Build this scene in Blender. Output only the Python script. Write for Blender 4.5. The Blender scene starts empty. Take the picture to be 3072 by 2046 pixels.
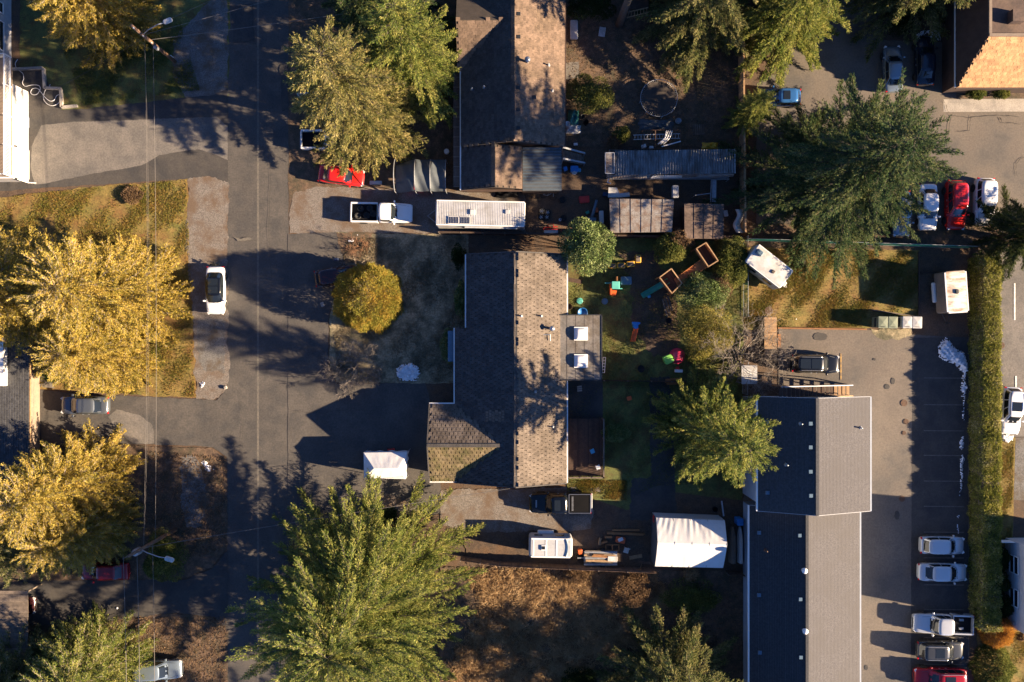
import bpy, bmesh, math, random
import numpy as np
from mathutils import Vector, Matrix
PI = math.pi
sc = bpy.context.scene
COL = sc.collection
# ------------------------------------------------------------------ camera, sky, sun, exposure
H = 75.0          # drone height above the ground, metres
S = 30.0          # photo pixels per metre at ground level
cam = bpy.data.cameras.new("camera"); camo = bpy.data.objects.new("camera", cam); COL.objects.link(camo)
camo.location = (0, 0, H); camo.rotation_euler = (0, 0, 0)
cam.sensor_width = 36.0; cam.sensor_fit = 'HORIZONTAL'
cam.lens = 36.0 * H / (3072 / S); cam.clip_start = 0.5; cam.clip_end = 2000
sc.camera = camo
SUN_EL, SUN_AZ = math.radians(18.5), math.radians(-11.0)      # low sun, to the lower right of the picture
sdir = Vector((math.cos(SUN_EL) * math.cos(SUN_AZ), math.cos(SUN_EL) * math.sin(SUN_AZ), math.sin(SUN_EL)))
world = bpy.data.worlds.new("World"); sc.world = world; world.use_nodes = True
wn = world.node_tree; bg = wn.nodes["Background"]
sky = wn.nodes.new("ShaderNodeTexSky"); sky.sky_type = 'NISHITA'; sky.sun_disc = False
sky.sun_elevation = SUN_EL; sky.sun_rotation = PI / 2 - SUN_AZ
sky.air_density = 0.38; sky.dust_density = 0.05; sky.ozone_density = 5.5
wn.links.new(sky.outputs[0], bg.inputs[0]); bg.inputs[1].default_value = 0.078
sl = bpy.data.lights.new("sun", 'SUN'); sl.energy = 5.0; sl.angle = math.radians(0.5); sl.color = (1.0, 0.76, 0.50)
so = bpy.data.objects.new("sun", sl); COL.objects.link(so); so.rotation_euler = sdir.to_track_quat('Z', 'Y').to_euler(); so.location = sdir * 200
sc.view_settings.view_transform = 'Standard'; sc.view_settings.look = 'None'
sc.view_settings.exposure = 2.3; sc.view_settings.gamma = 1.0; sc.view_settings.use_curve_mapping = False
sc.render.engine = 'CYCLES'; sc.cycles.max_bounces = 5; sc.cycles.diffuse_bounces = 2; sc.cycles.glossy_bounces = 2
sc.cycles.transmission_bounces = 3; sc.cycles.transparent_max_bounces = 6
R = random.Random(5); NR = np.random.RandomState(7)

def W(px, py, z=0.0):
    """world point at height z for a place measured on the photo (3072 x 2046, looking straight down)"""
    k = (H - z) / H / S
    return Vector(((px - 1536) * k, -(py - 1023) * k, z))
def WP(pts, z=0.0): return [W(x, y, z) for x, y in pts]

# ------------------------------------------------------------------ materials
MATS = {}
def mat(name, c1, c2=None, scale=3.0, rough=.8, bump=0.0, bscale=None, rnd=0.0, metal=0.0, coat=0.0, spec=.4, c3=None, fine=.25, s3=.35, trans=0.0, stretch=None, lo=.38, hi=.62, emit=0, alpha=1):
    m = bpy.data.materials.new(name); m.use_nodes = True; MATS[name] = m
    nt = m.node_tree; N, L = nt.nodes, nt.links; b = N["Principled BSDF"]
    b.inputs["Roughness"].default_value = rough; b.inputs["Metallic"].default_value = metal
    b.inputs["Specular IOR Level"].default_value = spec; b.inputs["Coat Weight"].default_value = coat
    b.inputs["Coat Roughness"].default_value = .08
    geo = N.new("ShaderNodeNewGeometry"); vec = geo.outputs["Position"]
    if stretch:
        mp = N.new("ShaderNodeMapping"); mp.inputs["Scale"].default_value = stretch; L.new(vec, mp.inputs[0]); vec = mp.outputs[0]
    def noise(s, d=5.0, ro=.6):
        n = N.new("ShaderNodeTexNoise"); n.inputs["Scale"].default_value = s; n.inputs["Detail"].default_value = d; n.inputs["Roughness"].default_value = ro
        L.new(vec, n.inputs["Vector"]); return n.outputs[0]
    def ramp(f, a, z):
        r = N.new("ShaderNodeMapRange"); r.inputs[1].default_value = a; r.inputs[2].default_value = z; L.new(f, r.inputs[0]); return r.outputs[0]
    def mix(f, a, b_):
        x = N.new("ShaderNodeMix"); x.data_type = 'RGBA'; L.new(f, x.inputs[0])
        for s_, v in ((6, a), (7, b_)):
            if isinstance(v, tuple): x.inputs[s_].default_value = (*v, 1)
            else: L.new(v, x.inputs[s_])
        return x.outputs[2]
    col = c1
    if c2 is not None: col = mix(ramp(noise(scale), lo, hi), c1, c2)
    if c3 is not None: col = mix(ramp(noise(scale * s3, 6, .65), .45, .62), col, c3)
    def hsv(c, val):
        h = N.new("ShaderNodeHueSaturation"); L.new(val, h.inputs["Value"])
        if isinstance(c, tuple): h.inputs["Color"].default_value = (*c, 1)
        else: L.new(c, h.inputs["Color"])
        return h.outputs[0]
    if fine: 
        r = ramp(noise(max(scale * 6, 6), 4, .7), .3, .7); r.node.inputs[3].default_value = 1 - fine; r.node.inputs[4].default_value = 1 + fine
        col = hsv(col, r)
    if rnd:
        oi = N.new("ShaderNodeObjectInfo"); ad = N.new("ShaderNodeMath"); ad.operation = 'ADD'
        L.new(oi.outputs["Random"], ad.inputs[0]); L.new(geo.outputs["Random Per Island"], ad.inputs[1])
        fr = N.new("ShaderNodeMath"); fr.operation = 'FRACT'; L.new(ad.outputs[0], fr.inputs[0])
        r = ramp(fr.outputs[0], 0, 1); r.node.inputs[3].default_value = 1 - rnd; r.node.inputs[4].default_value = 1 + rnd
        col = hsv(col, r)
    if isinstance(col, tuple): b.inputs["Base Color"].default_value = (*col, 1)
    else: L.new(col, b.inputs["Base Color"])
    if bump:
        bp = N.new("ShaderNodeBump"); bp.inputs["Strength"].default_value = min(1, bump); bp.inputs["Distance"].default_value = .03 if bump <= 1 else .03 * bump
        L.new(noise(bscale or max(scale * 5, 5), 6, .75), bp.inputs["Height"]); L.new(bp.outputs[0], b.inputs["Normal"])
    if trans:
        b.inputs["Transmission Weight"].default_value = trans
    return m

def leafmat(name, cols, trans=.4, rough=.7):
    """foliage: colour drawn per leaf from a ramp, with light passing through"""
    m = bpy.data.materials.new(name); m.use_nodes = True; MATS[name] = m
    nt = m.node_tree; N, L = nt.nodes, nt.links; N.remove(N["Principled BSDF"]); out = N["Material Output"]
    geo = N.new("ShaderNodeNewGeometry"); cr = N.new("ShaderNodeValToRGB"); e = cr.color_ramp.elements
    while len(e) < len(cols): e.new(.5)
    for i, c in enumerate(cols): e[i].position = i / (len(cols) - 1); e[i].color = (*c, 1)
    no = N.new("ShaderNodeTexNoise"); no.inputs["Scale"].default_value = .8; no.inputs["Detail"].default_value = 3; L.new(geo.outputs["Position"], no.inputs["Vector"])
    ad = N.new("ShaderNodeMath"); ad.operation = 'MULTIPLY_ADD'; ad.inputs[1].default_value = .6; ad.use_clamp = True
    L.new(geo.outputs["Random Per Island"], ad.inputs[0])
    s2 = N.new("ShaderNodeMath"); s2.operation = 'MULTIPLY_ADD'; s2.inputs[1].default_value = 1.2; s2.inputs[2].default_value = -.4; L.new(no.outputs[0], s2.inputs[0]); L.new(s2.outputs[0], ad.inputs[2])
    L.new(ad.outputs[0], cr.inputs[0])
    d = N.new("ShaderNodeBsdfDiffuse"); t = N.new("ShaderNodeBsdfTranslucent"); mx = N.new("ShaderNodeMixShader"); mx.inputs[0].default_value = trans
    L.new(cr.outputs[0], d.inputs[0]); L.new(cr.outputs[0], t.inputs[0]); L.new(d.outputs[0], mx.inputs[1]); L.new(t.outputs[0], mx.inputs[2])
    L.new(mx.outputs[0], out.inputs[0]); return m

M = MATS
mat("asphalt", (.066, .061, .057), (.088, .08, .072), .35, .9, .35, 40, c3=(.056, .054, .053), fine=.25, s3=1.6)
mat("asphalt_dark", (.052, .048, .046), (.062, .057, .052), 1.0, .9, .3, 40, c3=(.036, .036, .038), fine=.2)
mat("asphalt_old", (.13, .12, .11), (.16, .145, .13), .8, .92, .35, 40, c3=(.10, .095, .09), fine=.25)
mat("asphalt_lot", (.118, .10, .085), (.15, .126, .103), .4, .9, .3, 40, c3=(.085, .078, .072), fine=.2, s3=.5)
mat("concrete", (.30, .27, .24), (.36, .33, .29), 1.5, .9, .2, 20, c3=(.24, .22, .2))
mat("gravel", (.20, .18, .16), (.11, .095, .085), 9, .95, 1, 28, c3=(.12, .085, .06), s3=.06, fine=.5)
mat("gravel_grey", (.17, .165, .16), (.09, .09, .09), 9, .95, 1, 28, c3=(.09, .07, .05), s3=.06, fine=.5)
mat("soil", (.095, .066, .046), (.062, .045, .034), 1.6, .95, 1, 12, c3=(.10, .06, .035), fine=.45)
mat("leaf_litter", (.145, .095, .062), (.08, .056, .04), 2.2, .95, 1, 14, c3=(.06, .05, .032), fine=.5)
mat("lawn_gold", (.21, .145, .045), (.11, .115, .028), 1.1, .95, 1, 16, c3=(.17, .095, .034), s3=.5, fine=.4)
mat("lawn_green", (.12, .13, .038), (.08, .098, .032), 1.4, .95, 1, 16, c3=(.085, .066, .024), s3=.6, fine=.4)
mat("lawn_dull", (.30, .245, .155), (.21, .18, .11), 1.0, .95, 1, 16, c3=(.09, .085, .055), s3=.5, fine=.4)
mat("paint_white", (.7, .68, .64), (.45, .43, .4), 5, .7, fine=.15)
mat("paint_faded", (.13, .12, .105), (.085, .08, .075), 5, .8)
mat("paint_yellow", (.42, .26, .08), (.16, .12, .08), 6, .8)
mat("seam", (.14, .125, .105), (.095, .09, .08), 4, .9)
mat("crack", (.045, .042, .04), rough=.9, fine=0)
mat("snow", (.82, .84, .88), (.66, .68, .72), 4, .6, .8, 12, fine=.15, c3=(.68, .68, .69), s3=1.7)
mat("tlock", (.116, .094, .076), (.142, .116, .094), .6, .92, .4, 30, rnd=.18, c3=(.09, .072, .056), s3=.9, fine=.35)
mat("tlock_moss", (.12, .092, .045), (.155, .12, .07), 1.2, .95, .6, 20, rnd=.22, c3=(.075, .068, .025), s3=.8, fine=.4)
mat("tlock_dark", (.065, .06, .057), (.05, .047, .046), .8, .92, .4, 30, rnd=.2, fine=.3)  # darker tile copy; puts the shade of the west slopes into the colour
mat("roof_under", (.045, .037, .031), (.06, .048, .04), 2, .95)
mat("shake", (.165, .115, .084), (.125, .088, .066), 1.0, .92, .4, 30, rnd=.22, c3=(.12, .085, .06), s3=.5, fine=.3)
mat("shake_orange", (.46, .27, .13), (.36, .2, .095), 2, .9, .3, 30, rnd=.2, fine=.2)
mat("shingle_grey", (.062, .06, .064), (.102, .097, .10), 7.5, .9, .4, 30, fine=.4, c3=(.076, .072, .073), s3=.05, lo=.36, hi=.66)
mat("shingle_dark", (.045, .047, .052), (.062, .064, .07), 5, .9, .4, 30, rnd=.2, fine=.3)  # dark shingle; on the apartments' west slope it paints in the shade
mat("roll_roof", (.125, .118, .11), (.165, .15, .138), .9, .9, .2, 20, c3=(.095, .08, .065), s3=.6)
mat("flat_blue", (.055, .065, .075), (.075, .085, .095), 1.5, .85, .2, 10, stretch=(1, 9, 1))
mat("brown_flat", (.085, .055, .045), (.06, .042, .036), 1.0, .8, c3=(.12, .08, .06))
mat("siding_white", (.42, .41, .40), (.37, .36, .355), 1.2, .7, fine=.06)
mat("siding_blue", (.36, .40, .45), (.32, .36, .41), 1.2, .75, fine=.06)
mat("siding_grey", (.30, .31, .33), (.26, .27, .29), 1.2, .75, fine=.06)
mat("siding_tan", (.22, .17, .13), (.18, .14, .11), 1.5, .8, fine=.1)
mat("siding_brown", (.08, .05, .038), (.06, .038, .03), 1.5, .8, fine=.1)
mat("trim_white", (.72, .71, .69), rough=.6, fine=.05)
mat("glass_dark", (.015, .018, .022), rough=.05, spec=.6, fine=0)
mat("car_glass", (.012, .016, .02), rough=.04, spec=.7, fine=0)
mat("wood_new", (.28, .13, .05), (.22, .10, .04), 3, .8, .3, 12, rnd=.25, fine=.25)
mat("wood_light", (.36, .23, .12), (.28, .17, .09), 3, .8, .3, 12, rnd=.2, fine=.2)
mat("wood_weathered", (.15, .12, .095), (.10, .08, .065), 3, .9, .4, 12, rnd=.25, fine=.3)
mat("wood_dark", (.07, .042, .03), (.05, .032, .024), 3, .85, .3, 12, rnd=.25, fine=.3)
mat("wood_fence", (.16, .10, .065), (.11, .07, .05), 3, .9, .4, 12, rnd=.25, fine=.3)
mat("pole_wood", (.19, .11, .065), (.13, .075, .048), 3, .85, .5, 12, fine=.3)
mat("bark", (.11, .09, .07), (.08, .065, .052), 4, .95, .6, 14, fine=.3)
mat("twig_pale", (.34, .29, .23), (.25, .2, .15), 4, .9, fine=.2)
mat("twig_conifer", (.10, .085, .07), (.07, .06, .05), 4, .9, fine=.2)
mat("twig_grey", (.19, .165, .145), (.14, .12, .1), 4, .9, rnd=.25, fine=.2)
mat("twig_red", (.22, .11, .06), (.15, .08, .045), 4, .9, rnd=.25, fine=.2)
mat("wire", (.13, .12, .11), rough=.6, fine=0)
mat("steel", (.42, .43, .44), (.36, .37, .38), 4, .35, metal=.8, fine=.1)
mat("galv", (.34, .35, .37), (.26, .275, .29), 5, .5, metal=.5, fine=.15)
mat("alu_white", (.52, .53, .54), (.45, .45, .45), 1.2, .45, c3=(.38, .37, .35), s3=.7, fine=.06)
mat("alu_grey", (.40, .41, .42), (.34, .35, .36), 1.5, .45, fine=.08)
mat("corrugated", (.22, .23, .24), (.13, .135, .14), 1.4, .7, metal=.2, stretch=(1.6, .5, 1), c3=(.09, .085, .08), s3=.7, fine=.3)
mat("rusty", (.17, .155, .145), (.12, .075, .055), 1.2, .85, c3=(.21, .2, .195), s3=.9, fine=.35)
mat("rusty_dark", (.10, .07, .055), (.07, .05, .042), 1.2, .85, c3=(.14, .10, .08), s3=.8, fine=.35)
mat("tarp_white", (.62, .62, .61), (.56, .56, .56), .8, .6, .25, 5, fine=.04)
mat("tarp_grey", (.075, .088, .098), (.055, .066, .076), 1.2, .65, .4, 5, fine=.12)
mat("tarp_cream", (.55, .52, .46), (.45, .42, .37), 2, .6, fine=.1)
mat("stain_top", (.58, .52, .45), (.30, .2, .13), 1.6, .55, c3=(.68, .66, .62), s3=.9, stretch=(.5, 1.5, 1), fine=.15)
mat("rubber", (.018, .018, .019), rough=.85, fine=.2)
mat("black_plastic", (.016, .016, .018), rough=.9, spec=0, fine=.1)
mat("bed_vinyl", (.005, .005, .006), rough=.7, spec=.1, fine=0)
mat("dark_metal", (.035, .037, .04), rough=.5, metal=.3, fine=.1)
mat("green_bin", (.16, .19, .13), (.13, .155, .11), 3, .6, fine=.1)
mat("grey_bin", (.40, .40, .40), (.31, .31, .31), 3, .55, fine=.1)
mat("rust_iron", (.12, .065, .04), (.08, .05, .035), 8, .8, fine=.2)
for nm, c in dict(red=(.50, .03, .02), orange=(.62, .12, .03), yellow=(.62, .34, .03), blue=(.03, .20, .55), sky_blue=(.06, .30, .50), green=(.02, .20, .15), lime=(.22, .55, .10), pink=(.55, .04, .10), teal=(.03, .16, .15), slate=(.09, .15, .21), turquoise=(.10, .42, .36), white=(.7, .7, .7), purple=(.13, .07, .35), navy=(.02, .035, .08), maroon_ball=(.3, .03, .03), hose=(.7, .7, .72)).items():
    mat("plastic_" + nm, c, tuple(x * .85 for x in c), 3, .45, fine=.05)
for nm, c, mt in (("red", (.50, .015, .012), 0), ("white", (.70, .71, .72), 0), ("silver", (.48, .50, .52), .35), ("grey", (.10, .115, .135), .4), ("darkred", (.22, .012, .018), .2), ("black", (.004, .005, .007), .1), ("blue", (.035, .13, .34), .3), ("navy", (.012, .022, .04), .3), ("bluegrey", (.20, .25, .29), .5), ("maroon", (.035, .010, .012), .1), ("tan", (.36, .34, .31), .2), ("crimson", (.30, .012, .02), .2), ("charcoal", (.05, .054, .058), .4)):
    mat("paint_car_" + nm, c, rough=.22, metal=mt, coat=.6, fine=0)
mat("lamp_clear", (.6, .6, .6), rough=.1, fine=0); mat("lamp_red", (.4, .01, .01), rough=.15, fine=0)
mat("solar", (.015, .025, .06), rough=.12, fine=0)
mat("skylight_dome", (.72, .70, .68), rough=.35, fine=.02)
leafmat("needles_gold", [(.066, .084, .019), (.288, .234, .048), (.504, .378, .084), (.600, .420, .120)])
leafmat("needles_tan", [(.035, .06, .02), (.15, .155, .048), (.34, .29, .105), (.50, .40, .17)])
leafmat("needles_lime", [(.032, .069, .021), (.127, .172, .039), (.299, .305, .081), (.483, .425, .138)])
leafmat("needles_green", [(.016, .042, .022), (.046, .082, .034), (.11, .14, .055), (.26, .245, .11)])
leafmat("needles_dark", [(.021, .034, .016), (.039, .058, .023), (.072, .091, .031), (.104, .111, .039)])
leafmat("needles_olive", [(.025, .052, .021), (.098, .124, .044), (.230, .218, .086), (.414, .345, .161)])
leafmat("leaves_autumn", [(.07, .095, .022), (.20, .19, .04), (.32, .24, .05), (.36, .19, .04)])
leafmat("leaves_laurel", [(.046, .087, .029), (.103, .154, .049), (.207, .248, .103), (.331, .352, .186)], .2)
leafmat("leaves_green", [(.029, .052, .017), (.087, .109, .032), (.174, .181, .052), (.275, .254, .072)])
leafmat("leaves_dark", [(.010, .022, .008), (.022, .042, .014), (.035, .055, .02), (.05, .07, .022)])
leafmat("leaves_olive", [(.112, .124, .031), (.224, .213, .057), (.313, .269, .079), (.381, .269, .112)])
leafmat("leaves_brown", [(.075, .052, .034), (.15, .10, .062), (.24, .16, .095), (.32, .22, .13)])
leafmat("leaves_orange", [(.156, .065, .019), (.325, .143, .033), (.442, .221, .039), (.468, .247, .065)])
leafmat("hedge_leaf", [(.077, .101, .022), (.186, .201, .041), (.311, .294, .077), (.528, .466, .248)], .25)
leafmat("dry_grass", [(.17, .10, .06), (.34, .23, .13), (.50, .36, .20), (.58, .43, .26)])
leafmat("grass_gold", [(.06, .09, .02), (.16, .16, .036), (.25, .175, .048), (.28, .16, .055)])
leafmat("grass_green", [(.062, .094, .025), (.119, .144, .037), (.175, .175, .050), (.225, .188, .069)])
leafmat("grass_dull", [(.120, .105, .060), (.180, .150, .098), (.225, .180, .120), (.150, .135, .075)])

# ------------------------------------------------------------------ mesh helpers
class MB:
    def __init__(s): s.v = []; s.f = []
    def add(s, vs, fs):
        o = len(s.v); s.v += [tuple(v) for v in vs]; s.f += [tuple(i + o for i in f) for f in fs]; return s
    def box(s, c, d, rz=0.0, top=None, rx=0.0, ry=0.0):
        x, y, z = d[0] / 2, d[1] / 2, d[2] / 2; t = top or (1, 1)
        vs = [Vector(p) for p in ((-x, -y, -z), (x, -y, -z), (x, y, -z), (-x, y, -z), (-x * t[0], -y * t[1], z), (x * t[0], -y * t[1], z), (x * t[0], y * t[1], z), (-x * t[0], y * t[1], z))]
        m = Matrix.Rotation(rz, 3, 'Z') @ Matrix.Rotation(ry, 3, 'Y') @ Matrix.Rotation(rx, 3, 'X')
        return s.add([m @ p + Vector(c) for p in vs], [(0, 3, 2, 1), (4, 5, 6, 7), (0, 1, 5, 4), (1, 2, 6, 5), (2, 3, 7, 6), (3, 0, 4, 7)])
    def bar(s, a, b, w, h):
        """a rectangular bar from a to b"""
        a, b = Vector(a), Vector(b); d = (b - a); l = d.length; d.normalize()
        u = d.cross(Vector((0, 0, 1))); u = u.normalized() if u.length > 1e-4 else Vector((1, 0, 0)); n = u.cross(d)
        vs = []
        for p in (a, b):
            for i, j in ((-1, -1), (1, -1), (1, 1), (-1, 1)): vs.append(p + u * (w / 2 * i) + n * (h / 2 * j))
        return s.add(vs, [(3, 2, 1, 0), (4, 5, 6, 7), (0, 1, 5, 4), (1, 2, 6, 5), (2, 3, 7, 6), (3, 0, 4, 7)])
    def tube(s, pts, r, n=6, closed=False):
        pts = [Vector(p) for p in pts]; k = len(pts); rr = r if isinstance(r, (list, tuple)) else [r] * k; vs = []
        for i, p in enumerate(pts):
            d = (pts[(i + 1) % k if closed else min(i + 1, k - 1)] - pts[(i - 1) % k if closed else max(i - 1, 0)]).normalized()
            a = Vector((0, 0, 1)) if abs(d.z) < .9 else Vector((1, 0, 0)); u = d.cross(a).normalized(); w = d.cross(u)
            for j in range(n): t = 2 * PI * j / n; vs.append(p + (u * math.cos(t) + w * math.sin(t)) * rr[i])
        fs = []
        for i in range(k if closed else k - 1):
            for j in range(n): a, b = i * n, ((i + 1) % k) * n; fs.append((a + j, a + (j + 1) % n, b + (j + 1) % n, b + j))
        if not closed: fs += [tuple(range(n))[::-1], tuple(range((k - 1) * n, k * n))]
        return s.add(vs, fs)
    def lathe(s, c, prof, n=20, sx=1, sy=1):
        vs = []; k = len(prof)
        for r, z in prof:
            for j in range(n): t = 2 * PI * j / n; vs.append((c[0] + r * math.cos(t) * sx, c[1] + r * math.sin(t) * sy, c[2] + z))
        fs = [(i * n + j, i * n + (j + 1) % n, (i + 1) * n + (j + 1) % n, (i + 1) * n + j) for i in range(k - 1) for j in range(n)]
        fs += [tuple(range(n))[::-1], tuple(range((k - 1) * n, k * n))]
        return s.add(vs, fs)
    def prism(s, poly, z0, z1):
        n = len(poly); vs = [(p[0], p[1], z0) for p in poly] + [(p[0], p[1], z1) for p in poly]
        return s.add(vs, [tuple(range(n))[::-1], tuple(range(n, 2 * n))] + [(i, (i + 1) % n, n + (i + 1) % n, n + i) for i in range(n)])
    def slab(s, pts, t):
        """a plate: polygon pts (counter-clockwise from above) as its top, t thick downwards along its normal"""
        pts = [Vector(p) for p in pts]; nn = (pts[1] - pts[0]).cross(pts[2] - pts[0]).normalized(); n = len(pts)
        if nn.z < 0: pts = pts[::-1]; nn = -nn
        return s.add(pts + [p - nn * t for p in pts], [tuple(range(n)), tuple(range(n, 2 * n))[::-1]] + [(i, n + i, n + (i + 1) % n, (i + 1) % n) for i in range(n)])
    def rbox(s, c, d, r=.15, rz=0, tr=.06, n=5, topscale=1.0, crown=0.0):
        """box with rounded corners in plan and a softened top edge"""
        x, y, z = d[0] / 2, d[1] / 2, d[2]; m = Matrix.Rotation(rz, 3, 'Z'); vs = []; rings = [(1, 0, 0), (topscale, z - tr, 0), (topscale, z - tr * .3, tr * .3), (topscale, z, tr)]
        for sc_, zz, ins in rings:
            for qx, qy, a0 in ((1, 1, 0), (-1, 1, 1), (-1, -1, 2), (1, -1, 3)):
                for k in range(n):
                    a = (a0 + k / (n - 1)) * PI / 2; rr = max(r - ins, .01)
                    p = Vector((qx * (x * sc_ - r) + rr * math.cos(a), qy * (y * sc_ - r) + rr * math.sin(a), zz)); vs.append(m @ p + Vector(c))
        q = 4 * n; fs = [(i * q + j, i * q + (j + 1) % q, (i + 1) * q + (j + 1) % q, (i + 1) * q + j) for i in range(3) for j in range(q)]
        s.add(vs, fs + [tuple(range(q))[::-1]]); top = s.v[-q:]; o = len(s.v) - q
        cc = Vector((0, 0, 0))
        for p in top: cc += Vector(p)
        cc /= q; cc.z += crown; s.v.append(tuple(cc)); ci = len(s.v) - 1
        s.f += [(o + j, o + (j + 1) % q, ci) for j in range(q)]; return s
    def grid(s, fn, nu, nv):
        o = len(s.v); s.v += [tuple(fn(i / nu, j / nv)) for j in range(nv + 1) for i in range(nu + 1)]
        s.f += [(o + j * (nu + 1) + i, o + j * (nu + 1) + i + 1, o + (j + 1) * (nu + 1) + i + 1, o + (j + 1) * (nu + 1) + i) for j in range(nv) for i in range(nu)]; return s
    def mesh(s, name, m, smooth=False):
        me = bpy.data.meshes.new(name); me.from_pydata(s.v, [], s.f); me.materials.append(M[m]); me.update()
        if smooth: me.polygons.foreach_set("use_smooth", [True] * len(me.polygons))
        return me
    def obj(s, name, m, parent=None, smooth=False):
        return link(name, s.mesh(name, m, smooth), parent)

def link(name, me, parent=None):
    o = bpy.data.objects.new(name, me); COL.objects.link(o)
    if parent is not None:
        o.parent = parent
        if parent.get("worldspace"): o.location = -parent.location
    return o
def tag(o, label, cat, group=None, kind=None):
    if label: o["label"] = label
    if cat: o["category"] = cat
    if group: o["group"] = group
    if kind: o["kind"] = kind
    return o
def thing(name, label, cat, loc=(0, 0, 0), rz=0.0, group=None, ws=False):
    """an Empty at the thing's base; ws: its parts are given in scene coordinates"""
    o = bpy.data.objects.new(name, None); COL.objects.link(o); o.location = loc; o.rotation_euler = (0, 0, rz); o.empty_display_size = .3
    if ws: o["worldspace"] = 1
    return tag(o, label, cat, group)
def dup(root, loc, rz, label=None):
    r = root.copy(); COL.objects.link(r); r.location = loc; r.rotation_euler = (0, 0, rz)
    if label: r["label"] = label
    for ch in list(root.children):
        c = ch.copy(); COL.objects.link(c); c.parent = r
        for g in list(ch.children):
            d = g.copy(); COL.objects.link(d); d.parent = c
    return r
def npmesh(name, v, f, m):
    """mesh from numpy arrays; f is (n,3) or (n,4)"""
    me = bpy.data.meshes.new(name); n, k = f.shape
    me.vertices.add(len(v)); me.vertices.foreach_set("co", v.astype(np.float32).ravel())
    me.loops.add(n * k); me.loops.foreach_set("vertex_index", f.astype(np.int32).ravel())
    me.polygons.add(n); me.polygons.foreach_set("loop_start", np.arange(0, n * k, k, dtype=np.int32))
    me.materials.append(M[m]); me.update(calc_edges=True); return me
def rough_edge(pts, step=6.0, amp=2.5, seed=0, fixed=()):
    """subdivide a photo-space outline and make it wander"""
    r = random.Random(seed); out = []; n = len(pts)
    for i in range(n):
        (x0, y0), (x1, y1) = pts[i], pts[(i + 1) % n]; L = math.hypot(x1 - x0, y1 - y0); k = max(1, int(L / step)); nx, ny = -(y1 - y0) / (L + 1e-6), (x1 - x0) / (L + 1e-6); w = 0
        for j in range(k):
            t = j / k; w = .7 * w + r.uniform(-amp, amp) * .6; ww = 0 if i in fixed or j == 0 else w
            out.append((x0 + (x1 - x0) * t + nx * ww, y0 + (y1 - y0) * t + ny * ww))
    return out
LAYER = [0.0]
def sheet(name, pts, m, z=None, kind='structure', label=None, cat=None, rough=0, seed=1, fixed=(), parent=None):
    if z is None: LAYER[0] += .004; z = LAYER[0]
    if rough: pts = rough_edge(pts, 5, rough, seed, fixed)
    P = WP(pts, 0); bm = bmesh.new(); vs = [bm.verts.new((p.x, p.y, z)) for p in P]; bm.faces.new(vs); bm.normal_update()
    bmesh.ops.triangulate(bm, faces=bm.faces[:]); bm.normal_update()
    for f in bm.faces:
        if f.normal.z < 0: f.normal_flip()
    me = bpy.data.meshes.new(name); bm.to_mesh(me); bm.free(); me.materials.append(M[m]); o = link(name, me, parent)
    return tag(o, label, cat, None, kind if parent is None else None)
def inside(P, poly):
    """points (n,2) inside polygon"""
    x, y = P[:, 0], P[:, 1]; c = np.zeros(len(P), bool); n = len(poly)
    for i in range(n):
        x0, y0 = poly[i]; x1, y1 = poly[(i + 1) % n]
        c ^= ((y0 > y) != (y1 > y)) & (x < (x1 - x0) * (y - y0) / (y1 - y0 + 1e-12) + x0)
    return c
def scatter(poly, n, rs):
    a = np.array(poly); lo, hi = a.min(0), a.max(0); out = []; tot = 0
    while tot < n:
        p = rs.uniform(lo, hi, (n * 2, 2)); p = p[inside(p, poly)]; out.append(p); tot += len(p)
        if len(p) == 0: break
    return np.concatenate(out)[:n]
def unit(a): return a / (np.linalg.norm(a, axis=1, keepdims=True) + 1e-9)
def leaves(pos, axis, length, width, rs, flat=0.0):
    """one pointed leaf per row; flat in 0..1 keeps the blades level"""
    axis = unit(axis); r = rs.normal(size=pos.shape); side = unit(np.cross(axis, r if flat == 0 else np.array([0, 0, 1.0]) + r * (1 - flat)))
    L = np.asarray(length).reshape(-1, 1); w = np.asarray(width).reshape(-1, 1)
    return np.stack([pos - side * w, pos + axis * L, pos + side * w], 1).reshape(-1, 3)
def leafmesh(name, V, m):
    v = np.concatenate(V); n = len(v) // 3; return npmesh(name, v, np.arange(n * 3).reshape(n, 3), m)
def sticks(a, b, ra, rb):
    """three-sided tapered twigs from a to b"""
    d = unit(b - a); up = np.where(np.abs(d[:, 2:3]) < .9, np.array([[0, 0, 1.0]]), np.array([[1.0, 0, 0]])); u = unit(np.cross(d, up)); w = np.cross(d, u); V = []
    ra = np.asarray(ra).reshape(-1, 1) * np.ones((len(a), 1)); rb = np.asarray(rb).reshape(-1, 1) * np.ones((len(a), 1))
    for p, r in ((a, ra), (b, rb)):
        for k in range(3): t = 2 * PI * k / 3; V.append(p + (u * math.cos(t) + w * math.sin(t)) * r)
    v = np.stack(V, 1).reshape(-1, 3); base = np.arange(len(a))[:, None] * 6
    f = np.concatenate([base + np.array([t]) for k in range(3) for t in ((k, (k + 1) % 3, 3 + (k + 1) % 3), (k, 3 + (k + 1) % 3, 3 + k))], 0)
    return v, f
# ------------------------------------------------------------------ ground, roads, lawns
def ground():
    g = MB(); n = 24; e = 400.0; g.grid(lambda u, v: (-e + 2 * e * u, -e + 2 * e * v, 0), n, n); o = g.obj("ground", "soil"); tag(o, "brown bare soil between the plots", "ground", None, "structure")
ground()
far = -3000; FAR = 6000
sheet("street", [(681, far), (866, far), (866, FAR), (681, FAR)], "asphalt", label="dark asphalt street running past the houses", cat="street", rough=1.2, fixed=(0, 2))
sheet("street_seam", [(771, far), (777, far), (777, FAR), (771, FAR)], "seam", label="pale seam down the middle of the street", cat="seam")
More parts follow.
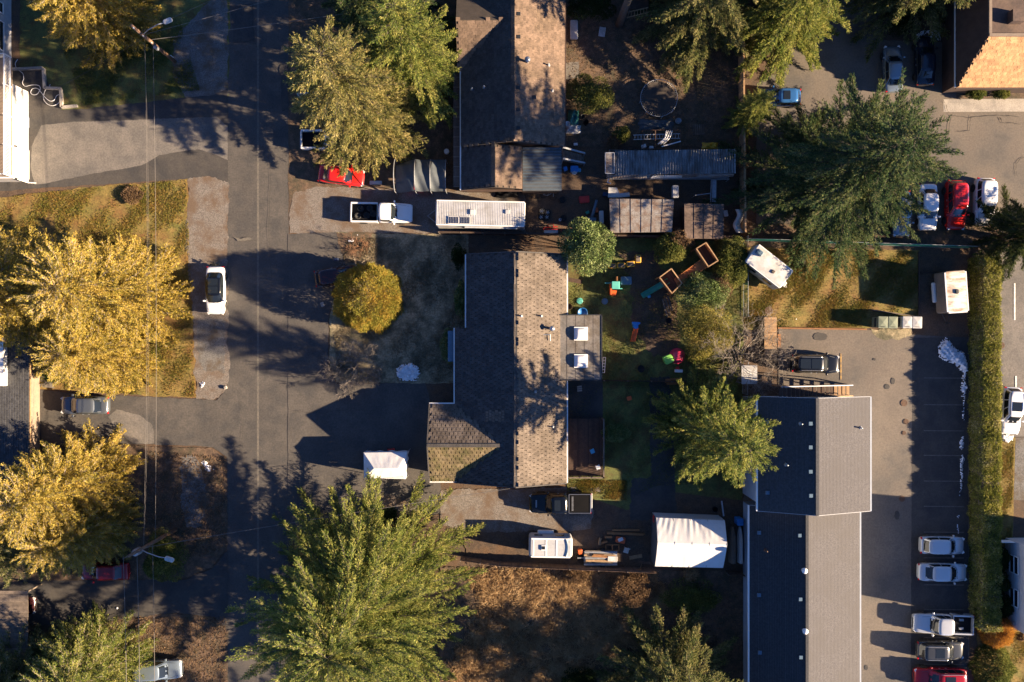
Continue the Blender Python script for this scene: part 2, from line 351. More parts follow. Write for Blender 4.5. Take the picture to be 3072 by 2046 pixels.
# left-hand plots
LAYER[0] = .010
sheet("yard_soil", [(60, -60), (690, -60), (684, 290), (640, 292), (240, 332), (180, 335), (180, 270), (128, 268), (125, 215), (60, 210)], "lawn_green", label="shaded grass below the utility pole by the street", cat="grass", rough=3, seed=2)
sheet("shoulder", [(520, 120), (610, 20), (684, -60), (684, 285), (560, 296), (520, 230)], "gravel_grey", label="shaded gravel shoulder beside the utility pole", cat="gravel", rough=4, seed=3)
sheet("driveway", [(-400, 600), (560, 536), (640, 533), (684, 548), (684, 265), (640, 285), (235, 328), (185, 330), (183, 270), (150, 268), (130, 205), (30, 205), (30, 420), (-400, 420)], "asphalt_dark", label="dark asphalt driveway of the house with white railings", cat="driveway", rough=1.5, seed=4)
sheet("driveway_patch", [(92, 500), (95, 440), (125, 376), (190, 368), (650, 350), (684, 380), (684, 480), (640, 462), (590, 448), (480, 465), (420, 497), (260, 525), (150, 548), (104, 555)], "asphalt_old", label="older grey asphalt patch in the driveway", cat="driveway", rough=1.5, seed=5)
sheet("lawn", [(-400, 622), (0, 592), (300, 558), (565, 537), (575, 800), (590, 1195), (450, 1188), (150, 1168), (-400, 1150)], "lawn_gold", label="golden green lawn round the big cedar", cat="lawn", rough=3, seed=6)
sheet("shoulder", [(566, 536), (640, 533), (684, 546), (684, 1150), (668, 1180), (640, 1200), (588, 1196), (575, 900), (556, 700)], "gravel", label="sunlit gravel shoulder beside the parked white sedan", cat="gravel", rough=5, seed=7)
sheet("gravel_patch", [(596, 960), (672, 958), (676, 1120), (610, 1110), (590, 1040)], "gravel_grey", label="grey gravel patch on the shoulder below the white sedan", cat="gravel", rough=6, seed=8)
sheet("driveway", [(-400, 1130), (85, 1120), (118, 1168), (250, 1184), (450, 1190), (600, 1198), (650, 1200), (684, 1165), (684, 1372), (640, 1342), (600, 1338), (430, 1332), (-400, 1345)], "asphalt", label="asphalt driveway under the dark grey car", cat="driveway", rough=1.5, seed=9)
sheet("concrete_apron", [(85, 1090), (116, 1085), (119, 1290), (85, 1290)], "concrete", label="concrete strip before the brown garage wall", cat="pavement")
sheet("walkway", [(116, 1105), (142, 1110), (165, 1165), (116, 1160)], "asphalt_old", label="short walkway beside the concrete strip", cat="path")
sheet("driveway_patch", [(325, 1250), (350, 1228), (420, 1245), (452, 1268), (464, 1300), (462, 1330), (400, 1330), (350, 1290)], "asphalt_old", label="pale worn patch in the driveway behind the dark grey car", cat="driveway", rough=2, seed=10)
sheet("verge", [(-400, 1350), (430, 1336), (640, 1345), (682, 1376), (682, 1640), (640, 1700), (560, 1735), (-400, 1760)], "leaf_litter", label="brown litter verge with a gravel strip", cat="verge", rough=3, seed=11)
sheet("gravel_patch", [(545, 1370), (590, 1368), (612, 1440), (625, 1490), (605, 1580), (560, 1580), (545, 1500)], "gravel_grey", label="grey gravel strip in the brown verge", cat="gravel", rough=6, seed=12)
sheet("driveway", [(-400, 1760), (100, 1742), (560, 1738), (640, 1702), (684, 1650), (684, 1890), (640, 1850), (520, 1838), (350, 1860), (200, 1880), (-400, 1900)], "asphalt_dark", label="dark driveway in front of the parked red sedan", cat="driveway", rough=2, seed=13)
sheet("verge", [(-400, 1900), (330, 1862), (520, 1838), (640, 1850), (684, 1890), (684, 2300), (-400, 2300)], "leaf_litter", label="reddish brown leaf litter beside the silver blue van", cat="verge", rough=3, seed=14)
# along the right side of the street
LAYER[0] = .010
sheet("verge", [(866, -400), (1390, -400), (1390, 600), (866, 600)], "leaf_litter", label="reddish litter below the tall conifers", cat="verge", rough=3, seed=15)
sheet("gravel_drive", [(868, 640), (885, 575), (960, 560), (1700, 585), (2235, 590), (2235, 712), (1700, 706), (1390, 700), (870, 700)], "gravel", label="gravel drive under the white pickup and travel trailer", cat="gravel", rough=4, seed=16)
sheet("work_yard", [(1560, 440), (2235, 440), (2235, 712), (1580, 706)], "soil", label="dark dirt yard full of stored goods", cat="dirt", rough=4, seed=116)
sheet("forecourt", [(864, 702), (1005, 696), (1025, 715), (1030, 780), (1005, 860), (985, 960), (985, 1100), (1010, 1152), (1275, 1148), (1290, 1200), (1322, 1455), (1322, 1540), (1060, 1600), (864, 1620)], "asphalt", label="asphalt forecourt in front of the brown roofed house", cat="driveway", rough=1.5, seed=17)
sheet("front_lawn", [(1007, 696), (1100, 700), (1405, 704), (1405, 1150), (1012, 1148), (990, 1100), (988, 960), (1008, 860), (1032, 780), (1026, 715)], "lawn_dull", label="dull winter lawn in front of the brown roofed house", cat="lawn", rough=2.5, seed=18)
sheet("verge", [(1010, 697), (1118, 700), (1105, 760), (1060, 790), (1032, 785)], "leaf_litter", label="reddish strip round the dead shrub", cat="verge", rough=4, seed=19)
sheet("driveway_patch", [(1038, 1440), (1058, 1440), (1058, 1520), (1038, 1520)], "asphalt_dark", label="narrow dark patch in the forecourt", cat="driveway")
sheet("driveway_patch", [(1105, 1500), (1150, 1475), (1210, 1500), (1260, 1540), (1200, 1570), (1120, 1560)], "gravel", label="pale sandy patch on the forecourt edge", cat="gravel", rough=6, seed=20)
sheet("gravel_drive", [(1322, 1470), (1700, 1462), (1760, 1480), (1790, 1560), (1760, 1600), (1400, 1600), (1322, 1570)], "gravel", label="pale gravel drive under the black pickup", cat="gravel", rough=4, seed=21)
sheet("side_yard", [(1390, 1595), (1770, 1590), (1790, 1480), (2228, 1440), (2228, 1700), (1400, 1690)], "soil", label="dirt side yard round the small camper and white tent", cat="dirt", rough=4, seed=22)
sheet("back_lawn", [(1700, 716), (2230, 716), (2230, 1110), (2228, 1500), (1970, 1470), (1880, 1530), (1700, 1470)], "lawn_green", label="patchy green lawn behind the brown roofed house", cat="lawn", rough=2, seed=23)
sheet("bare_strip", [(1860, 760), (1960, 745), (2030, 900), (2040, 1060), (1960, 1070), (1900, 980), (1890, 850)], "soil", label="worn bare strip in the back lawn", cat="dirt", rough=10, seed=24)
sheet("paving", [(1950, 1130), (2010, 1130), (2030, 1560), (1890, 1560), (1895, 1440), (1950, 1430)], "asphalt_dark", label="dark paved strip across the back yard", cat="path", rough=5, seed=25)
sheet("gravel_patch", [(1710, 1462), (1800, 1460), (1800, 1476), (1715, 1478)], "gravel_grey", label="grey gravel strip below the wooden deck", cat="gravel", rough=3, seed=26)
sheet("patio", [(1700, 1140), (1808, 1140), (1808, 1256), (1700, 1256)], "asphalt_dark", label="patio between the skylight room and the deck, its shade painted dark", cat="patio")  # dark asphalt colour stands in for the shade lying on the patio
sheet("rough_ground", [(1320, 1700), (2228, 1712), (2228, 2400), (1320, 2400)], "leaf_litter", label="brambly vacant ground below the long fence", cat="rough ground", rough=4, seed=27)
sheet("top_yard", [(1694, -400), (2225, -400), (2225, 440), (1694, 440)], "leaf_litter", label="reddish brown yard round the trampoline", cat="yard", rough=2, seed=28)
sheet("path", [(1694, 190), (1735, 185), (1738, 232), (1694, 240)], "asphalt_old", label="pale paved corner by the brown house wall", cat="path", rough=2, seed=29)
# right-hand plots
LAYER[0] = .010
sheet("parking_road", [(2380, -400), (2640, -400), (2640, 120), (2880, 130), (2880, 290), (3600, 290), (3600, 700), (2270, 700), (2270, 250), (2330, 220)], "asphalt_lot", label="asphalt parking court under the tall conifers", cat="road", rough=2, seed=30)
sheet("sidewalk", [(2830, 298), (3600, 294), (3600, 332), (2830, 336)], "concrete", label="concrete pavement below the orange shingled house", cat="pavement")
sheet("planting_bed", [(2868, 262), (3000, 262), (3600, 262), (3600, 292), (2868, 296)], "leaf_litter", label="brown planting bed below the orange shingled house", cat="bed")
sheet("litter_bank", [(2230, 672), (3000, 672), (2990, 740), (2240, 740)], "leaf_litter", label="brown litter bank behind the parked red pickup", cat="verge", rough=4, seed=31)
sheet("side_lawn", [(2232, 742), (2760, 750), (2758, 945), (2720, 960), (2600, 985), (2335, 984), (2232, 990)], "lawn_gold", label="sunlit golden lawn beside the white caravan", cat="lawn", rough=2, seed=32)
sheet("dirt_strip", [(2760, 748), (2912, 748), (2912, 1010), (2740, 1010), (2758, 945)], "soil", label="dark dirt strip under the horse trailer", cat="dirt", rough=3, seed=33)
sheet("parking_lot", [(2335, 986), (2600, 990), (2740, 1004), (2906, 1012), (2906, 2400), (2228, 2400), (2228, 1500), (2335, 1195)], "asphalt_lot", label="asphalt parking lot beside the apartment building", cat="parking lot", rough=1.5, seed=34)
sheet("hedge_shade", [(2736, 1012), (2904, 1012), (2904, 2400), (2730, 2400)], "asphalt_dark", label="dark strip along the hedge, its shade painted on the asphalt", cat="parking lot", rough=1.0, seed=35)  # shadow of the hedge painted as a darker sheet on the lot
sheet("litter_bank", [(2610, 985), (2735, 985), (2735, 1004), (2700, 1018), (2650, 1022), (2625, 1005)], "lawn_dull", label="scruffy grass tuft below the two bins", cat="verge", rough=4, seed=36)
sheet("neighbour_lot", [(2982, 740), (3600, 740), (3600, 1310), (2982, 1310)], "asphalt_old", label="wet grey parking bay right of the hedge", cat="parking lot")
sheet("grass_strip", [(2982, 1312), (3046, 1312), (3036, 1640), (2982, 1640)], "lawn_gold", label="golden grass strip right of the hedge", cat="lawn", rough=1.5, seed=37)
sheet("path", [(3046, 1312), (3600, 1312), (3600, 1500), (3040, 1500)], "gravel_grey", label="grey gravel path at the edge of the frame", cat="path")
sheet("corner_lawn", [(2930, 1890), (3600, 1890), (3600, 2400), (2930, 2400)], "lawn_gold", label="golden lawn below the orange shrub", cat="lawn", rough=2, seed=38)
# markings, cracks, covers
LAYER[0] = .068
for i, y in enumerate((1132, 1212, 1290, 1364, 1441, 1517, 1594, 1671, 1752, 1826, 1910, 1990)):
    sheet("parking_line", [(2770, y), (2890, y + 1), (2890, y + 4), (2770, y + 3)], "paint_faded", kind="structure", z=.076, label="faded parking line, number %d counted down the hedge side" % (i + 1), cat="line")
sheet("parking_line", [(2520, 1060), (2524, 1060), (2524, 1140), (2520, 1140)], "paint_yellow", label="worn yellow line behind the black estate car", cat="line")
for x, y0, y1, l in ((3040, 850, 960, "white parking line at the top of the wet bay"), (3044, 1128, 1165, "white parking line above the white crossover"), ):
    sheet("parking_line", [(x, y0), (x + 5, y0), (x + 5, y1), (x, y1)], "paint_white", label=l, cat="line")
def crack(pts, w, label):
    rr = random.Random(len(label)); L = []; Rr = []
    for (x0, y0), (x1, y1) in zip(pts, pts[1:]):
        for k in range(6):
            t = k / 6; a, b = x0 + (x1 - x0) * t + rr.uniform(-2, 2), y0 + (y1 - y0) * t + rr.uniform(-2, 2); L.append((a, b)); Rr.append((a + w, b + w))
    sheet("crack", L + Rr[::-1], "crack", z=.08, label=label, cat="crack")
crack([(2830, 300), (2850, 350), (2840, 420), (2858, 470)], 1.5, "dark crack across the road beside the big conifer")
crack([(2850, 348), (2910, 352), (2990, 345), (3070, 352)], 1.2, "dark crack running along the road edge")
crack([(2995, 350), (3005, 368), (3072, 372)], 1.2, "short dark crack by the road edge")
crack([(2430, 700), (2480, 690)], 1.0, "faint crack in the parking court")
crack([(2870, 395), (2905, 392), (2912, 340)], 1.2, "bent crack round a road patch")
crack([(3072, 470), (3045, 490), (3050, 540)], 1.2, "crack at the road edge near the dark conifer")
sheet("street_patch", [(700, 712), (720, 716), (745, 712), (760, 718), (740, 722), (715, 724)], "seam", label="pale scuffed patch on the street", cat="patch", rough=2, seed=50)
for i, (p, m_, l) in enumerate((([(840, 200), (864, 190), (864, 330), (846, 340)], "asphalt_dark", "narrow dark strip at the street edge under the conifers"), ([(690, 20), (760, 10), (765, 120), (700, 130)], "asphalt_dark", "dark repair patch in the street at the top"))):
    sheet("street_patch", p, m_, z=.066 + .0005 * i, label=l, cat="patch", rough=4, seed=90 + i)
crack([(800, 380), (812, 520), (805, 700), (818, 860)], .7, "thin dark crack in the right half of the street")
crack([(720, 1200), (730, 1260), (725, 1350), (740, 1420)], .7, "wandering dark crack below the left driveway")
crack([(870, 1230), (960, 1240), (1050, 1225), (1200, 1240)], .7, "thin crack across the forecourt")
for i, (x, y, r, l) in enumerate(((2712, 1209, 10, "rusty drain grate beside the upper apartment block"), (2718, 1265, 8, "rusty round cover below the drain grate"), (2712, 1299, 6, "small rusty cover beside the apartment block"), (2306, 932, 12, "brown round cover on the sunlit lawn"), (2706, 1496, 9, "dark round cover near the shaded lot"), (3004, 1036, 10, "rusty manhole cover in the wet bay"))):
    m = MB(); m.lathe((0, 0, 0), [(r / S, 0), (r / S, .03), (r / S * .8, .035), (r / S * .78, .022), (.01, .022)], 20)
    for k in range(-3, 4): m.bar((-r / S * .6, k * r / S * .2, .028), (r / S * .6, k * r / S * .2, .028), .03, .015)
    o = m.obj("manhole_cover", "rust_iron"); o.location = W(x, y, .055); tag(o, l, "manhole cover")
for i, (x, y, rx, ry, l) in enumerate(((2678, 1143, 6, 10, "dark oval oil stain in the parking lot"), (2660, 1160, 8, 8, "soft grey oil stain beside the oval one"), (2460, 1010, 22, 12, "broad dark stain above the black estate car"), (2622, 1078, 4, 4, "small dark spot in the parking lot"), (2598, 2002, 5, 8, "dark oil spot by the lower apartment block"), (2690, 1545, 8, 14, "dark oil stain in the shaded lot"))):
    sheet("oil_stain", rough_edge([(x + rx * math.cos(a * PI / 6), y + ry * math.sin(a * PI / 6)) for a in range(12)], 3, 1.5, i), "asphalt_dark", z=.072, label=l, cat="stain")
# grass blades
def grass(poly, n, m, hgt, label, seed, parent_name="grass"):
    rs = np.random.RandomState(seed); p = scatter(poly, n * 2, rs); k_ = np.sin(p[:, 0] * .021 + seed) * np.sin(p[:, 1] * .027 + 1) + .6 * np.sin(p[:, 0] * .063 + p[:, 1] * .05) + rs.normal(size=len(p)) * .5; p = p[np.argsort(-k_)[:n]]; P = np.zeros((n, 3)); P[:, 0] = (p[:, 0] - 1536) / S; P[:, 1] = -(p[:, 1] - 1023) / S; P[:, 2] = .04
    ax = rs.normal(size=(n, 3)) * .8; ax[:, 2] = 1
    h = hgt * rs.uniform(.6, 1.4, n); me = leafmesh(parent_name, [leaves(P, ax, h, rs.uniform(.02, .045, n), rs)], m)
    return tag(link(parent_name, me), label, "grass", None, "stuff")
grass([(-60, 596), (300, 562), (560, 540), (572, 800), (588, 1190), (450, 1186), (150, 1166), (-60, 1150)], 60000, "grass_gold", .13, "golden grass blades of the lawn round the big cedar", 1)
grass([(190, 150), (540, 60), (600, 270), (250, 318)], 14000, "grass_green", .11, "shaded grass blades below the utility pole", 2)
grass([(1040, 715), (1400, 708), (1402, 1145), (1020, 1145), (1000, 1000)], 30000, "grass_dull", .09, "dull grass blades of the front lawn", 3)
grass([(1704, 720), (2226, 720), (2226, 1440), (1960, 1460), (1880, 1500), (1704, 1460)], 50000, "grass_green", .10, "patchy grass blades of the back lawn", 4)
grass([(2236, 748), (2756, 754), (2754, 945), (2600, 980), (2236, 984)], 34000, "grass_gold", .10, "sunlit grass blades beside the white caravan", 5)
grass([(2986, 1314), (3042, 1314), (3034, 1630), (2986, 1630)], 6000, "grass_gold", .10, "grass blades of the strip right of the hedge", 6)
grass([(2990, 1895), (3090, 1895), (3090, 2060), (2990, 2060)], 5000, "grass_gold", .10, "grass blades below the orange shrub", 7)
grass([(1702, 1440), (1880, 1440), (1880, 1500), (1702, 1492)], 6000, "grass_gold", .14, "sunlit tufts below the wooden deck", 8)
# ------------------------------------------------------------------ roofs and buildings
def tile_shape(kind, w, h):
    if kind == "t":
        o = [(-.485, 1), (-.485, .5), (-.40, .45), (-.40, 0), (.40, 0), (.40, .45), (.485, .5), (.485, 1)]
    else: o = [(-.485, 1), (-.485, 0), (.485, 0), (.485, 1)]
    return [(x * w, y * h) for x, y in o]
def tiles(parent, poly, kind, w, h, pitch, m, n_parts, seed, off=None, thick=.022, name="shingle", order="top"):
    """shingles over the plane polygon poly (first edge = eave). The n_parts that show largest are objects, the rest one part."""
    P = [Vector(p) for p in poly]; u = (P[1] - P[0]).normalized(); nn = u.cross(P[-1] - P[0]).normalized()
    if nn.z < 0: nn = -nn
    v = nn.cross(u)
    if v.z < 0: v = -v
    q = [((p - P[0]).dot(u), (p - P[0]).dot(v)) for p in P]; xs = [a for a, b in q]; ys = [b for a, b in q]; rs = random.Random(seed)
    pts = []; row = 0; y = min(ys) + .03
    while y < max(ys) - pitch * .35:
        x = min(xs) + (w / 2 if row % 2 else 0)
        while x < max(xs) + w * .4: pts.append((x + rs.uniform(-.012, .012), y + rs.uniform(-.012, .012))); x += w
        y += pitch; row += 1
    a = np.array([(x, y + pitch * .5) for x, y in pts]); ok = inside(a - np.array([[w * .3, 0]]), q) & inside(a + np.array([[w * .3, 0]]), q); pts = [p for p, k in zip(pts, ok) if k]
    sh = tile_shape(kind, w, h); n = len(sh)
    vs = [(x, yy, .004 + .030 * (1 - yy / h) + thick) for x, yy in sh] + [(x, yy, .030 * (1 - yy / h)) for x, yy in sh]
    fs = [tuple(range(n)), tuple(range(n, 2 * n))[::-1]] + [(i, n + i, n + (i + 1) % n, (i + 1) % n) for i in range(n)]
    e0_, e1_ = P[0] + nn * .006, P[1] + nn * .006; st = MB(); st.slab([e0_, e1_, e1_ + v * .4, e0_ + v * .4], .004); so__ = link("starter_course", st.mesh("starter_course", m)); so__.parent = parent
    B = Matrix((u, v, nn)).transposed(); pts.sort(key=lambda p: -p[1]) if order == "top" else None
    base = MB(); base.add(vs, fs); me = base.mesh(name, m); big = MB()
    o0 = Vector(off or (0, 0, 0)); pl = parent
    world_off = Vector((0, 0, 0))
    for i, (x, y) in enumerate(pts):
        t = rs.uniform(-.02, .02); lift = rs.uniform(0, .012)
        Mx = B @ Matrix.Rotation(t, 3, 'Z'); loc = P[0] + u * x + v * y + nn * (.012 + lift)
        if i < n_parts:
            o = bpy.data.objects.new(name, me); COL.objects.link(o); o.parent = parent; o.matrix_local = Matrix.Translation(loc) @ Mx.to_4x4()
        else: big.add([Mx @ Vector(p) + loc for p in vs], fs)
    if big.v:
        o = link("shingles", big.mesh("shingles", m)); o.parent = parent; o["kind"] = "stuff"
    return len(pts)
def roof(t, name, polys, m, thick=.16):
    b = MB()
    for p in polys: b.slab(p, thick)
    return b.obj(name, m, t)
def vent(parent, p, kind="box", m="galv"):
    b = MB(); x, y, z = p
    if kind == "box": b.box((x, y, z + .06), (.28, .28, .16)); b.box((x, y, z + .17), (.36, .36, .05), top=(.85, .85))
    elif kind == "pipe": b.tube([(x, y, z - .2), (x, y, z + .45)], .07, 10); b.lathe((x, y, z), [(.2, 0), (.09, .12), (.07, .14)], 12)
    elif kind == "cap": b.tube([(x, y, z - .2), (x, y, z + .7)], .13, 12); b.lathe((x, y, z + .66), [(.12, 0), (.27, .05), (.27, .16), (.05, .27)], 14)
    elif kind == "turbine": b.lathe((x, y, z - .1), [(.2, 0), (.2, .2), (.26, .28), (.26, .42), (.1, .55)], 14)
    return b.obj({"box": "roof_vent", "pipe": "vent_pipe", "cap": "chimney_pipe", "turbine": "roof_vent"}[kind], m, parent, smooth=kind != "box")
def zplane(pts):
    P = [Vector(p) for p in pts]; n = (P[1] - P[0]).cross(P[2] - P[0]); return lambda x, y: P[0].z - (n.x * (x - P[0].x) + n.y * (y - P[0].y)) / n.z
def onroof(px, py, zf):
    z = 4.0
    for _ in range(6): w = W(px, py, z); z = zf(w.x, w.y)
    return W(px, py, z)
def walls(t, pts, z1, m, name="wall", z0=0.0):
    b = MB(); n = len(pts); pts = [Vector((p[0], p[1], 0)) for p in pts]
    for i in range(n if n > 2 else 1):
        a, c = pts[i], pts[(i + 1) % n]; za = z1(a.x, a.y) if callable(z1) else z1; zc = z1(c.x, c.y) if callable(z1) else z1
        b.add([(a.x, a.y, z0), (c.x, c.y, z0), (c.x, c.y, zc), (a.x, a.y, za)], [(0, 1, 2, 3)])
    return b.obj(name, m, t)
def window(t, c, w, h, rz, frame="trim_white"):
    """a sash window: c its centre on the wall, rz the wall's outward direction"""
    f = MB(); d = .05
    o = thing("window", None, None) if False else None
    for zz in (-h / 2, 0, h / 2): f.box((d, 0, zz), (.08, w + .12, .07))
    for yy in (-w / 2, w / 2): f.box((d, yy, 0), (.08, .07, h + .07))
    fo = f.obj("window", frame, t); fo.location = Vector(c) - (t.location if t.get("worldspace") else Vector()); fo.rotation_euler = (0, 0, rz)
    for k in (-1, 1):
        g = MB(); g.box((.012, 0, k * h / 4), (.03, w - .05, h / 2 - .07)); go = g.obj("pane", "glass_dark"); go.parent = fo
    return fo
def gutter(t, a, b, m="trim_white", w=.12):
    g = MB(); g.bar(a, b, w, w); return g.obj("gutter", m, t)

# ---- the brown house in the middle
def main_house():
    xr = .33; zr = 4.7; k = .42; yn, ys = 8.35, -13.7
    xE, xW1, xW2 = 5.28, -4.42, -5.55; zl = lambda x: zr - abs(x - xr) * k
    base = thing("brown_roofed_house", "long house with lit brown interlocking shingles and a front garage gable", "house", (0, -2.7, 0), ws=True)
    zE, z1, z2 = zl(xE), zl(xW1), zl(xW2); yj = 1.27; yg = -6.3
    east = [(xE, ys, zE), (xE, yn, zE), (xr, yn, zr), (xr, ys, zr)]
    west = [(xW1, yn, z1), (xW1, yj, z1), (xW2, yj, z2), (xW2, ys, z2), (xr, ys, zr), (xr, yn, zr)]
    # garage wing: ridge runs to the street
    gy, gz, ge = -9.85, 4.25, 3.75; xg0 = -7.98; kg = (gz - 2.3) / ge; xm = xr - (zr - gz) / k
    xv = xr - (zr - 2.3) / k
    gn = [(xv, gy + ge, 2.3), (xg0, gy + ge, 2.3), (xg0, gy, gz), (xm, gy, gz)]
    gs = [(xg0, gy - ge, 2.3), (xv, gy - ge, 2.3), (xm, gy, gz), (xg0, gy, gz)]
    rf = roof(base, "roof", [east, west], "roof_under"); rf2 = roof(base, "garage_roof", [gn, gs], "roof_under")


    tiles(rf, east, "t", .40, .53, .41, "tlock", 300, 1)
    tiles(rf, [west[2], west[3], west[4], west[5], west[0], west[1]], "t", .40, .53, .41, "tlock_dark", 0, 2)  # unlit west slope: shade painted in with the darker tiles
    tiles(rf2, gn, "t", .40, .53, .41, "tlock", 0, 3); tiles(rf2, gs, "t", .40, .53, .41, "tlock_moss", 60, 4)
    rc = MB()
    for y in np.arange(ys + .15, yn, .3): rc.box((xr, y, zr + .05), (.34, .29, .03), ry=0)
    for x in np.arange(xg0 + .15, xm, .3): rc.box((x, gy, gz + .05), (.29, .34, .03))
    rc.obj("ridge_caps", "tlock_dark", base)["kind"] = "stuff"
    for y in (yn + .03, ys - .03):
        b = MB(); b.bar((xr, y, zr + .02), (xE, y, zE + .02), .1, .14); b.bar((xr, y, zr + .02), (xW1 if y > 0 else xW2, y, (z1 if y > 0 else z2) + .02), .1, .14); b.obj("rake_board", "tlock_dark", base)
    b = MB(); b.bar((xg0 - .03, gy + ge, 2.32), (xg0 - .03, gy, gz + .02), .1, .14); b.bar((xg0 - .03, gy - ge, 2.32), (xg0 - .03, gy, gz + .02), .1, .14); b.obj("rake_board", "tlock_dark", base)
    # walls
    zc = lambda x, y: zl(x) - .22
    walls(base, [(xE - .5, ys + .4), (xE - .5, yn - .4), (xr, yn - .4), (xW1 + .5, yn - .4), (xW1 + .5, yj - .3), (xW2 + .5, yj - .3), (xW2 + .5, gy + ge - .5), (xr, ys + .4)], zc, "siding_tan")
    walls(base, [(xW2 + .5, ys + .4), (xr, ys + .4)], zc, "siding_tan")
    zg = lambda x, y: gz - abs(y - gy) * kg - .2
    walls(base, [(xW2, gy + ge - .5), (xg0 + .4, gy + ge - .5), (xg0 + .4, gy, ), (xg0 + .4, gy - ge + .4), (xW2 + .5, gy - ge + .4)], zg, "siding_tan", "garage_wall")
    d = MB(); d.box((xg0 + .36, gy, 1.1), (.08, 4.8, 2.2)); d.obj("garage_door", "siding_white", base)
    gutter(base, (xE + .06, ys, zE - .06), (xE + .06, yn, zE - .06)); gutter(base, (xW1 - .06, yj + .02, z1 - .06), (xW1 - .06, yn, z1 - .06)); gutter(base, (xW2 - .06, gy + ge, z2 - .06), (xW2 - .06, yj, z2 - .06))
    gutter(base, (xg0 - .05, gy + ge + .06, 2.22), (xg0 + 2.6, gy + ge + .06, 2.22)); gutter(base, (xg0, gy - ge - .06, 2.24), (xg0 + 4.2, gy - ge - .06, 2.24))
    zfE = zplane(east[:3]); zfW = zplane([west[3], west[4], west[5]])
    for px, py, k_ in ((1563, 948, "pipe"), (1623, 948, "pipe"), (1605, 1175, "pipe"), (1658, 1280, "pipe")): vent(base, onroof(px, py, zfE), k_)
    vent(base, onroof(1655, 986, zfE), "cap", "steel")
    p = onroof(1650, 1004, zfE); b = MB(); b.tube([p + Vector((-.8, 0, .3)), p + Vector((0, 0, .3)), p + Vector((0, -.6, .25))], .05, 8); b.tube([p + Vector((0, 0, -.1)), p + Vector((0, 0, .3))], .05, 8); b.obj("vent_pipe", "galv", base)
    # pale replaced shingles on the dark slope
    q = onroof(1486, 1250, zfW); m_ = MB(); u = Vector((1, 0, k)).normalized(); nn = Vector((-k, 0, 1)).normalized()
    for i in range(6):
        for j in range(4):
            c = q + u * ((i - 2.5) * .33) + Vector((0, (j - 1.5) * .26 + (i % 2) * .13, 0)) + nn * .085
            m_.add([c - u * .14 - Vector((0, .11, 0)), c + u * .14 - Vector((0, .11, 0)), c + u * .14 + Vector((0, .11, 0)), c - u * .14 + Vector((0, .11, 0))], [(0, 1, 2, 3)])
    m_.obj("patched_shingles", "tlock", base)
    # flat roofed room with two skylights
    a = W(1674, 944, 2.95); c = W(1806, 1141, 2.95); b = MB(); b.box(((a.x + c.x) / 2, (a.y + c.y) / 2, 2.86), (c.x - a.x, a.y - c.y, .18)); fr = b.obj("flat_roof", "roll_roof", base)
    b = MB()
    for y in (a.y - .02, c.y + .02): b.box(((a.x + c.x) / 2, y, 2.97), (c.x - a.x + .06, .1, .06))
    b.box((c.x - .02, (a.y + c.y) / 2, 2.97), (.1, a.y - c.y + .12, .06)); b.obj("roof_edge", "dark_metal", base)
    b = MB()
    for k_ in range(1, 5): b.box((a.x + (c.x - a.x) * k_ / 5, (a.y + c.y) / 2, 2.953), (.03, a.y - c.y - .1, .012))
    b.obj("roof_seam", "roof_under", base)
    walls(base, [(a.x + .8, c.y + .3), (c.x - .25, c.y + .3), (c.x - .25, a.y - .3), (a.x + .8, a.y - .3)], 2.78, "siding_tan")
    for py in (1001, 1083):
        p = W(1743, py, 3.1); s = MB(); s.box((p.x, p.y, 3.0), (1.3, 1.3, .22)); so_ = s.obj("skylight", "trim_white", base)
        g = MB(); g.grid(lambda u, v: (p.x + (u - .5) * 1.14, p.y + (v - .5) * 1.14, 3.115 + .24 * (max(0, 1 - (2 * u - 1) ** 4) * max(0, 1 - (2 * v - 1) ** 4)) ** .6), 10, 10); go = g.obj("dome", "skylight_dome", None, True); go.parent = so_
    # ladder-like rack on the side wall
    b = MB(); p0, p1 = W(1813, 1072, 1.5), W(1810, 1118, 1.5)
    for dx in (-.12, .12): b.bar(p0 + Vector((dx, 0, 0)), p1 + Vector((dx, 0, 0)), .05, .05)
    for k_ in range(6): q = p0.lerp(p1, k_ / 5); b.bar(q + Vector((-.12, 0, 0)), q + Vector((.12, 0, 0)), .04, .04)
    b.obj("wall_rack", "trim_white", base)
    # front bay window box, dark blue shade put into its colour
    b = MB(); b.box((-5.85, -.5, 1.2), (.8, 3.0, 1.5)); b.obj("bay_window", "plastic_slate", base)
    return base
main_house()

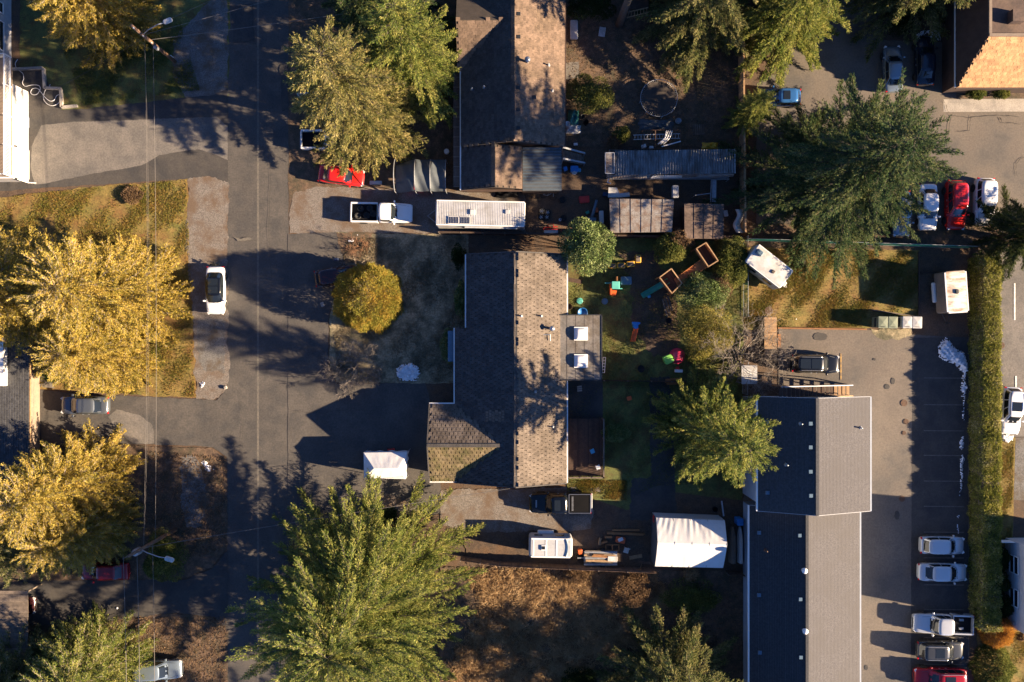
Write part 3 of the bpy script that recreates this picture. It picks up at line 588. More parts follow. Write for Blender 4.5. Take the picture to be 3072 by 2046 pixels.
def deck():
    t = thing("wooden_deck", "dark brown plank deck with railing behind the brown roofed house", "deck", W(1755, 1345), ws=True)
    a, c = W(1702, 1256, .7), W(1808, 1428, .7)
    n = 26; w = (c.x - a.x) / n; me = None
    pl = MB(); pl.box((0, 0, 0), (w - .012, a.y - c.y, .05)); me = pl.mesh("plank", "wood_dark")
    for i in range(n):
        o = link("plank", me, t); o.location = Vector((a.x + w * (i + .5), (a.y + c.y) / 2, .68 + R.uniform(-.004, .004))) - t.location
    b = MB(); b.box(((a.x + c.x) / 2, (a.y + c.y) / 2, .32), (c.x - a.x - .1, a.y - c.y - .1, .6)); b.obj("frame", "wood_dark", t)
    for p0, p1 in (((c.x, c.y), (c.x, a.y)), ((a.x + .1, c.y), (c.x, c.y))):
        b = MB(); b.bar((*p0, 1.65), (*p1, 1.65), .12, .06); b.obj("rail", "wood_weathered", t)
        L = math.hypot(p1[0] - p0[0], p1[1] - p0[1]); k = int(L / .16); b = MB()
        for i in range(k + 1): x, y = p0[0] + (p1[0] - p0[0]) * i / k, p0[1] + (p1[1] - p0[1]) * i / k; b.box((x, y, 1.15), (.05, .05, .95))
        b.obj("balusters", "wood_dark", t)["kind"] = "stuff"
        for i in range(4): x, y = p0[0] + (p1[0] - p0[0]) * i / 3, p0[1] + (p1[1] - p0[1]) * i / 3; b = MB(); b.box((x, y, 1.0), (.12, .12, 1.4)); b.obj("post", "wood_weathered", t)
    for i, (px, py, m, l) in enumerate(((1776, 1352, "plastic_sky_blue", "small pale blue folding stool on the dark deck"), (1793, 1400, "plastic_white", "white folded chair on the dark deck"))):
        s = thing("stool", l, "stool", W(px, py, .72), .4); b = MB(); b.box((0, 0, .4), (.42, .42, .05)); b.obj("seat", m, s)
        for x in (-.17, .17):
            for y in (-.17, .17): b = MB(); b.box((x, y, .2), (.04, .04, .4)); b.obj("leg", m, s)
    # steps
    m = thing("deck_mat", "grey doormat lying on the dark deck", "mat", W(1718, 1340, .72), .1); b = MB(); b.rbox((0, 0, 0), (1.2, .7, .02), .05, tr=.01); b.obj("mat", "wood_dark", m)
deck()

# ---- the brown house at the top
def top_house():
    t = thing("shake_house", "long house at the top with a tan shake roof and dark lower flat roof", "house", (0, 27, 0), ws=True)
    zr, xr = 5.1, .1; k = .42; xE = 5.05; zE = zr - (xE - xr) * k; xW = -4.9; zW = zr - (xr - xW) * k; ys = W(0, 432, 4.0).y; yn = 46
    east = [(xE, ys, zE), (xE, yn, zE), (xr, yn, zr), (xr, ys, zr)]; west = [(xW, yn, zW), (xW, ys, zW), (xr, ys, zr), (xr, yn, zr)]
    # street-side wing with its ridge across
    gy = W(0, 58, 4.8).y; gz = 4.75; ge = (gz - zW) / k; xm = xr - (zr - gz) / k; x0 = xW - .35
    ws_ = [(x0, gy - ge, zW), (xW, gy - ge, zW), (xm, gy, gz), (x0, gy, gz)]; wn_ = [(xW, gy + ge, zW), (x0, gy + ge, zW), (x0, gy, gz), (xm, gy, gz)]
    # lower south section
    xs = -1.6; zs = 4.1; y2 = W(0, 566, 3.4).y; xe2 = W(1567, 0, 3.2).x; ze2 = zs - (xe2 - xs) * .32; zw2 = zs - (xs - xW) * .42
    se = [(xe2, y2, ze2), (xe2, ys, ze2), (xs, ys, zs), (xs, y2, zs)]; sw = [(xW, ys, zw2), (xW, y2, zw2), (xs, y2, zs), (xs, ys, zs)]
    rf = roof(t, "roof", [east, west, se, sw], "roof_under"); rw = roof(t, "wing_roof", [ws_, wn_], "roof_under")

    yv = W(0, -60, 4).y
    cut = lambda p: [(x, min(y, yv), z) for x, y, z in p]
    tiles(rf, cut(east), "r", .40, .36, .29, "shake", 300, 5); tiles(rf, cut(west), "r", .40, .36, .29, "tlock_dark", 0, 6)  # west slope takes the darker tiles, shade put into the colour
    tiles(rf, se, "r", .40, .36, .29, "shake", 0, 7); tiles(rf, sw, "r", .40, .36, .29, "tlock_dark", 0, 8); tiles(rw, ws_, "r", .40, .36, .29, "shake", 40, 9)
    zc = lambda x, y: zr - abs(x - xr) * k - .2
    walls(t, [(xE - .4, ys + .3), (xE - .4, yn), (xW + .4, yn), (xW + .4, ys + .3), (xr, ys + .3)], zc, "siding_brown")
    zc2 = lambda x, y: zs - abs(x - xs) * .42 - .25
    walls(t, [(xe2 - .2, y2 + .3), (xe2 - .2, ys), (xs, ys), (xW + .4, ys), (xW + .4, y2 + .3), (xs, y2 + .3)], zc2, "siding_brown", "lower_wall")
    gutter(t, (xW - .06, y2, zw2 - .06), (xW - .06, gy - ge, zW - .06)); gutter(t, (xE + .06, ys, zE - .05), (xE + .06, yn, zE - .05), "siding_brown")
    # walkway roof on the street side
    a, c = W(1360, 172, 2.5), W(1385, 560, 2.5); b = MB(); b.box(((a.x + c.x) / 2, (a.y + c.y) / 2, 2.45), (c.x - a.x, a.y - c.y, .1)); b.obj("side_roof", "brown_flat", t)
    b = MB()
    for i in range(14): y = a.y + (c.y - a.y) * i / 13; b.box(((a.x + c.x) / 2, y, 2.51), (c.x - a.x, .05, .03))
    b.obj("batten", "siding_tan", t)
    # flat blue-grey roof
    a, c = W(1568, 441, 2.7), W(1685, 572, 2.7); b = MB(); b.box(((a.x + c.x) / 2, (a.y + c.y) / 2, 2.6), (c.x - a.x, a.y - c.y, .2)); b.obj("flat_roof", "flat_blue", t)
    b = MB(); n = 14
    for i in range(n): y = a.y + (c.y - a.y) * (i + .5) / n; b.box(((a.x + c.x) / 2, y, 2.71), (c.x - a.x - .04, .04, .02))
    b.obj("roof_seam", "slate_seam" if "slate_seam" in M else "plastic_slate", t)
    walls(t, [(a.x, c.y + .2), (c.x - .2, c.y + .2), (c.x - .2, a.y), (a.x, a.y)], 2.5, "siding_brown", "porch_wall")
    b = MB(); y = y2 - .05; b.bar((xW, y, zw2 - .1), (xe2, y, zw2 - .1), .12, .1); b.obj("fascia", "siding_brown", t)
    zf = zplane(east[:3])
    for px, py, k_ in ((1556, 43, "box"), (1556, 112, "box"), (1555, 264, "box"), (1555, 329, "box"), (1555, 385, "box"), (1603, 293, "box")): vent(t, onroof(px, py, zf), k_, "dark_metal")
    vent(t, onroof(1582, 187, zf), "cap", "galv"); vent(t, onroof(1645, 196, zf), "pipe", "galv"); vent(t, onroof(1656, 273, zf), "pipe", "galv")
    zfw = zplane(west[:3]); vent(t, onroof(1452, 262, zfw), "pipe"); vent(t, onroof(1416, 268, zfw), "pipe")
top_house()

# ---- apartment building
def apartments():
    t = thing("apartment_building", "grey roofed apartment building with a taller upper block beside the parking lot", "building", W(2420, 1600), ws=True)
    def block(y0, y1, ze, zr, xl, xr_, xm, nm):
        e = [(xr_, y1, ze), (xr_, y0, ze), (xm, y0, zr), (xm, y1, zr)]; w = [(xl, y0, ze), (xl, y1, ze), (xm, y1, zr), (xm, y0, zr)]
        ro = roof(t, nm + "roof", [e, w], "shingle_dark"); b = MB(); b.slab([(p[0], p[1], p[2] + .02) for p in e], .012); b.obj("sunny_slope", "shingle_grey", t)  # lighter slab on the sun side: light and shade put into the colours
        # shingle courses
        c = MB(); nn = 34
        for q, (p0, p1, p2, p3) in enumerate((w,)):
            for i in range(nn):
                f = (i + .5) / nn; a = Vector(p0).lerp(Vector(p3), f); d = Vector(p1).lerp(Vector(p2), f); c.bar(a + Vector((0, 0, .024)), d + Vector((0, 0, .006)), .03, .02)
        c.obj("shingle_courses", "shingle_dark", t)["kind"] = "stuff"
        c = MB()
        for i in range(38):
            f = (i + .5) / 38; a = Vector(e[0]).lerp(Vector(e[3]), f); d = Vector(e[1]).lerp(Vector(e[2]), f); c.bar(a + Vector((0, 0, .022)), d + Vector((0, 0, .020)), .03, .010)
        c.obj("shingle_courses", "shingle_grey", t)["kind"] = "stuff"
        zc = lambda x, y: zr - (x - xm) / (xr_ - xm) * (zr - ze) - .2 if x > xm else zr - (xm - x) / (xm - xl) * (zr - ze) - .2
        walls(t, [(xl + .5, y1 + .4), (xm, y1 + .4), (xr_ - .5, y1 + .4), (xr_ - .5, y0 - .4), (xm, y0 - .4), (xl + .5, y0 - .4)], zc, "siding_blue", nm + "wall")
        gutter(t, (xl - .07, y1, ze - .05), (xl - .07, y0, ze - .05), "trim_white", .14); gutter(t, (xr_ + .07, y1, ze - .05), (xr_ + .07, y0, ze - .05), "siding_blue", .14)
        b = MB(); b.bar((xm, y0, zr + .03), (xm, y1, zr + .03), .26, .05); b.obj("ridge_cap", "shingle_dark", t)
        for y in (y0, y1):
            b = MB(); b.bar((xl, y, ze - .08), (xm, y, zr - .08), .05, .2); b.bar((xm, y, zr - .08), (xr_, y, ze - .08), .05, .2); b.obj("fascia", "siding_grey", t)
        return zplane(w[:3]), zplane(e[:3])
    zw, ze_ = block(-5.1, -15.6, 6.2, 8.05, 22.55, 32.85, 27.25, "upper_")
    zw2, ze2 = block(-15.62, -46, 3.6, 5.6, 22.6, 33.1, 27.3, "lower_")
    for px, py in ((2300, 1266), (2430, 1270), (2430, 1341), (2301, 1477), (2431, 1486), (2430, 1414)): vent(t, onroof(px, py, zw), "box", "plastic_slate")
    vent(t, onroof(2401, 1271, zw), "pipe"); vent(t, onroof(2358, 1394, zw), "pipe"); vent(t, onroof(2580, 1283, ze_), "pipe")
    for px, py in ((2276, 1597), (2398, 1605), (2276, 1784), (2400, 1796), (2278, 1956), (2401, 1970)): vent(t, onroof(px, py, zw2), "box", "plastic_slate")
    for px, py in ((2411, 1710), (2413, 1891)): vent(t, onroof(px, py, zw2), "turbine", "trim_white")
    vent(t, onroof(2297, 1651, zw2), "pipe", "rust_iron")
    # outside stair along the top end
    s = thing("outside_stair", "dark wooden stair with pale treads at the end of the apartment building", "stair", W(2440, 1180), ws=True)
    a, c = W(2338, 1163, 2.6), W(2545, 1192, 1.0); y0 = W(0, 1195, 2).y + .15
    n = 17
    tr = MB(); tr.box((0, 0, 0), (.30, 1.0, .05)); md, ml = tr.mesh("tread", "wood_dark"), tr.mesh("tread", "wood_light")
    x0, x1 = W(2340, 0, 3).x, W(2546, 0, .4).x
    for i in range(n):
        f = i / (n - 1); o = link("tread", ml if i > 12 else md, s); o.location = Vector((x0 + (x1 - x0) * f, y0 + .55, 3.1 - 2.9 * f)) - s.location
    for yy in (y0 + .02, y0 + 1.08):
        b = MB(); b.bar((x0 - .2, yy, 3.0), (x1 + .1, yy, .15), .06, .28); b.obj("stringer", "wood_dark", s)
        b = MB(); b.bar((x0 - .2, yy, 4.0), (x1 + .1, yy, 1.15), .09, .06); b.obj("handrail", "siding_blue" if yy > y0 + .5 else "wood_light", s)
    for f in (0, .5, 1): b = MB(); b.box((x0 + (x1 - x0) * f, y0 + 1.08, (4 - 2.9 * f) / 2), (.1, .1, 4 - 2.9 * f)); b.obj("post", "wood_light", s)
apartments()

# ---- houses at the frame edges
def edge_houses():
    # left: white railings over the garage
    t = thing("balcony_house", "white walled house with a balustraded balcony over the garage", "house", W(0, 300), ws=True)
    xw = W(86, 0, 0).x; y0, y1, yb, yg = W(0, 546, 0).y, W(0, -120, 0).y, W(0, 172, 2.7).y, W(0, 276, 0).y; zb = 2.65; xm = xw - 2.6
    walls(t, [(xw, y0), (xw, yg), (xm, yg), (xm, y0)], zb - .1, "siding_white", "garage_wall"); walls(t, [(xm, y0), (xm, y1), (xm - 9, y1), (xm - 9, y0)], 5.6, "siding_white")
    walls(t, [(W(34, 0, 0).x, yb), (W(34, 0, 0).x, y1), (xm, y1), (xm, yb)], 4.2, "siding_grey", "shingled_wall"); xs_ = W(34, 0, 0).x
    roof(t, "roof", [[(xm + .5, y0 - .3, 5.6), (xm + .5, y1, 5.6), (xm - 5, y1, 8), (xm - 5, y0 - .3, 8)]], "shingle_dark")
    d = MB(); d.box(((xw + xm) / 2, (y0 + yb) / 2, zb - .05), (xw - xm + .1, yb - y0, .16)); d.obj("balcony_floor", "siding_tan", t)
    b = MB(); b.bar((xw, y0, zb + 1.0), (xw, yb, zb + 1.0), .10, .07); b.bar((xw, y0, zb + .12), (xw, yb, zb + .12), .08, .06); b.bar((xm, yb, zb + 1.0), (xw, yb, zb + 1.0), .09, .07); b.bar((xm, y0, zb + 1.0), (xw, y0, zb + 1.0), .09, .07); b.obj("rail", "trim_white", t)
    ba = MB(); ba.box((0, 0, 0), (.035, .045, .86)); me = ba.mesh("baluster", "trim_white"); n = 84
    for i in range(n): o = link("baluster", me, t); o.location = Vector((xw, y0 + (yb - y0) * (i + .5) / n, zb + .56)) - t.location
    for i in range(5): y = y0 + (yb - y0) * i / 4; q = MB(); q.box((xw, y, zb + .55), (.11, .11, 1.1)); q.obj("post", "trim_white", t)
    g = MB(); g.box((xw + .03, W(0, 488, 1).y, 1.05), (.06, 2.9, 2.1)); g.obj("garage_door", "trim_white", t); g = MB(); g.box((xw + .03, W(0, 360, 1).y, 1.0), (.05, 1.0, 2.0)); g.obj("door", "siding_blue", t)
    for py in (438, 535): l = MB(); l.box((xw + .1, W(0, py, 2.2).y, 2.1), (.16, .14, .3)); l.obj("wall_lamp", "dark_metal", t)
    window(t, (xs_ + .03, W(0, 104, 1.8).y, 1.9), 2.8, 1.3, 0); window(t, (xs_ + .03, W(0, 20, 1.8).y, 1.9), 1.0, 1.1, 0)
    q = MB(); q.bar((xs_ - 1.5, W(0, 18, 4).y, 4.2), (xs_ + .25, W(0, 18, 4).y, 4.2), .14, .12); q.obj("gutter", "trim_white", t)
    gutter(t, (xw + .1, y0 - .1, zb - .2), (xw - 2.5, y0 - .1, zb - .2)); dp = MB(); dp.tube([(xw + .05, y0 - .1, zb - .2), (xw + .08, y0 - .1, .2), (xw + .8, y0 - .12, .1)], .05, 6); dp.obj("downpipe", "trim_white", t)
    # left, middle: dark flat roofed house
    t = thing("patio_roof_house", "low house with a dark shingled flat roof beside the big cedar", "house", W(0, 1180), ws=True)
    a, c = W(86, 960, 2.7), W(-300, 1460, 2.7)
    rr = [(c.x, c.y, 3.1), (a.x, c.y, 2.6), (a.x, a.y, 2.6), (c.x, a.y, 3.1)]; ro = roof(t, "roof", [rr], "roof_under")
    q = [(a.x, c.y, 2.6), (a.x, a.y, 2.6), (a.x - 3.3, a.y, 2.6 + .5 * 3.3 / (a.x - c.x)), (a.x - 3.3, c.y, 2.6 + .5 * 3.3 / (a.x - c.x))]
    tiles(ro, q, "r", .36, .34, .24, "shingle_dark", 300, 31)
    walls(t, [(a.x - .6, c.y + .5), (a.x - .6, a.y - .5), (c.x, a.y - .5), (c.x, c.y + .5)], 2.5, "siding_tan")
    gutter(t, (a.x + .05, c.y, 2.55), (a.x + .05, a.y, 2.55), "wood_light", .1)
    b = MB(); p, p2 = W(8, 1010, 3.4), W(8, 1158, 3.4); b.box((p.x - .5, (p.y + p2.y) / 2, 3.0), (1.0, p.y - p2.y, .7)); b.obj("roof_light", "trim_white", t)
    b = MB(); b.box((W(100, 0, .5).x, W(0, 1225, .5).y, 1.0), (.08, 3.6, 2.0)); b.obj("garage_door", "wood_new", t)
    # left, bottom: weathered plank roofed carport
    t = thing("plank_carport", "weathered plank roofed carport over a dark red car", "carport", W(30, 1900), ws=True)
    a, c = W(84, 1772, 2.6), W(-250, 2300, 2.6); n = 46; L = a.y - c.y
    pm = MB(); pm.box((0, 0, 0), (a.x - c.x, L / n - .012, .05)); me = pm.mesh("plank", "wood_weathered")
    for i in range(n):
        o = link("plank", me, t); o.location = Vector(((a.x + c.x) / 2, a.y - L * (i + .5) / n, 2.6 + R.uniform(-.01, .01))) - t.location; o.rotation_euler = (0, R.uniform(-.004, .004), 0)
    for y in (a.y - .2, (a.y + c.y) / 2, c.y + .3):
        for x in (a.x - .3, c.x + .3): b = MB(); b.box((x, y, 1.28), (.14, .14, 2.5)); b.obj("post", "wood_weathered", t)
    b = MB(); b.bar((a.x - .3, a.y, 2.48), (a.x - .3, c.y, 2.48), .12, .16); b.obj("beam", "wood_dark", t)
    # right, top: orange shingled mansard
    t = thing("orange_shingled_house", "brown house with a sunlit orange shingle slope and flat brown roof", "house", W(3000, 60), ws=True)
    fx, fy = W(2964, 108, 6.4).x, W(2964, 110, 6.4).y; ex, ey = W(2868, 252, 3.2).x, W(2868, 262, 3.2).y; X2, Y2 = fx + 16, fy + 16; zf_, ze = 6.4, 3.2
    fr_ = [(ex, ey, ze), (X2 + 2, ey, ze), (X2, fy, zf_), (fx, fy, zf_)]; lf = [(ex, Y2, ze), (ex, ey, ze), (fx, fy, zf_), (fx, Y2, zf_)]
    r1 = roof(t, "front_slope", [fr_], "roof_under", .12); r2 = roof(t, "dark_slope", [lf], "siding_brown", .12)

    tiles(r1, fr_, "r", .34, .40, .30, "shake_orange", 280, 41); tiles(r2, lf, "r", .34, .40, .30, "siding_brown", 0, 42)  # one roof: left slope's shade put into brown beside the lit orange front
    b = MB(); b.box(((fx + X2) / 2, (fy + Y2) / 2, zf_ - .05), (X2 - fx, Y2 - fy, .1)); b.obj("flat_roof", "brown_flat", t)
    b = MB(); b.box(((fx + X2) / 2, fy + .1, zf_ + .12), (X2 - fx, .25, .25)); b.box((fx + .1, (fy + Y2) / 2 + .25, zf_ + .12), (.25, Y2 - fy, .25)); b.obj("parapet", "siding_tan", t)
    p = W(3052, 48, 6.9); b = MB(); b.box((p.x, p.y, 6.75), (1.1, 1.1, .8)); b.obj("chimney", "brown_flat", t)
    walls(t, [(ex + .5, ey + .5), (X2, ey + .5), (X2, Y2), (ex + .5, Y2)], 3.1, "siding_brown")
    gutter(t, (ex, ey - .06, ze - .06), (X2, ey - .06, ze - .06), "siding_brown"); gutter(t, (ex - .06, ey, ze - .05), (ex - .06, Y2, ze - .05), "trim_white")
    # right, bottom: pale house
    t = thing("pale_house", "pale sided house with two sash windows at the lower right edge", "house", W(3040, 1740), ws=True)
    x0 = W(3014, 0, 0).x; y1, y0 = W(0, 1613, 0).y, W(0, 1868, 0).y; xe = x0 + 12
    walls(t, [(x0, y0), (x0, y1), (xe, y1), (xe, y0)], 5.6, "siding_white")
    rr = [(x0 - .4, y0 - .4, 5.6), (x0 - .4, y1 + .4, 5.6), (xe / 2 + x0 / 2, y1 + .4, 7.6), (xe / 2 + x0 / 2, y0 - .4, 7.6)]; roof(t, "roof", [rr, [(xe, y0 - .4, 5.6), (xe, y1 + .4, 5.6), rr[2], rr[3]]], "shingle_grey")
    b = MB()
    for i in range(26): b.box((x0 - .012, (y0 + y1) / 2, .2 + i * .205), (.02, y1 - y0, .012))
    b.obj("siding_boards", "siding_blue", t)["kind"] = "stuff"
    for py in (1692, 1790): window(t, (x0 - .03, W(0, py, 1.3).y, 1.5), 1.7, 1.25, PI)
    b = MB(); b.bar((x0, y1 - .05, 1.2), (x0 - 1.4, y1 - .05, 1.2), .05, .9); b.obj("privacy_screen", "trim_white", t)
    b = MB(); b.box((x0 - .12, y0 + .5, 1.4), (.2, .35, .5)); b.obj("meter_box", "galv", t)
edge_houses()
# ------------------------------------------------------------------ vehicles
SHAPES = {  # body stations (x along the length, width, top, bottom), cabin base and top spans, top width, heights
    "sedan": dict(st=[(-.5, .60, .70, .42), (-.485, .82, .84, .32), (-.455, .91, .91, .27), (-.40, .965, .94, .24), (-.3, .99, .95, .22), (-.05, 1, .95, .2), (.18, 1, .95, .2), (.3, .985, .90, .22), (.40, .955, .84, .24), (.45, .90, .78, .26), (.48, .80, .70, .3), (.5, .55, .6, .4)], base=(-.40, .275), top=(-.255, .10), tw=.80, H=1.45, belt=.93),
    "suv": dict(st=[(-.5, .68, .92, .45), (-.485, .87, 1.02, .36), (-.45, .95, 1.06, .3), (-.40, .98, 1.07, .28), (-.2, 1, 1.07, .26), (.05, 1, 1.06, .25), (.2, 1, 1.05, .25), (.3, .985, 1.02, .26), (.41, .95, .97, .28), (.46, .89, .90, .32), (.487, .78, .8, .36), (.5, .58, .68, .42)], base=(-.478, .265), top=(-.41, .10), tw=.80, H=1.72, belt=1.05),
    "hatch": dict(st=[(-.5, .64, .80, .42), (-.485, .85, .90, .32), (-.45, .93, .95, .28), (-.40, .97, .96, .25), (-.25, .99, .97, .22), (.0, 1, .96, .2), (.18, 1, .95, .2), (.3, .98, .90, .22), (.40, .95, .83, .24), (.45, .89, .77, .26), (.48, .79, .69, .3), (.5, .55, .6, .4)], base=(-.465, .27), top=(-.37, .10), tw=.79, H=1.5, belt=.94),
    "pickup": dict(st=[(-.135, .99, 1.02, .35), (-.1, 1, 1.05, .33), (.05, 1, 1.05, .32), (.2, 1, 1.05, .32), (.26, .985, 1.06, .32), (.38, .96, 1.03, .33), (.46, .91, .97, .34), (.49, .84, .86, .38), (.5, .74, .74, .46)], base=(-.125, .25), top=(-.10, .15), tw=.82, H=1.82, belt=1.04),
    "pickup_short": dict(st=[(-.05, .99, 1.02, .35), (-.02, 1, 1.05, .33), (.05, 1, 1.05, .32), (.2, 1, 1.05, .32), (.26, .985, 1.06, .32), (.38, .96, 1.03, .33), (.46, .91, .97, .34), (.49, .84, .86, .38), (.5, .74, .74, .46)], base=(-.045, .265), top=(-.025, .16), tw=.82, H=1.82, belt=1.04),
}
def wheel_meshes(r, w):
    t = MB(); t.lathe((0, 0, -w / 2), [(r * .62, 0), (r * .93, .0), (r, .03), (r, w - .03), (r * .93, w), (r * .62, w)], 18); m = MB(); m.lathe((0, 0, -w / 2), [(.02, w * .7), (r * .2, w + .004), (r * .3, w * .85), (r * .62, w - .002), (r * .64, w * .7)], 14)
    return t.mesh("wheel", "rubber", True), m.mesh("rim", "galv", True)
WHEEL = wheel_meshes(.33, .22); WHEELB = wheel_meshes(.40, .27); WHEELS = wheel_meshes(.28, .18)
def put_wheel(t, x, y, ms, r):
    o = bpy.data.objects.new("wheel", ms[0]); COL.objects.link(o); o.parent = t; s = 1 if y > 0 else -1
    o.location = (x, y, r); o.rotation_euler = (-s * PI / 2, 0, 0); q = bpy.data.objects.new("rim", ms[1]); COL.objects.link(q); q.parent = o
def car(label, px, py, deg, L, Wd, kind, paint, name="parked_car", cat="car", sunroof=None, rails=False, hh=1.0, roofcol=None, black_roof=False, bed_load=None, cover=False, toolbox=False, scoop=False):
    sp = SHAPES[kind]; k = hh * sp["H"] / SHAPES[kind]["H"]; p = W(px, py, .9); t = thing(name, label, cat, (p.x, p.y, .05), math.radians(deg)); pm = "paint_car_" + paint; hw = Wd / 2
    pick = kind.startswith("pickup")
    b = MB(); n = 13; rings = []
    for x, w, zt, zb in sp["st"]:
        w *= hw; zt *= k; row = []
        half = [(w * .90, zb), (w * .985, zb + (zt - zb) * .3), (w, zb + (zt - zb) * .62), (w * .985, zt - .09), (w * .93, zt - .018), (w * .62, zt + .012), (0, zt + .03)]
        rings.append([(x * L, y, z) for y, z in half] + [(x * L, -y, z) for y, z in half[-2::-1]])
    vs = [p for r_ in rings for p in r_]; fs = []
    for i in range(len(rings) - 1):
        for j in range(n - 1): a = i * n + j; fs.append((a, a + n, a + n + 1, a + 1))
    e = (len(rings) - 1) * n; fs += [tuple(range(n)), tuple(range(e, e + n))[::-1]]
    b.add(vs, fs); bo = b.obj("body", pm, t, True); md = bo.modifiers.new("s", 'SUBSURF'); md.levels = md.render_levels = 1
    # cabin as a superellipse tower; glass follows it
    x0, x1 = sp["base"]; u0, u1 = sp["top"]; zb, zr = sp["belt"] * k - .05, sp["H"] * hh; ne = 5.0
    def span(v): f = v ** .85; return (x0 + (u0 - x0) * f) * L, (x1 + (u1 - x1) * f) * L, hw * (.93 + (sp["tw"] - .93) * v), zb + (zr - .06 - zb) * v
    def ring(v, off=0.0, m_=40):
        a, c, w, z = span(v); out = []
        for i in range(m_):
            th = 2 * PI * i / m_; cx, sy = math.cos(th), math.sin(th); out.append(((a + c) / 2 + (c - a) / 2 * math.copysign(abs(cx) ** (2 / ne), cx), w * math.copysign(abs(sy) ** (2 / ne), sy), z))
        return out
    cb = MB(); m_ = 40; rr = [ring(v) for v in (0, .5, .93, 1.0)]
    top = rr[-1]; cx = sum(p_[0] for p_ in top) / m_; rr[-1] = [(cx + (x - cx) * .975, y * .95, z + .03) for x, y, z in top]
    rr.append([(cx + (x - cx) * .7, y * .7, zr - .012) for x, y, z in top]); rr.append([(cx + (x - cx) * .3, y * .3, zr) for x, y, z in top])
    cb.add([p_ for r_ in rr for p_ in r_], [(i * m_ + j, i * m_ + (j + 1) % m_, (i + 1) * m_ + (j + 1) % m_, (i + 1) * m_ + j) for i in range(len(rr) - 1) for j in range(m_)] + [tuple(range((len(rr) - 1) * m_, len(rr) * m_))])
    cb.obj("cabin", "car_glass" if black_roof else ("paint_car_" + roofcol if roofcol else pm), t, True)
    off = .012
    def glass(nm, fn): g = MB(); g.grid(fn, 8, 4); g.obj(nm, "car_glass", t, True)
    def front(u, v, sgn):
        v = .06 + .82 * v; a, c, w, z = span(v); y = (u * 2 - 1) * w * .87; f = (1 - abs(y / w) ** ne) ** (1 / ne); x = (a + c) / 2 + sgn * ((c - a) / 2 * f + off); return (x, y, z + off * .6)
    glass("windshield", lambda u, v: front(u, v, 1)); glass("rear_window", lambda u, v: front(u, v, -1))
    segs = {"sedan": ((.10, .46), (.49, .86)), "suv": ((.06, .33), (.36, .60), (.63, .90)), "hatch": ((.08, .46), (.49, .88)), "pickup": ((.08, .44), (.48, .86)), "pickup_short": ((.12, .84),)}[kind]
    for s in (1, -1):
        for f0, f1 in segs:
            def side(u, v):
                v = .08 + .76 * v; a, c, w, z = span(v); x = a + (c - a) * (f0 + (f1 - f0) * u); f = (1 - abs((x - (a + c) / 2) / ((c - a) / 2)) ** ne) ** (1 / ne); return (x, s * (w * f + off), z + off * .5)
            glass("side_window", side)
    # lights, mirrors, grille, plates
    fz = sp["st"][-1][2] * k; rzz = sp["st"][0][2] * k
    for s in (1, -1):
        h = MB(); h.box((.470 * L, s * hw * .74, fz * 1.10), (.26, .22, .13), rz=-s * .5); h.obj("headlight", "lamp_clear", t)
        if not pick: r_ = MB(); r_.box((-.484 * L, s * hw * .80, rzz * 1.04), (.10, .22, .13), rz=s * .3); r_.obj("taillight", "lamp_red", t)
        mm = MB(); mm.rbox(((x1 - .055) * L, s * (hw + .10), zb + .02), (.16, .22, .15), .05, tr=.03); mm.obj("mirror", pm, t)
        wr, ms = (.39, WHEELB) if pick or kind == "suv" else (.33, WHEEL)
        for xx in (.305, -.30): put_wheel(t, xx * L, s * (hw - .11), ms, wr)
        hd = MB()
        for xx in (-.06, .06): hd.box(((xx - .03) * L, s * (hw + .004), zb - .12), (.16, .03, .03))
        hd.obj("door_handle", "galv", t)
    g = MB(); g.box((.494 * L, 0, fz * .88), (.08, hw * 1.0, .16)); g.obj("grille", "dark_metal", t)
    # bonnet shut-lines
    zh = sp["st"][-3][2] * k; g = MB()
    for s in (1, -1): g.bar((x1 * L + .02, s * hw * .80, zb + .10), (.44 * L, s * hw * .66, zh + .005), .018, .012)
    g.obj("bonnet_seam", "dark_metal", t)
    w_ = MB(); w_.bar((x1 * L - .02, -hw * .6, zb + .11), (x1 * L - .12, hw * .1, zb + .17), .03, .02); w_.bar((x1 * L - .02, hw * .05, zb + .11), (x1 * L - .14, hw * .62, zb + .17), .03, .02); w_.obj("wiper", "black_plastic", t)
    if sunroof:
        a, c, w, z = span(1.0)
        for q in range(sunroof):
            f0, f1 = (.12, .52) if sunroof == 1 else ((.06, .47), (.51, .92))[q]
            if sunroof == 1: f0, f1 = .42, .80
            gl = MB(); gl.rbox(((a + (c - a) * (f0 + f1) / 2), 0, zr - .02), ((c - a) * (f1 - f0), w * 1.25, .035), .06, tr=.01); gl.obj("sunroof", "car_glass", t)
    if rails:
        a, c, w, z = span(1.0)
        for s in (1, -1): r_ = MB(); r_.tube([(a + .1, s * w * .86, zr - .05), (a + .25, s * w * .88, zr + .03), (c - .25, s * w * .88, zr + .03), (c - .1, s * w * .86, zr - .05)], .025, 6); r_.obj("roof_rail", "steel" if rails == 1 else "black_plastic", t)
    if pick:
        xb0, xb1 = -.5 * L, sp["st"][0][0] * L - .05; zl = 1.03 * k; bl = xb1 - xb0; cx_ = (xb0 + xb1) / 2
        f = MB(); f.box((cx_, 0, .62), (bl - .1, Wd - .3, .06)); f.obj("bed_floor", "black_plastic", t)
        for s in (1, -1):
            q = MB(); q.rbox((cx_, s * (hw - .09), .36), (bl, .17, zl - .36), .05, tr=.04); q.obj("bed_side", pm, t)
            tl = MB(); tl.box((xb0 + .02, s * (hw - .1), zl - .2), (.1, .16, .32)); tl.obj("taillight", "lamp_red", t)
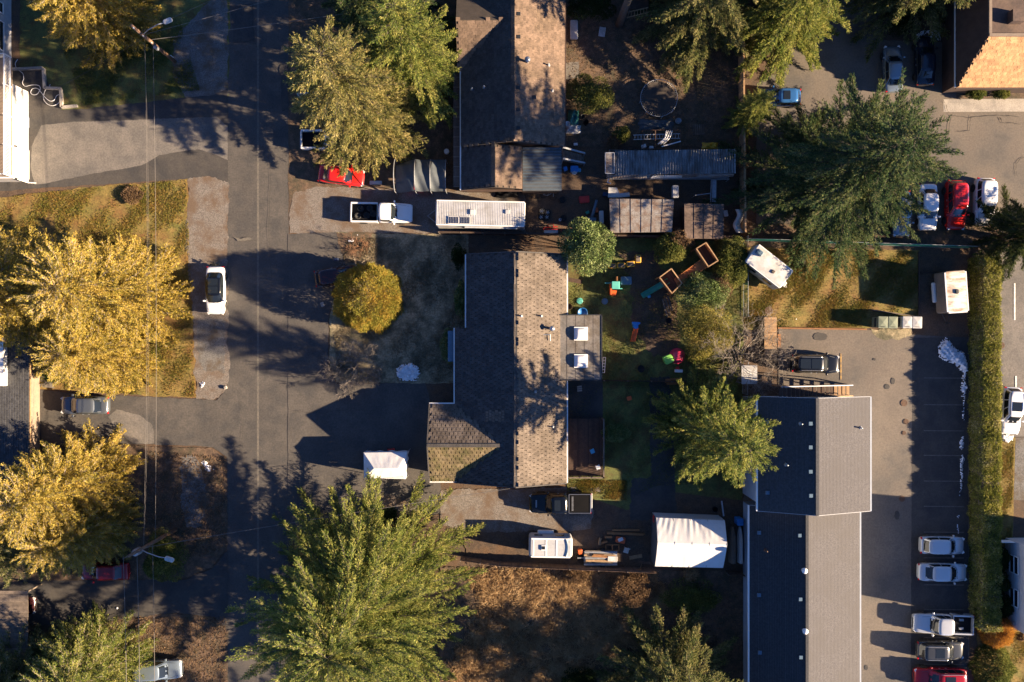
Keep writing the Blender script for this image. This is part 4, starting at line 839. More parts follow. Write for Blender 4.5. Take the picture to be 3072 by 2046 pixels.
        q = MB(); q.rbox((xb0 + .05, 0, .42), (.09, Wd - .36, zl - .44), .03, tr=.02); q.obj("tailgate", pm, t)
        q = MB(); q.box((xb1 - .04, 0, .75), (.06, Wd - .36, zl - .4)); q.obj("bed_front", pm, t)
        bp = MB(); bp.rbox((xb0 - .07, 0, .45), (.2, Wd - .1, .18), .06, tr=.03); bp.obj("bumper", "galv", t)
        if cover:
            q = MB(); q.rbox((cx_ - .02, 0, zl - .1), (bl - .16, Wd - .30, .1), .05, tr=.03, crown=.02); q.obj("bed_cover", "bed_vinyl", t)
            q = MB()
            for i in range(12): q.box((xb1 - .35, (i - 5.5) * .12, zl + .012), (.18, .05, .03))
            q.obj("bed_slats", "galv", t)
            for s in (1, -1): r_ = MB(); r_.tube([(xb0 + .05, s * (hw - .09), zl + .03), (xb1, s * (hw - .09), zl + .03)], .03, 6); r_.obj("bed_rail", "steel", t)
            r_ = MB(); r_.bar((xb0 + .06, -hw + .1, zl + .02), (xb0 + .06, hw - .1, zl + .02), .06, .05); r_.bar((xb1, -hw + .1, zl + .02), (xb1, hw - .1, zl + .02), .05, .05); r_.obj("bed_rail", "steel", t)
        if toolbox:
            for s in (1, -1): q = MB(); q.box((cx_ + .05, s * .42, .72), (.42, .22, .1)); q.obj("step", "galv", t)
    if scoop: q = MB(); q.rbox((.385 * L, 0, 1.0 * k), (.16, .75, .06), .06, tr=.03); q.obj("bonnet_scoop", "galv", t)
    return t
car("bright red coupe parked nose out beside the tall conifers", 1023, 526, -7, 4.55, 1.78, "sedan", "red")
wp = car("white pickup with used tyres in its open black bed", 1145, 638, -1, 6.1, 2.0, "pickup_short", "white", "pickup_truck", "pickup")
for i, (x, y) in enumerate(((-2.1, .35), (-1.5, -.3), (-1.15, .4), (-2.35, -.35), (-.8, -.1))):
    q = MB(); q.lathe((0, 0, 0), [(.19, .03), (.28, 0), (.33, .06), (.33, .15), (.28, .21), (.19, .18), (.17, .1)], 18); o = q.obj("discarded_tyre_ring", "rubber", None, True); c_ = wp.matrix_basis @ Vector((x, y, .66 + .05 * i)); o.location = c_; o.rotation_euler = (R.uniform(-.25, .25), R.uniform(-.25, .25), 0)
    tag(o, "black used tyre in the white pickup bed, %s" % ("rear left corner", "middle right", "middle left", "rear right corner", "nearest the cab")[i], "tyre", "tyres in the pickup bed")
car("white sedan with a black glass roof on the gravel shoulder", 645, 871, -90, 4.75, 1.86, "sedan", "white", roofcol="black", sunroof=2)
car("dark grey blue sedan in the driveway between the two yellow cedars", 252, 1216, 180, 4.75, 1.84, "sedan", "grey")
car("dark red sedan parked beneath the lower utility pole", 313, 1715, 180, 4.7, 1.8, "sedan", "darkred")
car("silver blue van nosing out of the leaves at the bottom left", 470, 2010, 2, 4.9, 1.9, "suv", "bluegrey", "minivan", "van")
car("dark red car tail under the plank roofed carport", 34, 1818, 0, 4.5, 1.8, "sedan", "maroon")
car("black pickup with a covered bed beside the brown roofed house", 1680, 1510, 180, 6.1, 2.02, "pickup", "black", "pickup_truck", "pickup", cover=True, sunroof=1, scoop=True)
car("pale blue hatchback hidden under the tall conifers", 955, 303, 178, 4.3, 1.75, "hatch", "bluegrey")
car("white pickup tail poking out from under the tall conifers", 985, 418, 0, 5.4, 1.9, "pickup_short", "white", "pickup_truck", "pickup")
car("maroon car half hidden by the round golden shrub", 1010, 828, 8, 4.4, 1.8, "hatch", "maroon")
car("bright blue hatchback beside the lime green conifer", 2344, 291, 180, 3.9, 1.75, "hatch", "blue", sunroof=1)
car("grey blue sedan parked on the shaded court", 2681, 205, 92, 4.6, 1.8, "sedan", "bluegrey")
car("navy sedan with snow before its bonnet", 2777, 180, 91, 4.9, 1.85, "sedan", "navy")
car("red pickup with a canopy below the big conifer", 2868, 615, -90, 4.9, 1.9, "suv", "red", "pickup_truck", "pickup", hh=1.05)
car("white car between the big conifer and the red pickup", 2786, 620, -90, 4.6, 1.82, "sedan", "white")
car("white van half covered by the dark conifer", 2955, 605, -91, 4.7, 1.9, "suv", "white", "minivan", "van")
car("dark teal car mostly hidden by the big conifer", 2706, 640, -90, 4.5, 1.8, "hatch", "bluegrey")
car("black estate car with a glass roof by the bare tree", 2447, 1091, -1, 4.75, 1.86, "suv", "black", sunroof=2, rails=1, hh=.96)
car("white crossover with a dark sunroof in the wet bay", 3034, 1232, -93, 4.7, 1.9, "suv", "white", "crossover", "car", sunroof=1, rails=2)
car("upper silver sedan of the pair parked by the hedge", 2829, 1637, -1, 4.4, 1.78, "hatch", "silver")
car("lower silver sedan of the pair parked by the hedge", 2830, 1718, -1, 4.85, 1.82, "sedan", "silver")
car("silver pickup with an empty bed at the lower right", 2830, 1872, 178, 5.9, 1.95, "pickup", "silver", "pickup_truck", "pickup", toolbox=True)
car("grey crossover with a sunroof below the silver pickup", 2822, 1952, -1, 4.65, 1.84, "suv", "charcoal", "crossover", "car", sunroof=1, rails=1, hh=.94)
car("crimson crossover cut off by the bottom edge", 2822, 2034, 180, 5.1, 1.95, "suv", "crimson", "crossover", "car", sunroof=1, rails=1, hh=1.02)

# ---- trailers, tents
def travel_trailer():
    t = thing("travel_trailer", "long white travel trailer with two solar panels on its ribbed roof", "trailer", W(1440, 645), ws=False); a = math.radians(-1.2); t.rotation_euler = (0, 0, a); p = W(1441, 640, 2.7); t.location = (p.x, p.y, .04); L, Wd = 8.65, 2.45
    b = MB(); b.rbox((0, 0, .55), (L, Wd, 2.1), .18, tr=.12); b.obj("body", "alu_white", t)
    rb = MB()
    for i in range(52): rb.box((-L / 2 + .15 + i * (L - .3) / 51, 0, 2.66), (.06, Wd - .25, .025))
    rb.obj("roof_ribs", "alu_white", t)["kind"] = "stuff"
    e = MB()
    for s in (1, -1): e.bar((-L / 2 + .1, s * (Wd / 2 - .06), 2.66), (L / 2 - .1, s * (Wd / 2 - .06), 2.66), .1, .04)
    e.obj("roof_edge", "trim_white", t)
    for i in (0, 1):
        s = MB(); s.box((-2.55 + i * 1.08, -.72, 2.74), (1.0, .72, .05)); so_ = s.obj("solar_panel", "trim_white", t); g = MB(); g.box((-2.55 + i * 1.08, -.72, 2.768), (.92, .64, .012)); go = g.obj("cells", "solar", None); go.parent = so_
        g = MB()
        for q in range(1, 6): g.box((-2.55 + i * 1.08 - .46 + q * .153, -.72, 2.777), (.008, .64, .004))
        go = g.obj("cell_grid", "trim_white", None); go.parent = so_
    h = MB(); h.rbox((-.75, .1, 2.65), (.5, .5, .14), .05, tr=.04); h.obj("roof_vent", "alu_white", t); h = MB(); h.rbox((2.6, .2, 2.65), (.4, .4, .12), .05, tr=.04); h.obj("roof_vent", "alu_grey", t)
    d = MB()
    d.tube([(-L / 2, .8, .5), (-L / 2 - 1.0, 0, .5), (-L / 2, -.8, .5)], .05, 6); d.obj("tow_frame", "galv", t)
    aw = MB(); aw.tube([(-1.5, -Wd / 2 - .08, 2.35), (3.6, -Wd / 2 - .08, 2.35)], .09, 10); aw.obj("awning", "alu_grey", t)
    for x in (-1.2, 1.6): w = MB(); w.box((x, -Wd / 2 - .012, 1.7), (1.0, .03, .6)); w.obj("window", "glass_dark", t)
    for x in (-.4, .45):
        for s in (1, -1): put_wheel(t, x, s * (Wd / 2 - .12), WHEEL, .33)
travel_trailer()
def teardrop():
    t = thing("camper_trailer", "small silver camper with a striped white roof by the long fence", "trailer"); p = W(1652, 1640, 1.9); t.location = (p.x, p.y, .04); t.rotation_euler = (0, 0, math.radians(-1)); L, Wd = 4.25, 2.0
    b = MB(); b.rbox((0, 0, .45), (L, Wd, 1.75), .3, tr=.25); b.obj("body", "alu_grey", t, False)
    r = MB(); r.rbox((0, -.02, 2.18), (L - .35, Wd - .3, .05), .2, tr=.02); r.obj("roof", "alu_grey", t)
    for x in (-1.7, -.45, .55, 1.55): q = MB(); q.box((x, -.02, 2.24), (.14, Wd - .34, .03)); q.obj("roof_stripe", "trim_white", t)
    for y in (-.9, .84): q = MB(); q.box((0, y, 2.235), (L - .45, .14, .03)); q.obj("roof_stripe", "trim_white", t)
    q = MB(); q.rbox((-.7, .0, 2.22), (.5, .5, .12), .05, tr=.04); v = q.obj("roof_vent", "trim_white", t); q = MB(); q.box((-.72, 0, 2.345), (.32, .32, .02)); o = q.obj("vent_glass", "glass_dark", None); o.parent = v
    q = MB(); q.tube([(1.45 + .18 * math.sin(PI * k / 10), -.85 + 1.7 * k / 10, 2.27) for k in range(11)], .05, 6); q.obj("roof_bar", "plastic_slate", t)
    q = MB(); q.rbox((-.45, Wd / 2 + .12, .5), (1.6, .35, .3), .12, tr=.08); q.obj("mudguard", "trim_white", t)
    for s in (1, -1): put_wheel(t, -.45, s * (Wd / 2 + .06), WHEEL, .33)
    q = MB(); q.tube([(-L / 2, .5, .45), (-L / 2 - 1.0, 0, .45), (-L / 2, -.5, .45)], .04, 6); q.obj("tow_frame", "dark_metal", t)
    for x in (-1.2, .9): w = MB(); w.box((x, Wd / 2 + .01, 1.45), (.8, .03, .5)); w.obj("window", "glass_dark", t)
teardrop()
def caravan():
    t = thing("caravan", "white caravan parked at an angle on the sunlit lawn", "trailer"); p = W(2307, 799, 2.4); t.location = (p.x, p.y, .04); t.rotation_euler = (0, 0, math.radians(-38)); L, Wd = 4.3, 2.15
    b = MB(); b.rbox((0, 0, .5), (L, Wd, 2.0), .15, tr=.1, crown=.04); b.obj("body", "alu_white", t)
    e = MB(); e.bar((-L / 2 + .1, -Wd / 2 + .03, 2.46), (L / 2 - .1, -Wd / 2 + .03, 2.46), .08, .06); e.bar((-L / 2 + .1, Wd / 2 - .03, 2.46), (L / 2 - .1, Wd / 2 - .03, 2.46), .08, .06); e.obj("roof_edge", "trim_white", t)
    q = MB(); q.rbox((.6, -.2, 2.5), (.3, .3, .12), .04, tr=.03); q.obj("roof_vent", "wood_weathered", t); q = MB(); q.rbox((-1.6, .4, 2.5), (.7, .5, .3), .1, tr=.08); q.obj("roof_cooler", "plastic_slate", t)
    for x in (-1.0, .9): w = MB(); w.box((x, -Wd / 2 - .012, 1.6), (1.0, .03, .6)); w.obj("window", "glass_dark", t)
    for s in (1, -1): put_wheel(t, 0, s * (Wd / 2 - .1), WHEEL, .33)
    q = MB(); q.tube([(L / 2, .5, .45), (L / 2 + .9, 0, .45), (L / 2, -.5, .45)], .05, 6); q.rbox((L / 2 + .35, 0, .45), (.5, .55, .45), .1, tr=.06); q.obj("tow_frame", "alu_white", t)
caravan()
def horse_trailer():
    t = thing("horse_trailer", "tan horse trailer with a stained white roof by the hedge", "trailer"); p = W(2868, 875, 2.4); t.location = (p.x, p.y, .04); t.rotation_euler = (0, 0, math.radians(94 + 180)); L, Wd = 4.0, 2.0
    b = MB(); b.rbox((0, 0, .55), (L, Wd, 1.85), .2, tr=.1); b.obj("body", "siding_tan", t)
    b = MB(); b.rbox((0, 0, 2.36), (L + .05, Wd + .02, .12), .22, tr=.07, crown=.05); b.obj("roof", "stain_top", t)
    for s in (1, -1): q = MB(); q.bar((-L / 2 + .1, s * Wd / 2, 2.44), (L / 2 - .1, s * Wd / 2, 2.44), .12, .1); q.obj("roof_edge", "trim_white", t)
    q = MB(); q.bar((L / 2, -Wd / 2 + .1, 2.44), (L / 2, Wd / 2 - .1, 2.44), .12, .1); q.obj("roof_edge", "trim_white", t)
    q = MB(); q.rbox((0, 0, 2.46), (.45, .35, .16), .1, tr=.06); q.obj("roof_vent", "dark_metal", t)
    for s in (1, -1):
        q = MB(); q.rbox((-.1, s * (Wd / 2 + .13), .45), (2.0, .3, .32), .12, tr=.1); q.obj("mudguard", "trim_white", t)
        for x in (-.55, .35): put_wheel(t, x, s * (Wd / 2 + .1), WHEEL, .33)
    q = MB(); q.tube([(L / 2, .4, .45), (L / 2 + 1.1, 0, .45), (L / 2, -.4, .45)], .05, 6); q.tube([(L / 2 + 1.0, 0, .2), (L / 2 + 1.0, 0, .95)], .05, 8); q.obj("tow_frame", "dark_metal", t)
horse_trailer()
def tent():
    t = thing("storage_tent", "big white fabric storage tent by the apartment wall", "tent", W(2060, 1625), ws=True)
    c = [W(1969, 1553, 2.3), W(2174, 1561, 2.3), W(2169, 1704, 2.3), W(1965, 1699, 2.3)]; r0, r1 = W(1973, 1628, 3.5), W(2181, 1634, 3.5)
    mid = lambda a, b, f, up: Vector(a).lerp(Vector(b), f) + Vector((0, 0, up))
    def fab(e0, e1, q0, q1, seed, wr):
        rr = np.random.RandomState(seed); ph = rr.uniform(0, 6, 8)
        def fn(u, v):
            p = Vector(e0).lerp(Vector(e1), u).lerp(Vector(q0).lerp(Vector(q1), u), v); p.z += .10 * math.sin(PI * v) - .02 * (math.sin(PI * u * 4) ** 2) * math.sin(PI * v)
            p.z += wr * (1 - v) * (math.sin((u - .5) * 46 + (1 - v) * (u - .5) * 30 + ph[0]) * .5 + math.sin(u * 83 + ph[1] + v * 3) * .3); return p
        return fn
    b = MB(); b.grid(fab(c[0], c[1], r0, r1, 3, .035), 70, 14); b.obj("roof_panel", "tarp_white", t, True)
    b = MB(); b.grid(fab(c[3], c[2], r0, r1, 4, .010), 70, 14); b.obj("roof_panel", "tarp_white", t, True)
    g = [Vector((p.x, p.y, 0)) for p in c]
    for i, j in ((0, 1), (2, 3)): b = MB(); b.add([g[i], g[j], c[j], c[i]], [(0, 1, 2, 3)]); b.obj("side_wall", "tarp_white", t)
    for i, j, r_ in ((3, 0, r0), (1, 2, r1)): b = MB(); b.add([g[i], g[j], c[j], r_, c[i]], [(0, 1, 2, 3, 4)]); b.obj("end_wall", "tarp_grey" if i == 3 else "tarp_white", t)
    for f in (0, .25, .5, .75, 1.0): b = MB(); b.tube([c[3].lerp(c[2], f), r0.lerp(r1, f), c[0].lerp(c[1], f)], .03, 6); b.obj("hoop", "galv", t)
    b = MB(); b.box(W(1964, 1556, 1.2), (.25, .7, .5)); o = b.obj("gas_can", "plastic_red"); tag(o, "red fuel can at the corner of the white storage tent", "can")
tent()
def canopy():
    t = thing("covered_boat", "boat shaped load under a white tarp canopy in the forecourt", "canopy", W(1156, 1400), ws=True)
    z = 2.25; zr = 2.95; c = [W(1091, 1358, z), W(1222, 1356, z), W(1216, 1437, z), W(1092, 1434, z)]; r0, r1 = W(1122, 1405, zr), W(1196, 1404, zr)
    def pan(a, b, q0, q1, wr, s):
        g = MB(); g.grid(lambda u, v: Vector(a).lerp(Vector(b), u).lerp(Vector(q0).lerp(Vector(q1), u), v) + Vector((0, 0, wr * (math.sin(u * 17 + s + v * 4) * .5 + math.sin(u * 41 + s) * .3) * (1 - v) * v * 2 - .03 * math.sin(PI * v))), 24, 8); g.obj("tarp_panel", "tarp_white", t, True)
    pan(c[0], c[1], r0, r1, .035, 1); pan(c[2], c[3], r1, r0, .03, 2); pan(c[3], c[0], r0, r0, .05, 3); pan(c[1], c[2], r1, r1, .04, 4)
    for i in range(4):
        a, b = c[i], c[(i + 1) % 4]; g = MB(); g.grid(lambda u, v: a.lerp(b, u) + Vector((0, 0, -.9 * v)) + (a.lerp(b, u) - W(1156, 1396, z)).normalized() * (.06 * math.sin(u * 23 + i) * v + .02), 20, 3); g.obj("tarp_skirt", "tarp_white", t, True)
        g = MB(); g.tube([(a.x, a.y, 0), a], .035, 8); g.obj("leg", "galv", t)
    b = MB(); p = W(1156, 1396, .8); b.rbox((p.x, p.y, .4), (3.4, 1.7, .8), .5, tr=.2); b.obj("boat_hull", "alu_white", t)
    q = thing("hand_cart", "red hand cart standing behind the white tarp canopy", "cart", W(1176, 1350, .5), .1); b = MB(); b.rbox((0, 0, .35), (.7, .4, .25), .06); b.obj("tray", "plastic_red", q)
    for x in (-.25, .25): b = MB(); b.tube([(x, -.22, .15), (x, .22, .15)], .14, 10); b.obj("wheel", "rubber", q)
canopy()
def tarp_carport():
    t = thing("tarp_carport", "sagging grey tarp carport with torn edges beside the shake roofed house", "carport", W(1255, 525), ws=True)
    xs = [W(x, 0, 1.9).x for x in (1183, 1245, 1291, 1337)]; y0, y1 = W(0, 573, 1.8).y, W(0, 478, 1.8).y; ym = W(0, 512, 2.4).y
    for k in range(3):
        a, b_ = xs[k], xs[k + 1]
        def fn(u, v):
            sl = (.14 + .35 * (1 - min(1, abs(v - .85) / .2))) * (1 if k else 1.5) if v > .6 else .0
            x = a + (b_ - a) * (u * (1 - .04) + .0) + (sl * .35 * (1 - u) if k else 0); y = y0 + (y1 - y0) * v
            z = 1.75 + .75 * math.sin(PI * min(1, v * 1.02)) ** .7 - .22 * math.sin(PI * u) * (1 - .5 * v) + .05 * math.sin(u * 9 + v * 7 + k)
            if k == 0: z -= (1 - u) ** 2 * 1.2; y += (1 - u) * .3 * math.sin(v * 11)
            return (x, y, z)
        g = MB(); g.grid(fn, 14, 22); g.obj("tarp_panel", "tarp_grey", t, True)
    for x in xs: g = MB(); g.tube([(x, y0 + (y1 - y0) * v / 12, 1.74 + .76 * math.sin(PI * min(1, v / 12 * 1.02)) ** .7) for v in range(13)], .04, 6); g.tube([(x, y0, 0), (x, y0, 1.75)], .04, 6); g.tube([(x, y1, 0), (x, y1, 1.75)], .04, 6); g.obj("hoop", "galv", t)
    o = MB(); o.box((0, 0, .2), (1.0, .38, .4)); q = o.obj("storage_box", "plastic_red"); q.location = W(1237, 567, .2); tag(q, "faded red box at the foot of the grey tarp carport", "box")
    o = MB(); o.rbox((0, 0, 0), (1.2, .35, .25), .05, tr=.03); q = o.obj("storage_box", "alu_grey"); q.location = W(1128, 549, .1); tag(q, "pale grey crate in front of the bright red coupe", "box")
    s = MB(); s.lathe((0, 0, 0), [(.15, 0), (.25, .25), (.25, .6)], 16); q = s.obj("planter", "plastic_white"); q.location = W(1341, 458, 0); tag(q, "round white drum beside the grey tarp carport", "drum")
tarp_carport()
# ------------------------------------------------------------------ trees and shrubs
PROTO = {}
def conifer_proto(key, h, r, seed, nb=130, t0=.08, p=.8, dens=7.0, droop=.18, up=.55, ll=.24, lw=.035, fluff=.25, spray=.34, flat=.2, jit=.18, kd=.075, ztw=1.0, aj=.5, u0=.12, cap=1.3):
    """trunk, crown and branch meshes of one tree form; trees of the same form share them"""
    rs = np.random.RandomState(seed); tr = MB(); k = 9; lean = rs.normal(size=2) * .15
    tr.tube([(lean[0] * (i / k) ** 2, lean[1] * (i / k) ** 2, h * i / k * .97) for i in range(k + 1)], [max(.03, .024 * h * (1 - i / k) ** .8 + .02) for i in range(k + 1)], 8)
    V = []; A, B, RA, RB, T = [], [], [], [], []
    tt = np.sort(t0 + (1 - t0) * rs.uniform(0, 1, nb) ** 1.15)
    for i in range(nb):
        f = (tt[i] - t0) / (1 - t0); L = r * ((1 - f) ** p) * rs.uniform(1 - jit * 2, 1 + jit) + .35; az = i * 2.39996 + rs.normal() * .35
        e0 = -.12 + up * f ** 1.3 + rs.normal() * .08; d = np.array([math.cos(az), math.sin(az), 0.0]); sd = np.array([-d[1], d[0], 0.0]); z0 = h * tt[i]; bend = rs.normal() * .12
        def P(u):
            u = np.asarray(u)[:, None]; return np.array([[0, 0, z0]]) + d * (u * L) + sd * (bend * L * u * u) + np.array([[0, 0, 1.0]]) * (L * (u * math.tan(e0) - droop * u ** 2 + .10 * u ** 4))
        us = np.linspace(0, 1, 6); pp = P(us); rad = (.008 + .0055 * L) * (1 - us * .85)
        A.append(pp[:-1]); B.append(pp[1:]); RA.append(rad[:-1]); RB.append(rad[1:])
        m = max(4, int(L * dens)); u = rs.uniform(u0 * (1 - f) ** .7 * .8, 1.0, m) ** (.75 + .25 * f); s0 = P(u); sg = np.where(rs.uniform(size=m) < .5, 1, -1)
        ang = rs.uniform(.45, 1.15, m) * (1 - .6 * u); ls = (.30 + spray * L * (1 - u) ** .7 * .9) * rs.uniform(.6, 1.15, m); ls = np.minimum(ls, cap)
        q_ = d[None] * np.cos(ang)[:, None] + sd[None] * (np.sin(ang) * sg)[:, None]; q_[:, 2] += rs.normal(size=m) * fluff + fluff * .35 - droop * .5 * u + .25 * math.tan(e0); q_ = unit(q_)
        T.append(leaves(s0, q_, ls, np.full(m, .016 * ztw), rs))
        kk = np.maximum(3, (ls / kd).astype(int)); idx = np.repeat(np.arange(m), kk); w = rs.uniform(.08, 1.05, len(idx))
        ps = s0[idx] + q_[idx] * (ls[idx] * w)[:, None] + rs.normal(size=(len(idx), 3)) * .04
        ax = q_[idx] + rs.normal(size=(len(idx), 3)) * np.array([aj, aj, aj * .7]); V.append(leaves(ps, ax, ll * rs.uniform(.6, 1.25, len(idx)) * (1.1 - .35 * w), lw * rs.uniform(.7, 1.3, len(idx)), rs, flat))
    v, f = sticks(np.concatenate(A), np.concatenate(B), np.concatenate(RA), np.concatenate(RB)); t = np.concatenate(T); n = len(t)
    PROTO[key] = (tr.mesh("trunk", "bark", True), leafmesh("crown", V, "needles_green"), npmesh("branches", np.concatenate([v, t]), np.concatenate([f, np.arange(n).reshape(-1, 3) + len(v)]), "twig_conifer"), h, r)
def conifer(label, px, py, h, r, leafm, key, rot=0.0, name="conifer", cat="tree", group=None, twig=None):
    if key not in PROTO: conifer_proto(key, **FORMS[key])
    mt, mc, mb, h0, r0 = PROTO[key]; t = thing(name, label, cat, W(px, py, 0), rot, group); s = (r / r0, r / r0, h / h0)
    for nm, me, m in (("trunk", mt, None), ("crown", mc, leafm), ("branches", mb, twig)):
        o = link(nm, me, t); o.scale = s
        if m: o.material_slots[0].link = 'OBJECT'; o.material_slots[0].material = M[m]
        if nm == "branches": o["kind"] = "stuff"
    return t
FORMS = {
    "spreading": dict(h=18, r=11, seed=20, nb=330, p=.46, dens=16, droop=.10, up=.8, ll=.21, lw=.032, jit=.2, kd=.062, aj=.36, spray=.22, u0=.22, cap=1.4, fluff=.28),
    "weeping": dict(h=21, r=8.2, seed=16, nb=240, p=.48, dens=17, droop=.26, up=.5, ll=.22, lw=.034, jit=.28, kd=.064, aj=.36, spray=.22, u0=.2, cap=1.2, fluff=.26),
    "tall": dict(h=18, r=5.4, seed=13, nb=225, p=.5, dens=20, droop=.34, up=.5, ll=.22, lw=.032, kd=.062, aj=.36, spray=.26, u0=.2, cap=1.0, jit=.25, fluff=.27),
    "column": dict(h=19.5, r=5.2, seed=33, nb=230, p=.33, dens=17, droop=.3, up=.55, ll=.22, lw=.034, kd=.066, aj=.36, spray=.26, u0=.2, cap=1.0, jit=.22, fluff=.27),
    "plumed": dict(h=18, r=5.2, seed=12, nb=225, p=.5, dens=20, droop=.2, up=.65, ll=.22, lw=.032, kd=.062, aj=.36, spray=.26, u0=.2, cap=1.0, jit=.25, fluff=.27),
    "broad": dict(h=14.5, r=5.2, seed=19, nb=205, p=.52, dens=20, droop=.10, up=.75, ll=.22, lw=.032, kd=.062, aj=.36, spray=.26, u0=.2, cap=1.0, jit=.25, fluff=.26),
    "cedar_a": dict(h=14, r=5, seed=22, nb=330, t0=.05, p=.36, dens=13, up=1.0, droop=.02, fluff=.5, ll=.18, lw=.036, flat=0, spray=.20, ztw=1.1, kd=.052, aj=.5, jit=.10, cap=.9),
    "cedar_b": dict(h=13, r=5, seed=23, nb=320, t0=.05, p=.40, dens=13, up=.95, droop=.03, fluff=.5, ll=.18, lw=.036, flat=0, spray=.20, ztw=1.1, kd=.052, aj=.5, jit=.10, cap=.9),
}
def bush(label, px, py, rx, ry, h, leafm, seed, n=9000, ll=.13, lw=.045, lumps=14, z0=.25, name="shrub", cat="shrub", group=None, lump_r=.42, shell=.55, twigs=60, twig="twig_grey", clipped=False, spread=1.0):
    """broadleaf shrub: leaf faces through lumpy ellipsoids, stems inside"""
    rs = np.random.RandomState(seed); t = thing(name, label, cat, W(px, py, h * .45) * Vector((1, 1, 0)) if False else Vector((W(px, py, h * .45).x, W(px, py, h * .45).y, 0)), 0, group)
    C = []; 
    for i in range(lumps):
        a = i * 2.39996 + rs.uniform(-.4, .4); e = rs.uniform(-.15, 1.0); q = math.sqrt(max(0, 1 - e * e)) * .62; C.append((q * math.cos(a) * rx, q * math.sin(a) * ry, z0 + (h - z0) * (.42 + .36 * e), rs.uniform(.75, 1.2)))
    C.append((0, 0, z0 + (h - z0) * .5, 1.3)); C = np.array(C); w = C[:, 3] ** 2; ci = rs.choice(len(C), n, p=w / w.sum()); dv = unit(rs.normal(size=(n, 3))); dv[:, 2] = np.abs(dv[:, 2]) * .9 - .25 * rs.uniform(size=n)
    rad = lump_r * C[ci, 3] * (shell + (1 - shell) * rs.uniform(0, 1, n) ** .4)
    P = C[ci, :3] + dv * rad[:, None] * np.array([rx, ry, (h - z0) * .75]); 
    if clipped:
        dv = unit(rs.normal(size=(n, 3))); dv[:, 2] = np.abs(dv[:, 2]); sh = 1 - .2 * rs.uniform(size=n) ** 2 + .16 * np.sin(dv[:, 0] * 5 + seed) * np.sin(dv[:, 1] * 6 + 1) * np.sin(dv[:, 2] * 5 + 2) + .05 * np.sin(dv[:, 0] * 17) * np.sin(dv[:, 1] * 15 + seed) + np.abs(rs.normal(size=n)) * .035
        P = dv * sh[:, None] * np.array([rx, ry, h])
    P[:, 2] = np.maximum(P[:, 2], .05 + .15 * rs.uniform(size=n)); ax = dv + rs.normal(size=(n, 3)) * .7 * spread
    link("foliage", leafmesh("foliage", [leaves(P, ax, ll * rs.uniform(.6, 1.3, n), lw * rs.uniform(.7, 1.3, n), rs)], leafm), t)
    g = MB()
    for i in range(6): a = i * 1.05 + rs.uniform(); g.tube([(0, 0, 0), (rx * .25 * math.cos(a), ry * .25 * math.sin(a), h * .4), (rx * .6 * math.cos(a), ry * .6 * math.sin(a), h * .75)], [.05, .035, .012], 5)
    g.obj("stem", "bark", t)
    if twigs:
        i = rs.choice(n, twigs); a = P[i] * np.array([.5, .5, .6]); b = P[i] * 1.06; v, f = sticks(a, b, .011, .004); link("twigs", npmesh("twigs", v, f, twig), t)["kind"] = "stuff"
    return t
def bare(label, px, py, r, h, seed, m="twig_grey", name="bare_shrub", cat="shrub", stems=7, depth=5, lean=(0, 0), r0=.05, tilt=(.35, 1.0), rmin=.007, trunk_h=.3, kids=3, group=None):
    """leafless shrub: forking twigs"""
    rs = np.random.RandomState(seed); t = thing(name, label, cat, W(px, py, 0), 0, group); A, B, RA, RB = [], [], [], []
    def grow(p, d, L, rad, dep):
        n = 3
        for _ in range(n):
            d2 = d + rs.normal(size=3) * .16; d2 /= np.linalg.norm(d2); q = p + d2 * L / n; A.append(p); B.append(q); RA.append(max(rad, rmin)); RB.append(max(rad * .85, rmin)); p, d, rad = q, d2, rad * .85
            if dep > 0 and _ < n - 1 and rs.uniform() < .75: side = d + rs.normal(size=3) * .7; grow(p, side / np.linalg.norm(side), L * .62, rad * .6, dep - 2)
        if dep > 0:
            for _ in range(rs.randint(2, kids + 1)): side = d + rs.normal(size=3) * .5 + np.array([0, 0, .1]); grow(p, side / np.linalg.norm(side), L * rs.uniform(.6, .8), rad * .7, dep - 1)
    tot = sum(.7 ** i for i in range(depth + 1)); R_ = math.hypot(r, h)
    for i in range(stems):
        az = i * 2 * PI / stems + rs.uniform(-.3, .3); e = rs.uniform(*tilt); d = np.array([math.cos(az) * math.cos(e) + lean[0], math.sin(az) * math.cos(e) + lean[1], math.sin(e)]); grow(np.array([rs.normal() * .1, rs.normal() * .1, 0.0]), d / np.linalg.norm(d), R_ / tot * rs.uniform(.8, 1.1), r0, depth)
    A, B = np.array(A), np.array(B); v, f = sticks(A, B, np.array(RA), np.array(RB)); link("branches", npmesh("branches", v, f, m), t)
    return t
# tall conifers
conifer("tall tan tinged conifer over the hidden cars at the top", 1110, 382, 19.5, 5.2, "needles_tan", "column", 0)
conifer("lime green tall conifer beside the shake roofed house", 1262, 255, 18, 5.0, "needles_lime", "plumed", 0)
conifer("grey green drooping conifer above the trampoline yard", 2075, 72, 18, 5.5, "needles_olive", "tall", 2)
conifer("lime yellow drooping conifer behind the blue hatchback", 2318, 88, 18, 5.2, "needles_lime", "tall", 4)
conifer("slender yellow conifer beside the yard fence", 2222, 365, 8.0, 1.9, "needles_lime", "plumed", 1)
conifer("biggest dark green conifer at the upper right", 2432, 572, 20, 8.6, "needles_green", "weeping", 0)
conifer("dark conifer at the right edge above the hedge", 2998, 715, 14, 4.0, "needles_dark", "plumed", 2)
conifer("conifer cut by the top edge above the navy sedan", 2700, -20, 21, 6.0, "needles_olive", "plumed", 3.4)
conifer("sunlit green conifer beside the upper apartment block", 2088, 1276, 17.5, 4.8, "needles_lime", "broad", 0)
conifer("huge light green conifer at the bottom centre", 1115, 1748, 18, 10.9, "needles_lime", "spreading", 0)
